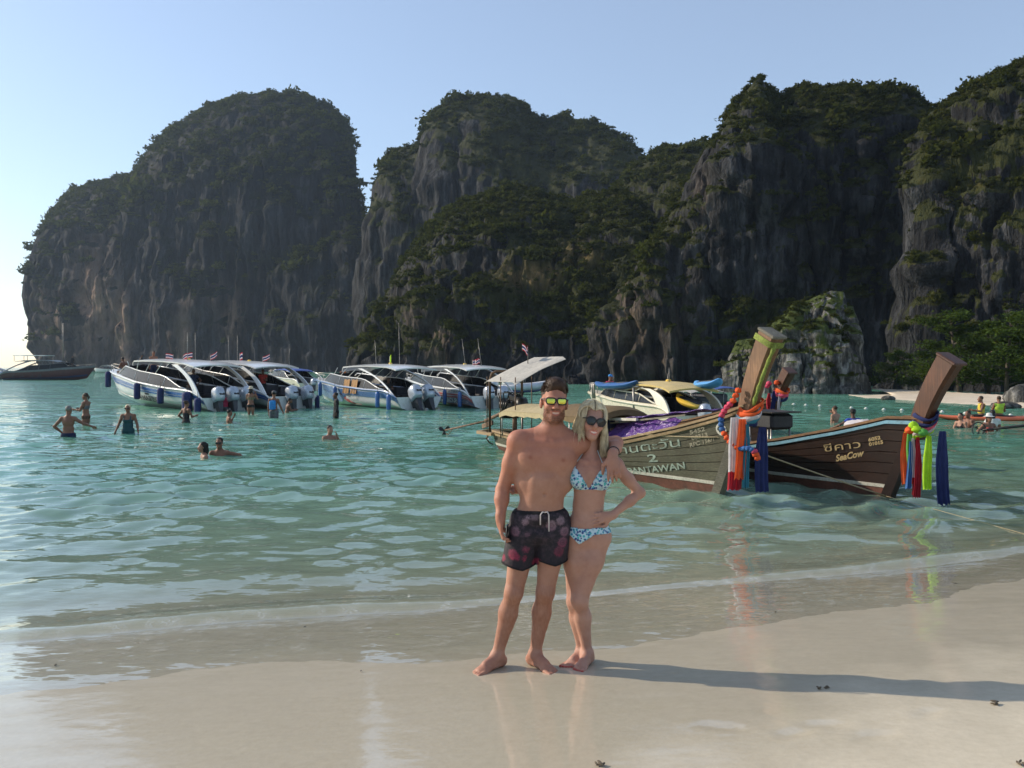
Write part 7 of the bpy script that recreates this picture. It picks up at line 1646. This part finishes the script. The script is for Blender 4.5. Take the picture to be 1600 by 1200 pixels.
wade('shirtless man with a raised hand, waist deep beyond the dark longtail boat', 1305, 634, 660.5, -150, 1.74, skin='pale', armL='down', armR='face', bottom=('trunks', 'black'), hair=('brown', 'short'), stride=.12)
wade('man in a blue shirt and dark cap wading beyond the dark longtail boat', 1333, 639.5, 672, 175, 1.76, skin='dark', armL='out', armR='low', top=('shirt', 'blue'), bottom=('trunks', 'blue'), hair=('black', 'short'), hat=('cap', 'black'), shirt='short')
wade('woman in a black swimsuit, leftmost of the waders near the orange kayak', 1501, 645, 668.5, -60, 1.64, skin='pale', armL='down', armR='fwd', top=('suit', 'black'), bottom=('brief', 'black'), hair=('black', 'tail'), female=True)
wade('shirtless man beside the woman in black, dark trunks', 1513, 641.5, 668, -70, 1.72, skin='tan', armL='fwd', armR='fwd', bottom=('trunks', 'black'), hair=('brown', 'short'))
wade('person in a white sun hat wading in front of the orange kayak', 1545, 647.5, 673, 0, 1.66, skin='tan', armL='hip', armR='hip', top=('bra', 'red'), bottom=('brief', 'brown'), hair=('brown', 'long'), hat=('brim', 'white'), female=True)
wade('person in a white shirt behind the wader with the white hat', 1551, 640.5, 670, 170, 1.72, skin='tan', armL='hip', armR='down', top=('shirt', 'white'), bottom=('trunks', 'black'), hair=('black', 'long'), shirt='short')
# orange kayak with two paddlers
kw = W(1546, 657.2); kay = kayak('orange kayak with two paddlers off the far beach', (kw.x, kw.y, .08), R(-8), 4.3, gel_korange)
for px, lb, tp_, hr in ((1533, 'rear paddler in a yellow life vest on the orange kayak', 'yellow', ('brown', 'short')), (1561, 'paddler in a lime life vest on the orange kayak', 'lime', ('brown', 'bun'))):
    p = P(px, 657, kw.y); bather(lb, (p.x, p.y, -.20), -100 if px < 1550 else 165, 1.62, 'tan', 'fwd', 'fwd', top=('vest', tp_), bottom=('trunks', 'black'), hair=hr, legs='sit')
# on the boats
def aboard(label, boat, x, y, z, face, h, **k):
    p = boat.matrix_basis @ Vector((x, y, z)); return bather(label, p, face, h, **k)
aboard('bare backed person hunched on the bow of the SSE MARINE boat', sA, 10.4, .25, 1.55-.42, -120, 1.70, skin='brown', armL='fwd', armR='fwd', bottom=('trunks', 'brown'), hair=('black', 'short'), legs='sit', lean=-.25)
aboard('dark person with an arm raised on the bow of the SSE MARINE boat', sA, 10.0, -.5, 1.50-.42, 150, 1.70, skin='dark', armL='up', armR='down', top=('shirt', 'black'), bottom=('trunks', 'black'), hair=('black', 'short'), legs='sit', shirt='long')
aboard('person looking out over the roof of the SSE MARINE boat', sA, 8.6, -.5, 1.02, 30, 1.70, skin='tan', armL='down', armR='down', hair=('black', 'short'), bottom=('trunks', 'navy'))
aboard('crew member in a red shirt under the roof of the second moored speedboat', sB, 3.0, -.2, .25, 0, 1.62, skin='brown', armL='fwd', armR='down', top=('shirt', 'red'), bottom=('trunks', 'black'), hair=('black', 'short'), shirt='short')
aboard('crew member in dark clothes under the roof of the SSE MARINE boat', sA, 2.6, .4, .25, 20, 1.66, skin='dark', armL='hip', armR='down', top=('shirt', 'navy'), bottom=('trunks', 'black'), hair=('black', 'short'), shirt='short')
aboard('helmsman sitting in the shade under the roof of the blue and white speedboat', sC, 2.6, .2, .35, 0, 1.66, skin='dark', armL='fwd', armR='fwd', top=('shirt', 'black'), bottom=('trunks', 'black'), hair=('black', 'short'), legs='sit', shirt='short')
aboard('orange clad person on the foredeck of the blue and white speedboat', sC, 8.6, -.2, .98, 60, 1.60, skin='brown', armL='fwd', armR='fwd', top=('vest', 'orange'), bottom=('trunks', 'brown'), hair=('black', 'short'), legs='sit', lean=-.3)
aboard('dark figure standing on the bow of the maroon yacht', sH, 11.4, 0, 2.15, 0, 1.75, skin='dark', armL='down', armR='down', top=('shirt', 'black'), bottom=('trunks', 'black'), hair=('black', 'short'), shirt='long', vox=.03)
aboard('boatman in a navy shirt sitting under the brown awning of the olive longtail boat', b1, 4.9, -.1, .12, -30, 1.64, skin='dark', armL='fwd', armR='fwd', top=('shirt', 'navy'), bottom=('trunks', 'black'), hair=('black', 'short'), legs='sit', shirt='short')
aboard('person in a light cap sitting at the bow of the yellow speedboat', sE, 6.0, .2, .72, 40, 1.5, skin='tan', armL='fwd', armR='fwd', top=('shirt', 'pink'), bottom=('trunks', 'grey'), hair=('brown', 'short'), hat=('cap', 'skyblue'), legs='sit', shirt='short')
# ------------------------------------------------------------------ bits of weed and shell on the sand and in the shallows
weed = paint('dry_weed', (.11, .085, .055), .9, .3); shellm = paint('pale_shell', (.5, .44, .36), .6, .2)
for i, (px, py, sx_, lb) in enumerate(((1553, 1101, .05, 'dark clump of seaweed on the sand at the lower right'), (1278, 1077, .035, 'small dark debris beside a footprint near the couple shadow'), (1292, 1076, .03, 'second small bit of debris right of the footprint'), (937, 1197, .05, 'dark clump at the bottom edge of the sand'), (1212, 957, .05, 'dark leaf lying in the swash right of the couple'), (82, 1042, .06, 'dark leaf lying in the swash at the far left'), (1491, 912, .06, 'dark leaf on the wet sand at the right'), (476, 980, .04, 'small brown leaf in the shallow wave left of the couple'), (565, 1050, .018, 'tiny pebble on the wet sand left of the couple'), (1597, 1196, .05, 'dark debris in the lower right corner'))):
    Y = (H-.1)*F/(py-HOR)
    for _ in range(6): p = P(px, py, Y); Y = (H-max(sz1(p.x, p.y), .012))*F/(py-HOR)
    p = P(px, py, Y); m = MB(); rg_ = random.Random(i)
    for k in range(5 if 'clump' in lb or 'debris' in lb else 1):
        a = rg_.uniform(0, 3.1); L = .34*sx_*rg_.uniform(.7, 1.3); d = Vector((math.cos(a)*L, math.sin(a)*L*.6, 0)); c = Vector((rg_.uniform(-.32, .32)*sx_, rg_.uniform(-.3, .3)*sx_, .002+.0015*k))
        m.ell(c, (L, L*.35, .004 if 'leaf' in lb else .005), Matrix.Rotation(a, 3, 'Z'), 10, 6)
    o = m.build('debris' if 'leaf' not in lb else 'leaf', weed if 'pebble' not in lb else shellm); o.location = (p.x, p.y, max(sz1(p.x, p.y), .0)+.006); tag(o, lb, 'debris' if 'leaf' not in lb else 'leaf', None, 'thing')
# ------------------------------------------------------------------ sea haze
hz = MB().box((0, 600, 72), (3200, 1400, 156)).build('haze'); tag(hz, 'thin pale sea haze over the bay', kind='stuff')
t = NT('haze_air'); v = t('VolumePrincipled', {'Color': (0.60, 0.78, 1.0, 1), 'Density': 0.00017, 'Anisotropy': 0.3}); t.t.links.new(v.outputs[0], t.out.inputs['Volume']); hz.data.materials.append(t.m)
